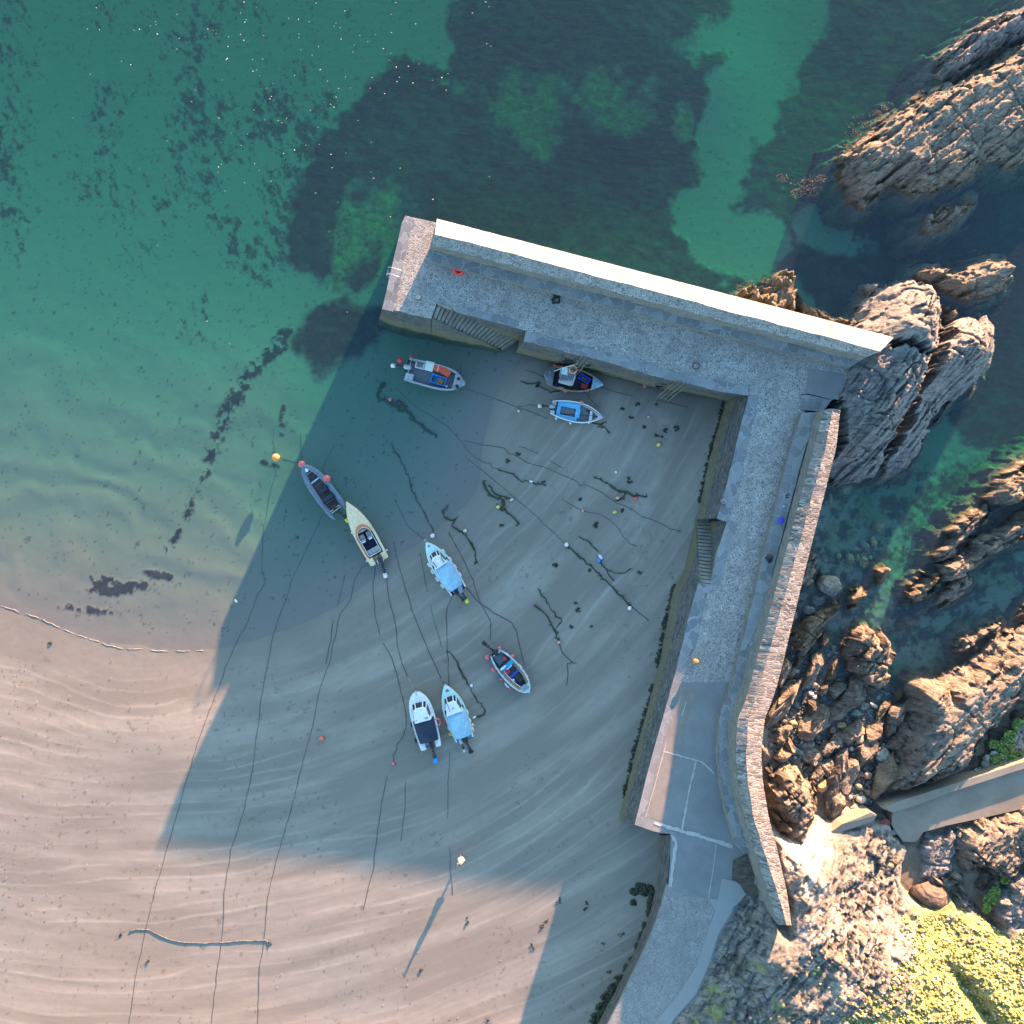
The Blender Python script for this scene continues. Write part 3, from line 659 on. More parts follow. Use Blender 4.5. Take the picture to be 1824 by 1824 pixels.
# raised sea wall of the east arm
LG = [(730,1467),(800,1449),(1000,1395),(1200,1341),(1238,1331),(1260,1323),(1282,1313.5),(1336,1310),(1391,1313.6),(1457,1325.6),(1523,1346),(1590,1368),(1645,1386)]
RG = [(730,1483),(800,1469),(1000,1415),(1200,1359),(1282,1333),(1336,1329),(1391,1332),(1457,1342),(1523,1363),(1590,1385),(1645,1401)]
OG = [(730,1497),(800,1489),(1000,1438),(1200,1390),(1238,1379),(1282,1362),(1336,1356),(1391,1358.5),(1457,1369.5),(1523,1387),(1590,1402),(1645,1410)]
BB = [(735,1456),(800,1434),(1000,1381),(1200,1332),(1281,1304),(1336,1301.5),(1391,1308),(1457,1322),(1523,1342)]
ys = [730 + i * (1648 - 730) / 70 for i in range(71)]; ys[0] = 731
def er(tab, z, yy=ys, dx=0): return [WV(ip(tab, y) + dx, y, z(y) if callable(z) else z) for y in yy]
def zrid(y): return float(np.interp(y, [730, 900, 1000, 1200, 1336, 1500, 1645], [8.0, 7.75, 7.65, 7.6, 8.0, 8.35, 8.5]))
eL = er(LG, lambda y: zrid(y) - .38); eR = er(RG, zrid); eO = er(OG, lambda y: zrid(y) - .3); eOb = [p + Vector((.35, -.1, -9)) for p in eO]
eR = [p + Vector((.04 * vnoise(i * .9, 0 * i, 5), 0, .03 * vnoise(i * .6, 0 * i, 6))) for i, p in enumerate(eR)]
eB_full = er(LG, 4.2, ys, -6)
yb = [735 + i * (1520 - 735) / 50 for i in range(51)]
eB = er(BB, lambda y: zdeck(y) + 1.0, yb); eF = er(BF, lambda y: zdeck(y) + .93, yb); eD = [WV(ip(BF, y) - 5, y, zdeck(y) - .05) for y in yb]
strip("outer_wall", [eO, eOb], M_WALL, pier, .03)
strip("ridge_stones", [eR, eO], M_RIDGE_E, pier, .015, 2, jz=.006, seed=3)
strip("ridge_stones", [eL, eR], M_RIDGE_E, pier, .015, 2, jz=.006, seed=4)
strip("parapet_face", [eL, [Vector((p.x - .28, p.y, 3.2)) for p in eL]], M_FACE, pier, .02)
strip("slate_ledge", [eB, eF], M_FLAG, pier, .02, 2)
strip("ledge_riser", [eF, eD], M_FACE, pier, .04, 2)
strip("ledge_riser", [[eB[0], eF[0]], [eB[0] + Vector((0, 0, -1.2)), eD[0]]], M_FACE, pier)
m_ = MB(); tp = [WV(1467,731,7.55), WV(1475,728.5,7.85), WV(1483,728,8.0), WV(1491,730,7.9), WV(1497,733,7.7)]
m_.loft([[eL[0], eR[0].lerp(eL[0], .5), eR[0], eR[0].lerp(eO[0], .5), eO[0]], tp, [Vector((p.x, p.y + .1, 4.0)) for p in tp]]); m_.build("rounded_end", M_FACE, pier)
m_ = MB(); m_.loft([[eL[-1], eR[-1], eO[-1]], [eL[-1] + Vector((0, -.1, -5)), eR[-1] + Vector((0, -.1, -5)), eO[-1] + Vector((0, -.1, -5))]]); m_.build("parapet_end", M_FACE, pier)

# ---------------------------------------------------------------- rocks
MR = {'b': M_ROCK1, 'g': M_ROCK2, 'o': M_ROCK3, 'd': M_ROCK4}
def crag(poly, ztop, zedge, rot, seed, mat, label, name="rock", step=.095, lean=.5, rough=1.0, soft=1.6, ctrl=None, zlow=None, cat="rock", group=None, slabw=.9, zref=None, wig=.5, ext=1.2):
    """one bedded outcrop: the outline, tilted slabs running along `rot`, steep sides that go down below sea or sand"""
    zr = zref if zref is not None else (ztop + zedge) * .45
    P = np.array([W(a, b, zr)[:2] for a, b in poly]); x0, y0 = P.min(0) - ext - .6; x1, y1 = P.max(0) + ext + .6
    x0 = max(x0, -60); x1 = min(x1, 58); y0 = max(y0, -60); y1 = min(y1, 60)
    X, Y = np.meshgrid(np.arange(x0, x1, step), np.arange(y0, y1, step))
    # slightly irregular grid keeps facets from lining up
    d = sdist(X, Y, P) + wig * fbm(X / .9, Y / .9, 4, seed, .6) * .6 + wig * .6 * vnoise(X / 2.6, Y / 2.6, seed + 1)
    c, s = math.cos(rot), math.sin(rot); U = X * c + Y * s; V = -X * s + Y * c
    B1, G1 = blocks(U / 1.5 + .3 * V, V / .62 + .12 * fbm(X, Y, 2, seed), seed + 20, .9); B2, G2 = blocks(U / .62, V / .30 + .2 * U, seed + 30, .9)
    d = d + .50 * B1 + .22 * B2; soft = soft * .62
    v0, v1 = V[d > 0].min(), V[d > 0].max(); t = (V - v0) / (v1 - v0 + 1e-6)      # 0 = lower right side, 1 = upper left side
    wv = V + .35 * fbm(U / 2.5, V / 1.2, 3, seed + 2); q = wv / slabw; saw = q - np.floor(q); cell = np.floor(q)
    hcell = _h(cell, np.floor(U / 3.1 + _h(cell, cell * 0, seed) * 3), seed + 3) - .5
    h = np.clip(d / soft, 0, 1); prof = 1 - (1 - h) ** 2
    if ctrl: base = RBF([(a, b, z) for a, b, z in ctrl], 1.2)(X * 80 / (80 - zr), Y * 80 / (80 - zr))
    else: base = zedge + (ztop - zedge) * prof * (1 - lean + lean * t)
    amp = rough * np.clip(h * 1.5, .15, 1)
    Z = base + amp * (.26 * slabw * saw + .20 * hcell + .34 * fbm(U / 3.2, V / 1.1, 4, seed + 4) + .14 * ridged(U / 1.3, V / .36, 4, seed + 5) + .13 * fbm(X * 1.9, Y * 1.9, 4, seed + 6, .7))
    amp = amp * (.5 + .8 * sstep(-.35, .35, fbm(X / 3.5, Y / 3.5, 3, seed + 50)))
    Z += amp * (.34 * B1 + .10 * B2 - .16 * np.exp(-(G1 / .08) ** 2) - .04 * np.exp(-(G2 / .12) ** 2))
    crack = np.minimum(np.abs(vnoise(U / 5, V / 2.2, seed + 7)), np.abs(vnoise(U / 2.2 + 9, V / 6, seed + 8)))
    Z -= amp * .42 * np.exp(-(crack / .035) ** 2)
    out = np.clip(-d, 0, 9); low = (zlow if zlow is not None else -5.0)
    Zo = np.minimum(Z, zedge + (.1 * hcell)) - out * ((2.2 if ext < 1.4 else .9) + .8 * vnoise(X, Y, seed + 9)) - out ** 2 * (1.5 if ext < 1.4 else .7)
    Z = np.where(d < 0, Zo, Z); Z = np.maximum(Z, low)
    me = grid_mesh(name, X, Y, Z, (d > -ext) , None, False)
    return tag(link(name, me, mat), label, cat, group)
SR = math.radians
EXT1 = 1.9
crag([(1680,122),(1692,95),(1730,66),(1780,30),(1824,2),(1900,-50),(1990,-60),(1990,-20),(1900,25),(1824,62),(1765,98),(1722,122),(1690,133)], 2.6, .3, SR(38), 11, M_ROCK2, "mossy ridge of rock in the sea, topmost of the outcrops", lean=.6, ext=EXT1)
crag([(1505,272),(1522,256),(1560,232),(1600,198),(1640,168),(1690,134),(1740,115),(1824,72),(1900,32),(2000,0),(2000,230),(1900,262),(1824,278),(1772,276),(1745,300),(1720,318),(1690,328),(1640,330),(1600,324),(1570,340),(1542,352),(1524,346),(1512,325),(1504,298)], 3.4, .15, SR(40), 12, M_ROCK1, "biggest pale brown outcrop in the open sea, cracked across and sloping under water", lean=.75, soft=3.6, rough=.55, slabw=1.3, ext=EXT1)
crag([(1634,402),(1640,385),(1665,374),(1692,367),(1722,356),(1737,350),(1728,372),(1700,395),(1680,416),(1656,426),(1640,420)], .75, -.35, SR(38), 13, M_ROCK1, "small low rock just breaking the surface between two larger outcrops", lean=.9, rough=.5, soft=1.2, ext=2.2)
crag([(1643,488),(1665,475),(1690,477),(1712,484),(1742,475),(1775,463),(1800,455),(1815,468),(1817,490),(1803,512),(1785,526),(1750,532),(1720,526),(1695,515),(1680,502),(1655,497)], 1.6, -.1, SR(20), 14, M_ROCK1, "whale-backed brown rock in the sea above the grey crag", lean=.5, soft=1.8, rough=.7, ext=EXT1)
# the crag that ends the pier: three blocks split by deep cracks
crag([(1516,606),(1545,575),(1562,548),(1580,528),(1600,508),(1645,497),(1668,508),(1680,535),(1684,578),(1662,612),(1644,634),(1600,628),(1575,618)], 6.0, 1.6, SR(52), 15, M_ROCK2, "grey pointed block of the crag, directly beyond the far end of the pale-topped parapet", ctrl=[(1516,606,3),(1562,548,2.2),(1645,500,3),(1684,578,2.3),(1644,634,5.6),(1590,598,7.8),(1622,560,6.4),(1600,622,7.8),(1655,540,4.6)], slabw=.7, ext=1.4)
crag([(1684,584),(1700,570),(1735,562),(1752,566),(1765,562),(1776,574),(1779,600),(1780,637),(1767,657),(1740,686),(1696,716),(1670,745),(1655,775),(1652,812),(1634,837),(1587,846),(1596,800),(1606,760),(1622,720),(1640,680),(1650,640),(1664,615)], 4.8, .2, SR(56), 16, M_ROCK2, "broad grey-brown block of the crag facing the open sea", ctrl=[(1684,584,2.5),(1735,562,1.8),(1779,600,2.0),(1780,640,1.2),(1700,716,.6),(1652,812,.1),(1587,846,.3),(1612,760,3.2),(1645,650,5.4),(1700,605,4.8),(1742,615,3.8),(1682,690,2.8)], slabw=.8, ext=EXT1)
crag([(1482,718),(1490,690),(1500,660),(1520,640),(1545,632),(1580,617),(1610,628),(1642,638),(1640,660),(1628,695),(1615,730),(1600,775),(1586,846),(1560,852),(1520,850),(1499,838),(1500,800),(1504,765),(1508,735)], 6.4, .6, SR(58), 17, M_ROCK2, "rounded blue-grey block of the crag wedged against the bend of the pier", ctrl=[(1482,716,5.2),(1500,660,5.3),(1548,634,6.3),(1590,617,7.4),(1642,638,5.8),(1600,690,6.6),(1560,740,6.2),(1520,700,6.0),(1510,800,3.8),(1520,850,.8),(1586,846,.7),(1622,720,4.2),(1600,790,2.6),(1500,838,.8)], zref=4.2, slabw=.75, ext=.8)
crag([(1686,536),(1700,540),(1718,533),(1716,552),(1709,568),(1694,575),(1684,565)], 2.0, .3, SR(60), 18, M_ROCK1, "triangular brown rock in the notch of the grey crag", soft=.7, slabw=.5, ext=1.0)
crag([(1511,575),(1528,562),(1556,545),(1578,525),(1585,545),(1575,570),(1566,598),(1540,600)], 2.6, .1, SR(45), 19, M_ROCK3, "brown weedy rock hugging the outer foot of the parapet end", soft=1.2, slabw=.5, ext=1.2)
crag([(1312,530),(1320,516),(1336,510),(1352,519),(1368,521),(1374,506),(1383,490),(1396,483),(1411,481),(1424,491),(1427,508),(1425,530),(1420,556),(1380,560),(1330,545)], 2.9, .2, SR(70), 20, M_ROCK3, "golden weed-covered hump against the outside of the long parapet", soft=1.0, slabw=.45, ext=1.0)
crag([(1424,528),(1448,540),(1480,556),(1514,574),(1524,596),(1480,590),(1420,562)], 1.0, .3, SR(-25), 21, M_ROCK3, "low ochre ledge of rock along the outside foot of the parapet", soft=.8, rough=.5, slabw=.5, ext=.8)
# chain of rocks on the right of the lagoon
crag([(1766,885),(1774,868),(1798,845),(1822,824),(1900,780),(1960,760),(1960,850),(1900,870),(1824,893),(1798,913),(1772,900)], 3.0, -.2, SR(48), 22, M_ROCK1, "steep brown rock at the head of the rock chain", soft=1.5, ext=1.4)
crag([(1666,985),(1676,968),(1698,946),(1714,922),(1738,902),(1762,894),(1772,914),(1754,941),(1720,969),(1702,988),(1684,1002),(1669,1000)], 1.9, -.2, SR(45), 23, M_ROCK1, "narrow rock of the chain with a barnacled tip, lying nearest the deep channel", soft=1.1, slabw=.6, ext=1.4)
crag([(1680,1022),(1683,1008),(1718,983),(1746,957),(1784,936),(1824,912),(1900,868),(1960,850),(1960,905),(1900,935),(1820,968),(1792,984),(1756,1004),(1732,1022),(1714,1033),(1690,1039)], 2.1, -.2, SR(38), 24, M_ROCK1, "longest sloping rib of the rock chain, lit orange along its back", soft=1.3, lean=.6, slabw=.8, ext=1.4)
crag([(1618,1056),(1628,1044),(1647,1029),(1668,1027),(1670,1042),(1653,1062),(1630,1073),(1619,1070)], 1.5, -.1, SR(40), 25, M_ROCK3, "orange-topped rock at the lower tip of the chain", soft=.9, slabw=.4, ext=1.3)
crag([(1660,1060),(1672,1040),(1732,1028),(1738,1040),(1718,1064),(1700,1080),(1676,1089),(1640,1092),(1648,1078)], .75, -.3, SR(40), 26, M_ROCK1, "low awash slab beside the orange-topped rock", soft=1.0, rough=.5, slabw=.6, ext=1.6)
crag([(1598,1110),(1612,1095),(1640,1092),(1648,1102),(1630,1120),(1606,1122)], -.05, -.5, SR(30), 27, M_ROCK1, "submerged knob of rock off the end of the chain", soft=.8, rough=.4, ext=1.2)
crag([(1705,1150),(1716,1136),(1745,1117),(1776,1105),(1789,1112),(1783,1128),(1756,1145),(1727,1158),(1711,1158)], 1.3, -.2, SR(33), 28, M_ROCK1, "spindle-shaped rock alone in the pool above the great slab", soft=1.0, slabw=.5, ext=1.6)
crag([(1740,1165),(1790,1128),(1824,1075),(1900,1020),(1960,1010),(1960,1060),(1880,1090),(1824,1120),(1792,1143),(1765,1168)], .3, -.4, SR(38), 29, M_ROCK4, "dark weedy reef along the edge of the great slab", soft=1.0, rough=.7, slabw=.5, ext=1.2)
crag([(1628,1238),(1632,1226),(1645,1217),(1665,1215),(1690,1214),(1730,1192),(1765,1168),(1792,1144),(1824,1130),(1900,1080),(1960,1060),(1960,1170),(1900,1215),(1824,1262),(1806,1276),(1768,1314),(1751,1334),(1724,1377),(1694,1396),(1636,1415),(1610,1421),(1580,1412),(1587,1390),(1597,1333),(1612,1297),(1626,1276)], 4.6, .3, SR(47), 30, M_ROCK1, "great sloping slab beside the slipway, largest rock behind the pier", lean=.35, soft=3.6, rough=.5, slabw=1.4, ext=1.2)
# rocks in the lagoon
crag([(1444,981),(1452,988),(1459,1020),(1447,1038),(1424,1052),(1410,1060),(1425,1000)], 1.4, -.3, SR(65), 31, M_ROCK1, "pale wedge of rock against the outer foot of the sea wall", soft=.9, rough=.5, slabw=.5, ext=1.0)
crag([(1508,1062),(1518,1048),(1534,1038),(1548,1048),(1550,1066),(1535,1081),(1514,1087),(1504,1076)], 1.5, -.2, SR(45), 32, M_ROCK3, "sunlit orange boulder rock in the lagoon, middle of the short row", soft=.9, slabw=.4, ext=1.1)
crag([(1557,1034),(1561,1014),(1574,1009),(1581,1018),(1579,1036),(1566,1046),(1556,1043)], 1.2, -.2, SR(60), 33, M_ROCK3, "orange-tipped rock nearest the middle of the lagoon", soft=.8, slabw=.4, ext=.9)
crag([(1404,1135),(1430,1112),(1463,1086),(1492,1068),(1501,1072),(1495,1086),(1487,1100),(1467,1131),(1438,1160),(1408,1150)], 1.7, 0, SR(47), 34, M_ROCK3, "long weedy orange rib running from the sea wall into the lagoon", soft=1.1, slabw=.45, ext=.8)
crag([(1508,1150),(1519,1128),(1546,1119),(1556,1130),(1577,1133),(1592,1142),(1598,1152),(1593,1172),(1588,1210),(1574,1226),(1552,1240),(1540,1215),(1524,1202),(1516,1175)], 2.5, .1, SR(62), 35, M_ROCK1, "tall many-faced rock with a yellow lichen crown at the corner of the rubble", soft=1.3, slabw=.55, rough=1.1, ext=.9)
crag([(1367,1391),(1376,1400),(1396,1378),(1422,1376),(1444,1395),(1456,1425),(1459,1453),(1440,1470),(1436,1498),(1410,1512),(1388,1490),(1372,1440)], 4.2, 1.0, SR(50), 36, M_ROCK1, "domed brown hump pressed against the curve of the sea wall", lean=-.2, soft=2.0, slabw=.5, ext=.7)
crag([(1400,1392),(1372,1386),(1368,1378),(1396,1370),(1400,1380)], 2.2, .8, SR(20), 37, M_ROCK4, "small dark ledge tucked under the domed hump", soft=.6, slabw=.3, ext=.5)

# boulders
def ico(sub):
    t = (1 + 5 ** .5) / 2; v = [(-1,t,0),(1,t,0),(-1,-t,0),(1,-t,0),(0,-1,t),(0,1,t),(0,-1,-t),(0,1,-t),(t,0,-1),(t,0,1),(-t,0,-1),(-t,0,1)]
    f = [(0,11,5),(0,5,1),(0,1,7),(0,7,10),(0,10,11),(1,5,9),(5,11,4),(11,10,2),(10,7,6),(7,1,8),(3,9,4),(3,4,2),(3,2,6),(3,6,8),(3,8,9),(4,9,5),(2,4,11),(6,2,10),(8,6,7),(9,8,1)]
    v = [np.array(p) / np.linalg.norm(p) for p in v]
    for _ in range(sub):
        c = {}; nf = []
        def mid(a, b):
            k = (min(a, b), max(a, b))
            if k not in c: p = v[a] + v[b]; v.append(p / np.linalg.norm(p)); c[k] = len(v) - 1
            return c[k]
        for a, b, d in f: x, y, z = mid(a, b), mid(b, d), mid(d, a); nf += [(a, x, z), (b, y, x), (d, z, y), (x, y, z)]
        f = nf
    return np.array(v), np.array(f)
ICO3 = ico(3); ICO4 = ico(4); ICO2 = ico(2)
l_small = lambda ln, ic: ln <= 18 or ic is not None
def boulder(px, py, ln, wd, ang, zc, mat, label, seed, hgt=None, cuts=9, round_=.72, name="boulder", cat="boulder", group=None, rough=.05, ic=None, zwhere=None):
    """ln, wd in photographed pixels, ang in degrees from the horizontal, zc height of the centre"""
    V, F = ic or (ICO4 if ln > 40 else ICO3); r = np.random.default_rng(seed); P = V.copy()
    for _ in range(cuts):
        n_ = r.normal(size=3); n_ /= np.linalg.norm(n_); h = r.uniform(round_ - .12, round_ + .12); dd = P @ n_; P = P - np.outer(np.maximum(dd - h, 0), n_)
    P /= np.abs(P).max(0); a, b = ln / 2 / S, wd / 2 / S; c = (hgt if hgt else min(a, b) * 1.1)
    k = 1 + rough * 2.2 * fbm(V[:, 0] * 2 + seed, V[:, 1] * 2 + V[:, 2] * 1.7, 4, seed)
    # bedding grooves along the length
    gr = ridged(V[:, 1] * b * 3.0 + V[:, 2] * c * 2 + seed, V[:, 0] * .6, 3, seed)
    P = P * np.array([a, b, c]) * (k + .05 * gr)[:, None]
    me = mesh_np(name, P, F); smooth(me, l_small(ln, ic))
    o = link(name, me, mat); q = W(px, py, zc if zwhere is None else zwhere); o.location = (q[0], q[1], zc); o.rotation_euler = (r.uniform(-.12, .12), r.uniform(-.12, .12), math.radians(ang))
    return tag(o, label, cat, group)
def gz(px, py): return GP(px, py).z
# (px, py, length, width, angle, material, height, label)
RUB = [
 (1393,1250,112,30,52,'b',1.6,"longest tilted slab in the rubble, lying along the sea wall"),
 (1391,1196,46,24,62,'b',1.5,"brown block jammed in the angle above the long tilted slab"),
 (1407,1200,26,16,40,'b',.9,"knobbly rock just off the sea wall beside the brown block"),
 (1447,1193,68,26,62,'b',1.2,"upright-looking brown rock with a knobbed top between two dark pools"),
 (1481,1196,48,14,66,'o',.9,"thin barnacled blade of rock in the pool"),
 (1490,1224,32,22,30,'b',1.1,"small three-cornered rock at the pool's lower edge"),
 (1521,1236,70,42,48,'b',1.4,"fat brown rock touching the tall lichen-crowned rock"),
 (1494,1262,60,28,56,'b',1.3,"split brown rock in the middle of the rubble"),
 (1446,1258,40,20,66,'d',.9,"dark striped rock right of the longest slab"),
 (1467,1230,36,13,72,'b',.9,"slim rock standing among white cobbles"),
 (1443,1292,84,36,45,'b',1.3,"broad flat-backed rock, second largest of the rubble"),
 (1391,1309,44,24,50,'b',1.1,"rock with one white edge close under the wall"),
 (1514,1306,54,26,45,'b',1.2,"clean-edged brown slab with a pointed upper end"),
 (1569,1268,46,16,52,'o',.8,"ragged rock at the water's edge by the green stones"),
 (1582,1296,36,18,80,'b',1.2,"short pillar-like rock next to the great slab"),
 (1556,1306,44,28,75,'b',1.1,"crumbly rock left of the short pillar"),
 (1594,1270,56,24,46,'b',1.3,"narrow slab leaning towards the great slab"),
 (1394,1347,28,24,20,'o',.9,"yellow broken boulder near the wall's curve"),
 (1408,1328,36,14,112,'o',.8,"tan finger of rock beside the white-edged rock"),
 (1376,1362,16,20,10,'d',.5,"round grey stone at the foot of the wall"),
 (1416,1362,26,18,-20,'d',.6,"brown split stone below the yellow boulder"),
 (1360,1343,16,34,8,'b',.9,"pinkish rock hard against the wall's curve"),
 (1371,1372,14,20,30,'d',.5,"dark cobble beside the pinkish rock"),
 (1438,1326,26,18,25,'g',.5,"blue-grey flat stone in the gap of the rubble"),
 (1446,1349,36,30,20,'b',.9,"lumpy brown rock with a shadowed hollow"),
 (1471,1335,46,24,48,'b',1.0,"knuckled rock in the centre of the lower rubble"),
 (1488,1316,34,22,40,'b',1.0,"stubby rock touching the pointed slab"),
 (1542,1336,64,28,60,'b',1.2,"long leaning rock left of the flat green stone"),
 (1495,1358,56,26,76,'b',1.4,"rounded upright rock with a tan top"),
 (1476,1364,26,28,30,'b',.8,"squat rock beside the rounded upright one"),
 (1512,1376,66,24,76,'b',1.2,"rough rock right of the rounded upright one"),
 (1456,1378,38,16,56,'b',.8,"pointed tan rock near the domed hump"),
 (1480,1404,84,26,80,'d',1.2,"dark lath-like rock pointing down to the sand"),
 (1488,1426,56,22,78,'b',1.1,"banded rock alongside the dark lath-like one"),
 (1576,1378,90,32,64,'o',1.5,"scaly brown rock along the great slab's left side"),
 (1437,1400,22,20,0,'b',.7,"small warty rock by the domed hump"),
 (1560,1340,30,18,60,'d',.7,"dark low rock between the leaning rock and the green stone"),
 (1404,1222,22,14,60,'b',.7,"little rock at the top of the longest slab"),
 (1428,1160,34,16,50,'b',.8,"brown rock just below the weedy rib"),
 (1402,1172,26,14,60,'d',.6,"dark rock in the pool by the wall"),
 (1466,1140,40,16,55,'d',.7,"dark ridge stone between the rib and the pool"),
 (1420,1180,36,14,55,'d',.6,"shadowed rock lying in the upper pool"),
 (1556,1186,24,40,10,'d',1.0,"grey-sided block below the lichen crown"),
 (1600,1238,26,14,50,'d',.5,"wet brown rock at the deep corner of the pool"),
]
for i, (a, b, l, w_, an, mt, h, lab) in enumerate(RUB):
    boulder(a, b, l * 1.08, w_ * 1.12, an, max(gz(a, b), -.3) + h * .30, MR[mt], lab, 200 + i, hgt=h * .95, cuts=17, round_=.66, rough=.13)
STN = [
 (1532,1317,19,17,20,(.52,.38,.25),"rounded tan stone among brown rocks"),(1482,1301,14,14,0,(.25,.16,.10),"round brown stone touching the yellow cobble"),(1499,1292,18,12,0,(.48,.38,.16),"yellow cobble between two brown rocks"),
 (1538,1258,19,13,10,(.24,.29,.26),"flat grey-green stone beside the white sliver"),(1525,1271,19,14,20,(.20,.30,.26),"greenest flat stone above the tan boulder"),(1557,1257,18,7,-30,(.62,.58,.48),"white sliver of stone by the pool"),
 (1451,1220,12,11,0,(.50,.38,.28),"tan pebble-like stone above the white ones"),(1444,1235,10,10,0,(.70,.68,.62),"white round stone, right against the dark gap"),(1451,1243,11,11,0,(.48,.50,.47),"pale grey round stone below the white one"),
 (1569,1343,28,25,15,(.26,.29,.24),"large flat olive-grey stone below the leaning rock"),(1546,1381,15,14,0,(.42,.30,.24),"round pinkish stone on the right"),(1531,1381,16,8,40,(.34,.24,.18),"thin stone beside the round pinkish one"),
 (1532,1403,23,10,-35,(.36,.32,.20),"olive wedge stone near the sand"),(1547,1412,11,12,0,(.36,.25,.18),"brown stone beside the olive wedge"),(1534,1424,18,15,10,(.66,.58,.42),"pale yellow angular stone near the slipway"),
 (1534,1444,10,20,80,(.30,.31,.24),"long grey-green stone standing in the sand"),(1514,1420,8,8,0,(.60,.57,.47),"tiny white stone left of the pale yellow one"),(1465,1399,24,20,50,(.62,.38,.18),"orange stone with a white cap"),
 (1475,1473,28,22,10,(.42,.38,.32),"pale grey boulder half sunk by the concrete beam"),(1503,1446,24,15,25,(.60,.47,.33),"cream broken rock beside the pale grey boulder"),(1522,1438,16,12,50,(.55,.46,.28),"yellowish chip of rock near the beam"),
 (1415,1351,10,9,0,(.22,.28,.26),"small grey-green cobble by the yellow boulder"),(1424,1340,13,11,0,(.26,.33,.31),"bluish cobble under the blue-grey flat stone"),(1516,1334,9,8,0,(.62,.60,.50),"small white cobble in the dark cleft"),(1430,1284,13,10,0,(.45,.44,.34),"pale cobble in the gap right of the long slab"),(1412,1290,16,14,0,(.28,.26,.16),"mottled olive cobble near the long slab"),
 (1479,1043,46,37,-12,(.26,.24,.20),"largest round boulder standing dry in the lagoon beside the wall"),(1401,1098,36,30,20,(.13,.115,.095),"dark split boulder in the shaded corner by the wall"),
 (1655,1595,64,50,-10,(.115,.085,.065),"big smooth dark boulder wedged in the gully below the slipway"),(1655,1628,24,15,0,(.33,.36,.31),"pale green stone under the big dark boulder"),(1632,1612,16,10,20,(.22,.26,.22),"greenish stone beneath the dark boulder's left side"),
 (1564,938,26,22,40,(.22,.17,.09),"brown square stone under the lagoon water"),(1556,964,13,19,10,(.42,.30,.10),"amber oval stone under water"),(1540,972,26,14,-48,(.20,.19,.14),"long submerged stone beside the amber oval"),(1523,978,22,9,0,(.17,.22,.19),"flat greenish submerged stone"),
 (1494,990,10,10,0,(.34,.36,.10),"small yellow-green disc-like stone under water"),(1513,995,17,20,0,(.26,.24,.12),"olive submerged stone next to the yellow-green one"),(1526,993,10,14,0,(.25,.24,.15),"narrow submerged stone in the cluster"),(1538,1001,16,21,-10,(.36,.29,.12),"golden submerged stone, lowest of the cluster"),
 (1550,993,8,7,0,(.38,.38,.16),"tiny pale submerged stone beside the golden one"),(1505,870,26,24,20,(.20,.20,.11),"large round submerged boulder under the grey crag"),(1478,888,10,20,0,(.19,.18,.12),"submerged stone at the outer foot of the sea wall"),(1470,895,9,12,20,(.16,.15,.10),"small brown submerged stone near the wall"),
 (1455,1068,30,22,20,(.15,.18,.17),"bluish slab stone on the pool floor"),(1440,1086,22,18,0,(.16,.20,.19),"teal-grey stone on the pool floor"),(1462,1092,26,14,10,(.17,.14,.11),"brown slab stone on the pool floor"),(1428,1062,20,16,40,(.14,.16,.15),"dim grey stone deep in the shaded pool"),
]
_sm = {}
for i, (a, b, l, w_, an, c_, lab) in enumerate(STN):
    m_ = paint("stone_%d" % i, c_, .75, var=.35, scale=5, dirt=.5); big = l > 40
    g_ = gz(a, b); z_ = max(g_, -.25) if b > 1080 or big else g_
    if lab.startswith("big smooth"): z_ = 1.8
    if "dark boulder" in lab and not lab.startswith("big"): z_ = 1.4
    boulder(a, b, l, w_, an, z_ + w_ / S * .28, m_, lab, 300 + i, cuts=5 if not big else 12, round_=.8, name="stone" if l < 30 else "boulder", cat="stone" if l < 30 else "boulder", rough=.03)
# pebbles too many to count in the gaps, and on the shore by the slipway
def pebbles(name, regs, label, cols, n, smin, smax, seed, zoff=0.0, zmax=None):
    r = np.random.default_rng(seed); V0, F0 = ico(1); VV = []; FF = []; MI = []; b = 0
    P = [np.array([W(x, y, 0)[:2] for x, y in reg]) for reg in regs]; lo = np.min([p.min(0) for p in P], 0); hi = np.max([p.max(0) for p in P], 0)
    c = r.uniform(lo, hi, (n * 6, 2)); ok = np.zeros(len(c), bool)
    for p in P: ok |= sdist(c[:, 0], c[:, 1], p) > 0
    c = c[ok][:n]; z = g_smooth(c[:, 0], c[:, 1])
    for (x, y), zz in zip(c, z):
        s = r.uniform(smin, smax) * (1 if r.random() < .85 else 1.8); d = np.array([s, s * r.uniform(.55, .95), s * r.uniform(.35, .6)])
        a = r.uniform(0, 6.28); v = V0 * (1 + .12 * r.normal(size=(len(V0), 1))) * d; ca, sa = math.cos(a), math.sin(a)
        v = np.stack([v[:, 0] * ca - v[:, 1] * sa + x, v[:, 0] * sa + v[:, 1] * ca + y, v[:, 2] + (zoff if zoff > .6 else max(zz, -1.4) + .1 + zoff) + d[2] * .3], 1)
        VV.append(v); FF.append(F0 + b); MI += [r.integers(0, len(cols))] * len(F0); b += len(V0)
    me = mesh_np(name, np.concatenate(VV), np.concatenate(FF)); smooth(me)
    o = link(name, me, [paint("pebble_%s_%d" % (name, k), q, .7, var=.3, scale=3) for k, q in enumerate(cols)]); me.polygons.foreach_set("material_index", MI)
    return tag(o, label, "pebbles", kind="stuff")
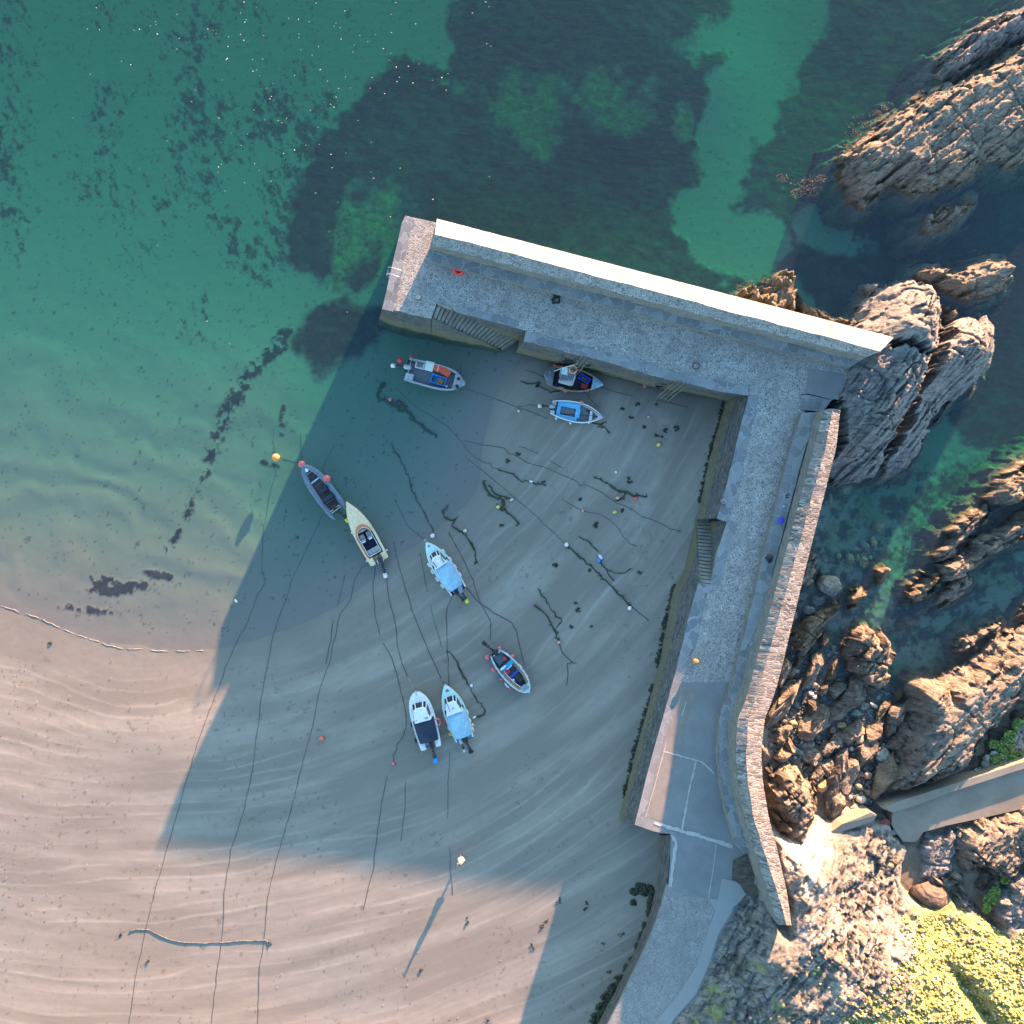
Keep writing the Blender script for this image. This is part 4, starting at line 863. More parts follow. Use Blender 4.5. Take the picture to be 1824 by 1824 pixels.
pebbles("pebbles", [[(1360,1180),(1420,1150),(1520,1150),(1620,1230),(1600,1300),(1590,1400),(1540,1440),(1440,1400),(1370,1380)]], "dark wet pebbles filling the gaps between the rubble rocks",
        [(.06,.065,.06),(.10,.10,.09),(.045,.05,.045),(.15,.15,.13),(.09,.12,.11),(.28,.27,.23)], 2600, .06, .20, 5, .02)
crag([(1700,1390),(1740,1345),(1775,1305),(1810,1280),(1840,1258),(1960,1190),(1960,1350),(1824,1372),(1760,1385),(1720,1396)], 1.15, .9, SR(20), 61, M_ROCK4, "low bank of dark shingle between the great slab and the slipway", "shingle_bank", cat="shingle", lean=0, rough=.15, soft=1, ext=.8)
pebbles("shingle", [[(1700,1392),(1745,1340),(1775,1305),(1812,1276),(1850,1250),(1850,1362),(1770,1380)]], "rounded grey shingle heaped beside the slipway",
        [(.16,.18,.165),(.22,.235,.215),(.11,.125,.115),(.27,.27,.24),(.17,.20,.16)], 900, .11, .26, 6, 1.38)
def algae(name, blobs, label, z, n, seed, cols=((.09,.19,.03),(.14,.27,.04),(.05,.11,.02)), sz=(.05,.15)):
    r = np.random.default_rng(seed); V0, F0 = ico(1); VV = []; FF = []; MI = []; b = 0
    for (bx, by, rx, ry) in blobs:
        for _ in range(n):
            a = r.uniform(0, 6.28); q = math.sqrt(r.random()); zz = z(bx, by) if callable(z) else z
            p = W(bx + rx * q * math.cos(a), by + ry * q * math.sin(a), zz); s = r.uniform(*sz)
            v = V0 * (1 + .3 * r.normal(size=(len(V0), 1))) * np.array([s, s * r.uniform(.4, 1), s * .28]) + np.array([p[0], p[1], zz + r.uniform(0, .08)])
            VV.append(v); FF.append(F0 + b); MI += [r.integers(0, len(cols))] * len(F0); b += len(V0)
    me = mesh_np(name, np.concatenate(VV), np.concatenate(FF)); smooth(me)
    o = link(name, me, [paint("alga_%s_%d" % (name, k), q, .6, var=.3, scale=8) for k, q in enumerate(cols)]); me.polygons.foreach_set("material_index", MI)
    return tag(o, label, "seaweed", kind="stuff")
algae("green_algae", [(1793,1330,16,18),(1812,1290,10,10),(1775,1352,12,9),(1808,1348,14,10),(1770,1325,8,7),(1798,1310,10,10)], "bright green weed spread over the shingle by the slipway", 1.58, 110, 9)
algae("green_algae", [(1772,1592,10,14),(1762,1602,12,10),(1757,1618,7,9),(1790,1560,7,16),(1798,1540,5,9)], "bright green weed hanging in the gully at the lower right", 3.0, 110, 10)

# ---------------------------------------------------------------- slipway behind the pier
slip = empty("slipway", (0, 0, 0), 0, "tan concrete slipway ramp running off between the great slab and the headland", "slipway")
def sp(pts, z, th, name, mat, zs=None):
    P = [WV(a, b, zs[i] if zs else z) for i, (a, b) in enumerate(pts)]; m_ = MB(); m_.prism([(p.x, p.y) for p in P], [p.z - th for p in P], [p.z for p in P]); return m_.build(name, mat, slip)
sp([(1590,1446),(1628,1435),(1700,1408),(1824,1368),(1960,1318),(1960,1400),(1824,1440),(1751,1457),(1688,1470),(1645,1482),(1632,1500),(1609,1499),(1597,1484),(1588,1468)], 2.3, 2.5, "ramp", M_SLIP)
sp([(1572,1440),(1600,1428),(1700,1396),(1824,1357),(1960,1306),(1960,1319),(1824,1369),(1700,1409),(1628,1436),(1590,1447)], 2.75, 2.8, "kerb", M_SLIP)
sp([(1474,1486),(1500,1468),(1552,1447),(1562,1452),(1556,1462),(1505,1480),(1480,1492)], 3.0, 2.0, "beam", M_SLIP, [3.0,3.05,3.1,3.1,2.9,2.85,2.85])
sp([(1480,1491),(1505,1480),(1556,1461),(1566,1482),(1596,1478),(1600,1486),(1560,1496),(1510,1500)], 2.2, 2.0, "apron", M_SLIP)
lump = boulder(1577,1464,16,14,0, 2.1, paint("rusty_iron", (.22,.07,.05), .8, var=.4, dirt=.4), "rust-red lump of old ironwork in the notch of the slipway", 401, name="iron_lump", cat="scrap")

# ---------------------------------------------------------------- the headland
HC = [(1392,1500,5.3),(1400,1560,6.2),(1410,1620,6.8),(1410,1655,7.0),(1432,1496,3.6),(1450,1520,4.9),(1470,1545,5.6),(1430,1545,6.2),(1500,1500,3.0),(1560,1500,2.6),(1600,1492,2.4),(1625,1530,2.6),(1630,1570,2.8),(1620,1610,3.4),(1540,1560,3.9),(1500,1600,4.8),(1450,1600,6.0),
 (1335,1590,4.6),(1345,1620,5.0),(1300,1630,4.55),(1280,1670,4.6),(1262,1720,4.7),(1240,1770,4.85),(1205,1812,4.95),(1150,1900,5.2),(1330,1700,5.8),(1300,1760,5.8),(1270,1824,5.7),(1375,1700,7.6),(1390,1680,7.4),(1360,1760,6.8),(1345,1824,6.5),(1420,1720,7.0),
 (1440,1680,7.2),(1480,1720,7.6),(1440,1800,7.4),(1540,1660,6.2),(1600,1650,5.0),(1650,1632,4.2),(1680,1640,4.0),(1720,1645,4.2),(1775,1668,4.6),(1824,1670,5.0),(1560,1720,7.6),(1640,1700,6.6),(1700,1720,6.4),(1760,1740,6.6),(1824,1740,6.8),(1640,1780,8.6),(1560,1800,9.0),(1700,1800,7.6),(1760,1824,8.4),(1824,1800,9.4),(1960,1700,6.5),(1960,1900,10),(1600,1960,10),(1300,1960,6.5),(1450,1960,8.5)]
h_s = RBF([(a, b, z) for a, b, z in HC], 1.0)
HP = [(1388,1500),(1410,1512),(1436,1496),(1442,1482),(1470,1478),(1490,1494),(1520,1500),(1560,1497),(1605,1486),(1612,1494),(1610,1506),(1624,1522),(1627,1532),(1637,1534),(1634,1552),(1627,1566),(1624,1590),(1634,1620),(1655,1632),(1676,1634),(1713,1622),(1719,1641),(1748,1644),(1771,1661),(1778,1681),(1803,1679),(1815,1665),(1835,1666),(1990,1650),(1990,1990),(1120,1990),(1150,1900),(1200,1815),(1240,1770),(1263,1716),(1281,1661),(1303,1625),(1312,1600),(1338,1572),(1348,1560),(1362,1600),(1378,1650),(1396,1662),(1408,1652),(1404,1600),(1392,1550)]
def m_head():
    m, n, bs = _nodes("headland_turf_and_rock"); v = coords(n); vs = coords(n, 'pos', (1, 4, 1), (0, 0, -1.0))
    g = attr(n, "grass"); wht = attr(n, "white")
    f = noise(n, vs, .6, 8, .66); c = mixc(n, maprange(n, f, .32, .68), (.12, .115, .105), (.33, .31, .27))
    c = mixc(n, maprange(n, noise(n, v, 1.6, 8, .7), .5, .68, 0, .7), c, (.44, .41, .35))
    c = mixc(n, maprange(n, noise(n, vs, 2.8, 7, .7), .52, .62, 0, .6), c, (.055, .05, .045))
    c = mixc(n, maprange(n, noise(n, v, .55, 6, .7), .55, .66, 0, .4), c, (.12, .14, .05))
    c = mixc(n, maprange(n, voro(n, v, 2.6), .10, .16, wht, 0) if False else math_(n, 'MULTIPLY', wht, maprange(n, noise(n, v, 3.2, 5, .65), .52, .60)), c, (.62, .61, .57))
    c = mixc(n, math_(n, 'MULTIPLY', attr(n, "pale"), maprange(n, noise(n, v, 1.5, 7, .7), .3, .5)), c, (.62, .57, .48))  # sandy-pale patch puts the sun's glare on this slope into the colour
    gc = mixc(n, maprange(n, noise(n, v, 1.1, 7, .7), .35, .68), (.14, .18, .055), (.40, .40, .17))
    gc = mixc(n, maprange(n, noise(n, v, 4.5, 5, .7), .56, .66, 0, .8), gc, (.34, .32, .18))
    gc = mixc(n, maprange(n, noise(n, v, 3.4, 5, .75), .62, .67, 0, .75), gc, (.42, .30, .34))
    c = mixc(n, g, c, gc); setb(n, bs, c, .9)
    hh = math_(n, 'ADD', noise(n, v, 3.0, 7, .72), math_(n, 'MULTIPLY', noise(n, vs, 4, 6, .7), .8)); bump(n, bs, hh, .8, .2); return m
M_HEAD = m_head()
def headland():
    P = np.array([W(a, b, 5.0)[:2] for a, b in HP]); st = .1
    X, Y = np.meshgrid(np.arange(10, 56, st), np.arange(-56, -24, st)); d = sdist(X, Y, P) + .25 * fbm(X / .8, Y / .8, 4, 5)
    Z = h_s(X * 80 / 75, Y * 80 / 75); px, py = PX(X, Y, 5.0)
    rot = SR(57); U = X * math.cos(rot) + Y * math.sin(rot); V = -X * math.sin(rot) + Y * math.cos(rot)
    gr = sstep(-.15, .2, sdist(px / 100, py / 100, np.array([(1640,1640),(1713,1616),(1800,1655),(1850,1640),(1990,1640),(1990,1990),(1380,1990),(1440,1880),(1490,1800),(1560,1740),(1610,1690)]) / 100) + .75 * fbm(X / 1.7, Y / 1.7, 5, 33, .65))
    gr = np.maximum(gr, .9 * sstep(.25, .5, fbm(X / 1.2, Y / 1.2, 4, 35, .6) + .35 * sstep(1700, 1824, py) - .15) * (px < 1460) * (py > 1700))
    wh = sstep(1390, 1430, px) * sstep(1540, 1640, py) * (1 - sstep(1540, 1760, px)) * np.clip(.5 + 1.2 * fbm(X / 2, Y / 2, 3, 36), 0, 1)
    q = (V + .3 * fbm(U / 2.5, V, 3, 6)) / .8; saw = q - np.floor(q); hc = _h(np.floor(q), np.floor(U / 2.7), 9) - .5
    amp = np.clip(d / 1.0, .1, 1); rk = 1 - gr
    Z += amp * rk * (.24 * saw + .28 * hc + .34 * fbm(U / 2.6, V / .9, 4, 7) + .20 * ridged(U / 1.4, V / .4, 4, 8) + .08 * fbm(X * 2.2, Y * 2.2, 3, 9))
    Z += amp * gr * (.30 * fbm(X / 1.3, Y / .9, 4, 10, .6) + .16 * ridged(X / .9, Y / .55, 3, 12) + .05 * fbm(X * 3, Y * 3, 2, 13) + .25 * fbm(X / 4, Y / 4, 2, 14))
    B1, G1 = blocks(U / 1.3, V / .55, 220, .9); B2, G2 = blocks(U / .5, V / .26, 230, .9); mm = .3 + .9 * sstep(-.3, .3, fbm(X / 3.2, Y / 3.2, 3, 240)); Z += mm * amp * rk * (.50 * B1 + .22 * B2 - .22 * np.exp(-(G1 / .10) ** 2) - .08 * np.exp(-(G2 / .12) ** 2))
    # a shaded gully through the turf, and the earth steps by the end of the wall
    gul = np.exp(-((X - W(1745, 1790, 7)[0] - (Y - W(1745, 1790, 7)[1]) * -.75) / .9) ** 2) * sstep(1900, 1800, py) * sstep(1690, 1745, py); Z -= 1.3 * gul
    sx, sy = W(1475, 1688, 6.5)[:2]; e = ((X - sx) * .55 + (Y - sy) * -.83); w_ = ((X - sx) * .83 + (Y - sy) * .55)
    stp = np.exp(-(w_ / .75) ** 4) * np.exp(-(e / 1.5) ** 4); Z += stp * .28 * np.sign(np.sin(e * 2 * math.pi / .62))
    out = np.clip(-d, 0, 9); Z = np.where(d < 0, Z - out * 3.5 - out ** 2 * 2, Z); Z = np.maximum(Z, -1)
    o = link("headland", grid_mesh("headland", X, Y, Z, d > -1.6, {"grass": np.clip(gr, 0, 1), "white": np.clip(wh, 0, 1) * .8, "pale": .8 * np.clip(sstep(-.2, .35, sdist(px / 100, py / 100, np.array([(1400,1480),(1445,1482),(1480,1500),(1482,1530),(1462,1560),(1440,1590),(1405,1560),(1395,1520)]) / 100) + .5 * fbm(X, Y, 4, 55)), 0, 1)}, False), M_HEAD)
    tag(o, "rocky headland with sunlit yellow-green turf", kind="structure"); return X, Y, Z
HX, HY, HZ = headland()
# rocks in the gully between slipway and headland
crag([(1640,1490),(1662,1480),(1700,1472),(1702,1500),(1700,1545),(1694,1560),(1672,1556),(1640,1572),(1630,1560),(1638,1534),(1634,1510)], 2.0, 1.2, SR(70), 71, M_ROCK2, "smooth grey slope of rock under the slipway's lower edge", lean=-.5, rough=.5, soft=1.2, ext=.6)
crag([(1702,1472),(1740,1462),(1752,1456),(1800,1444),(1900,1420),(1960,1400),(1960,1520),(1830,1530),(1800,1560),(1780,1560),(1745,1545),(1716,1540),(1702,1510)], 4.0, 1.5, SR(50), 72, M_ROCK1, "pitted brown crag below the slipway, biggest rock of the gully", lean=.4, soft=1.8, slabw=.5, rough=1.2, ext=.7)
crag([(1712,1510),(1726,1502),(1741,1520),(1742,1545),(1728,1565),(1714,1560),(1708,1535)], 3.2, 1.6, SR(75), 73, M_ROCK1, "upright knobbly rock beside the pitted crag", soft=.9, slabw=.35, ext=.5)
crag([(1664,1560),(1690,1556),(1692,1602),(1680,1596),(1662,1574)], 2.9, 1.4, SR(-40), 74, M_ROCK1, "tilted striped slab propped on the big dark boulder", soft=.7, slabw=.3, ext=.5)
crag([(1690,1552),(1700,1544),(1712,1556),(1712,1578),(1696,1584),(1689,1574)], 3.0, 1.6, SR(10), 75, M_ROCK1, "small stacked ledges left of the pitted crag", soft=.6, slabw=.3, ext=.4)
crag([(1690,1600),(1712,1580),(1730,1592),(1748,1615),(1768,1652),(1745,1650),(1718,1640),(1700,1628),(1676,1636),(1672,1622)], 3.6, 1.8, SR(-45), 76, M_ROCK1, "rusty brown rock above the turf edge in the gully", soft=1.2, slabw=.4, ext=.7)
crag([(1745,1545),(1775,1560),(1765,1590),(1752,1610),(1735,1590),(1728,1570)], 2.4, 1.2, SR(50), 77, M_ROCK4, "dark recessed rock behind the bright weed", soft=1, ext=.5)
crag([(1768,1600),(1790,1570),(1830,1540),(1960,1530),(1960,1660),(1824,1662),(1800,1676),(1780,1668),(1765,1630)], 4.6, 1.8, SR(60), 78, M_ROCK2, "smooth-sided grey rock at the frame's edge above the turf", soft=1.6, slabw=.7, ext=.7)

def tufts():
    """turf clumps, thrift and pale seed heads standing on the headland"""
    r = np.random.default_rng(88); V0, F0 = ico(1); VV = []; FF = []; MI = []; b = 0
    G = np.array([W(a, c, 6.5)[:2] for a, c in [(1640,1640),(1713,1628),(1775,1672),(1850,1672),(1990,1670),(1990,1990),(1380,1990),(1440,1880),(1490,1800),(1560,1745),(1610,1700)]])
    P = r.uniform((16, -55), (52, -34), (26000, 2)); n1 = fbm(P[:, 0] / 1.5, P[:, 1] / 1.5, 4, 90); dd = sdist(P[:, 0], P[:, 1], G) + 1.2 * n1
    keep = (dd > 0) & (r.random(len(P)) < .75) | ((dd > -6) & (r.random(len(P)) < .05)); P = P[keep][:9000]
    ix = np.clip(((P[:, 0] - HX[0, 0]) / .1).round().astype(int), 0, HX.shape[1] - 1); iy = np.clip(((P[:, 1] - HY[0, 0]) / .1).round().astype(int), 0, HX.shape[0] - 1); z = HZ[iy, ix]
    for (x, y), zz in zip(P, z):
        if zz < 2.5: continue
        s = r.uniform(.05, .14); v = V0 * (1 + .35 * r.normal(size=(len(V0), 1))) * np.array([s, s * r.uniform(.5, 1), s * r.uniform(.6, 1.1)]) + (x, y, zz + s * .15)
        VV.append(v); FF.append(F0 + b); MI += [int(r.choice(6, p=[.30, .26, .2, .12, .06, .06]))] * len(F0); b += len(V0)
    me = mesh_np("turf", np.concatenate(VV), np.concatenate(FF)); cols = [(.20,.25,.07),(.36,.38,.13),(.44,.42,.22),(.10,.14,.05),(.50,.36,.40),(.56,.54,.46)]
    o = link("turf", me, [paint("turf_%d" % k, q, .9, var=.3, scale=6) for k, q in enumerate(cols)]); me.polygons.foreach_set("material_index", MI)
    tag(o, "tufted turf and pink thrift on the sunlit headland", "turf", kind="stuff")
tufts()

algae("surface_weed", [(1440,332,34,20),(1440,332,34,20),(1545,225,34,26),(1540,235,36,26),(1510,262,8,8),(1525,240,10,8),(1545,222,10,8),(1562,205,10,8),(1575,192,9,6),(1420,345,14,9),(1440,330,16,10),(1460,318,12,8),(1392,318,12,8),(1335,505,12,7),(1318,512,8,6),(1360,500,9,6),(1640,168,10,6),(1668,128,9,6),(1530,985,14,8),(1512,1003,12,8),(1545,1003,12,6)], "golden brown weed floating at the surface round the rocks", -.03, 60, 61, ((.05,.05,.025),(.08,.075,.035),(.035,.035,.02)), (.02, .05))

# ---------------------------------------------------------------- mooring ropes and weed on the sand
M_ROPE = paint("tarred_rope", (.06, .06, .055), .8, var=.4, scale=9)
M_ROPEG = paint("weedy_rope", (.035, .055, .02), .8, var=.5, scale=7)
M_ROPEW = paint("pale_rope", (.42, .38, .30), .8, var=.3, scale=9)
M_CHAIN = paint("blue_grey_chain", (.12, .14, .15), .8, var=.4, scale=6)
ROPES = [
 ('k',.035,"thin line from the grey workboat's bow to the small pale float",[(828,692),(867,705),(922,726),(960,740),(975,746)]),
 ('k',.03,"slack line joining the small pale float to the blue boat's outboard",[(926,725),(940,721),(960,724),(968,722)]),
 ('g',.14,"thick weedy rope looping under water by the little coral float",[(683,684),(676,692),(672,703),(676,712),(691,716),(702,720),(711,715),(720,719),(721,727),(711,732),(703,725),(716,727),(727,735),(740,751),(757,764),(773,771),(777,780)]),
 ('k',.03,"long line wandering from the shallows past the white oval float",[(707,692),(724,710),(746,729),(770,742),(797,760),(819,784),(845,815),(862,825),(874,826),(876,833),(889,835)]),
 ('g',.06,"weed-hung rope carrying the white oval float",[(889,835),(905,841),(919,850),(931,857),(944,859),(960,863),(972,865)]),
 ('k',.035,"longest thin rope, reaching from the wet sand to the steps in the wall",[(823,785),(860,793),(897,797),(906,807),(922,813),(941,825),(950,827),(978,836),(1018,854),(1030,858),(1034,866),(1042,863),(1070,876),(1099,896),(1119,904),(1145,920),(1173,931),(1193,942),(1211,946)]),
 ('k',.028,"straight taut line running down to the white ball buoy on the sand",[(827,812),(867,845),(902,874),(960,924),(996,959),(1008,970)]),
 ('g',.075,"green weedy rope stretching between two white ball buoys",[(1011,972),(1018,977),(1035,992),(1046,1003),(1068,1023),(1097,1051),(1123,1079)]),
 ('k',.05,"dark rope end below the pink-bottomed white buoy",[(1126,1081),(1140,1092),(1156,1106)]),
 ('g',.06,"weedy line reaching up the water from the white buoy by the blue-covered boat",[(698,791),(713,817),(727,848),(735,874),(751,905),(764,929),(772,947)]),
 ('k',.03,"line that leads into the bow of the upper boat with a pale blue cover",[(703,889),(715,916),(727,938),(745,953),(757,963)]),
 ('g',.085,"s-shaped weedy rope with a cream float halfway",[(797,903),(790,909),(789,916),(797,924),(810,926),(806,935),(825,948),(836,964),(845,977),(845,992),(852,1000),(846,1001)]),
 ('g',.10,"tangled green rope knot by the cream and yellow floats",[(860,858),(867,870),(873,883),(889,889),(899,892),(898,899),(888,905),(898,909),(911,916),(925,933)]),
 ('g',.055,"side branch of weed beside the tangled green knot",[(872,866),(878,873),(885,880),(897,884),(903,888),(911,890)]),
 ('g',.085,"green weedy rope above the peach and red floats",[(1059,852),(1079,859),(1099,874),(1112,875),(1127,882),(1151,885)]),
 ('g',.075,"short drooping weed end touching the peach float",[(1112,877),(1110,885),(1105,891),(1098,890)]),
 ('k',.032,"thin rope through the little orange ball float",[(1002,890),(1022,902),(1038,910),(1057,913),(1075,920),(1097,935),(1110,955),(1123,969),(1135,974)]),
 ('g',.05,"green line curving down to the white and blue float pair",[(1031,957),(1051,966),(1066,983)]),
 ('g',.04,"thin line trailing away beyond the blue ball",[(1070,1003),(1081,1014),(1095,1019),(1112,1022),(1125,1012)]),
 ('g',.06,"short thick weed tail under the blue ball",[(1069,1002),(1080,1015),(1094,1034)]),
 ('g',.06,"forked green rope, straighter one of the pair in mid sand",[(956,1049),(974,1073),(991,1097),(1000,1104),(999,1111),(991,1118)]),
 ('g',.085,"thicker weedy rope leading to the pink float in mid sand",[(954,1079),(969,1091),(985,1113),(992,1134),(995,1142)]),
 ('k',.05,"crooked rope end hanging below the pink float",[(996,1146),(1002,1162),(1019,1180),(1027,1182),(1009,1181),(1012,1197),(1009,1221)]),
 ('k',.045,"bow line of the green-decked boat with a pale blue cover",[(700,965),(706,990),(719,1035),(734,1087),(748,1125),(765,1162),(783,1202),(791,1217)]),
 ('k',.04,"bow line of the navy-covered white boat",[(688,1019),(693,1066),(704,1110),(708,1153),(717,1183),(726,1206)]),
 ('w',.035,"pale end of the bow rope on the navy-covered boat",[(726,1206),(733,1218),(740,1231)]),
 ('w',.03,"short pale rope to the bow of the green-decked boat",[(786,1208),(793,1218)]),
 ('k',.04,"nearly straight line hanging from the cream speedboat's stern",[(668,1011),(665,1040),(665,1066),(670,1105),(676,1131)]),
 ('k',.045,"bent line passing left of the navy-covered boat to a pink float",[(683,1145),(699,1173),(712,1219),(719,1248),(724,1274),(723,1295),(719,1311),(707,1327),(705,1340),(701,1346),(701,1358)]),
 ('k',.032,"short line lying beside the upper pale-blue-covered boat",[(748,985),(752,1007),(758,1035),(762,1055)]),
 ('k',.028,"faint line continuing down the sand above the green-decked boat",[(767,1077),(778,1125),(786,1152)]),
 ('k',.038,"line dropping from the stern of the upper pale-blue-covered boat",[(806,1063),(798,1080),(795,1096),(796,1131),(798,1175),(800,1221)]),
 ('k',.05,"curving line past the small open fishing boat's starboard side",[(830,1044),(846,1066),(860,1079),(878,1090),(897,1101),(912,1110),(919,1121),(927,1151),(934,1184)]),
 ('k',.045,"line that ends at the small open fishing boat's outboard",[(799,948),(812,973),(827,1000),(842,1033),(855,1072),(866,1094),(875,1107),(873,1140)]),
 ('g',.075,"weed-furred rope between the two lower cabin boats and the fishing boat",[(797,1160),(808,1172),(818,1186),(826,1204),(833,1219)]),
 ('g',.06,"weedy rope below the small white float, ending at a white fender",[(836,1222),(840,1232),(846,1243),(856,1254),(862,1263),(864,1273),(850,1276)]),
 ('k',.045,"leftmost of the three long lines running down the whole beach",[(493,832),(480,885),(468,950),(467,1013),(473,1039),(458,1061),(441,1107),(428,1131),(406,1177),(388,1228),(360,1302),(344,1350),(304,1490),(277,1583),(259,1657),(241,1745),(228,1830),(224,1880)]),
 ('k',.045,"middle of the three long lines running down the whole beach",[(573,916),(567,933),(548,972),(540,990),(522,1028),(505,1081),(487,1127),(478,1173),(467,1232),(459,1298),(450,1370),(436,1438),(411,1514),(400,1591),(395,1676),(386,1742),(376,1830),(370,1880)]),
 ('k',.045,"rightmost of the three long lines running down the whole beach",[(657,1002),(645,1009),(632,1030),(625,1067),(606,1094),(597,1133),(586,1182),(568,1232),(557,1291),(542,1345),(521,1432),(496,1520),(477,1597),(471,1673),(463,1720),(458,1830),(456,1880)]),
 ('k',.03,"short underwater line left of the cream speedboat's stern line",[(615,1024),(608,1052),(601,1081)]),
 ('k',.045,"dark length of line beside the rightmost long beach line",[(594,1105),(589,1140),(580,1182)]),
 ('k',.04,"single line crossing the shadow's edge on the open beach",[(691,1380),(680,1427),(671,1492),(666,1542),(655,1590),(647,1620)]),
 ('k',.03,"short broken line under the navy-covered boat's stern",[(722,1391),(721,1446),(714,1498)]),
 ('k',.03,"thin line below the green-decked boat's motor",[(802,1340),(799,1380),(797,1457)]),
 ('k',.03,"thin line passing close to the walking person",[(801,1509),(803,1550),(806,1594)]),
 ('c',.11,"blue-grey ground chain lying across the beach between the long lines",[(231,1660),(244,1654),(266,1656),(290,1669),(318,1678),(364,1680),(397,1678),(433,1676),(474,1675),(481,1682)]),
 ('k',.05,"rope joining the sunlit orange buoy and the inflatable's bow",[(503,818),(520,822),(540,828)]),
 ('k',.03,"underwater line above the sunlit orange buoy",[(487,760),(488,790),(492,811)]),
 ('k',.03,"underwater line above the inflatable's bow buoy",[(535,770),(535,790),(538,820)]),
 ('k',.03,"underwater line leading to the buoy at the inflatable's side",[(597,792),(585,812),(577,831),(576,845)]),
 ('k',.05,"dark rope along the inflatable's right-hand tube",[(592,861),(600,875),(612,893)]),
 ('g',.05,"wriggling line under the navy-hulled boat's side",[(928,680),(940,684),(955,683),(964,690),(975,697),(988,699),(997,696)]),
 ('k',.04,"line from the navy-hulled boat towards the blue boat's bow",[(1040,698),(1053,713),(1062,722),(1070,726)]),
 ('k',.04,"bow line of the navy-hulled boat over the sand",[(1070,690),(1098,699),(1126,706)]),
 ('k',.03,"stern line of the navy-hulled boat",[(935,659),(952,664),(969,672)]),
 ('g',.06,"weedy rope loop at the blue open boat's bow",[(1053,753),(1064,757),(1078,753),(1066,760),(1078,762),(1086,771)]),
 ('k',.03,"fine line beyond the pink float near the quay",[(1168,713),(1196,719),(1225,725)]),
 ('w',.025,"pale slack rope trailing behind the navy-covered boat",[(744,1327),(737,1333),(734,1340),(738,1344),(746,1345),(764,1333)]),
 ('k',.028,"fine line high on the sand left of the white round float",[(924,795),(942,801),(960,808)]),
 ('k',.028,"fine kinked line on the sand left of the green weedy rope",[(978,820),(988,826),(996,831),(1003,834)]),
]
def rope(kind, r, label, pts, i):
    r = r * (.72 if 'three long lines' in label else 1) * {'k': .56, 'g': .85, 'w': .8, 'c': .42}[kind]
    P = [GP(a, b) for a, b in pts]; rr = random.Random(i); Q = []
    for a, b in zip(P[:-1], P[1:]):
        n = max(2, int((b - a).length / (.35 if kind == 'g' else .6)))
        for k in range(n):
            q = a.lerp(b, k / n); j = (.05 if kind != 'g' else .11); q.x += rr.uniform(-j, j); q.y += rr.uniform(-j, j); q.z = ground_z(q.x, q.y) + r * .5 + .012; Q.append(q)
    Q.append(P[-1] + Vector((0, 0, r * .5 + .012)))
    R = [r * (rr.uniform(.45, 1.7) if kind == 'g' else rr.uniform(.8, 1.25)) for _ in Q]
    m_ = MB(); m_.tube(Q, R, 5, flat=.6)
    if kind == 'g':       # fronds of weed that cling to it
        for q in Q:
            for _ in range(2):
                if rr.random() < .55:
                    a = rr.uniform(0, 6.28); l = rr.uniform(.1, .4) * (r / .08); e = q + Vector((math.cos(a) * l, math.sin(a) * l, -r * .2)); m_.tube([q, q.lerp(e, .5) + Vector((0, 0, .02)), e], [r * .6, r * .5, .01], 4, flat=.4)
    return tag(m_.build("chain" if kind == 'c' else "rope", {'k': M_ROPE, 'g': M_ROPEG, 'w': M_ROPEW, 'c': M_CHAIN}[kind], None, True), label, "chain" if kind == 'c' else "rope")
for i, (k, r, lab, pts) in enumerate(ROPES): rope(k, r, lab, pts, i)

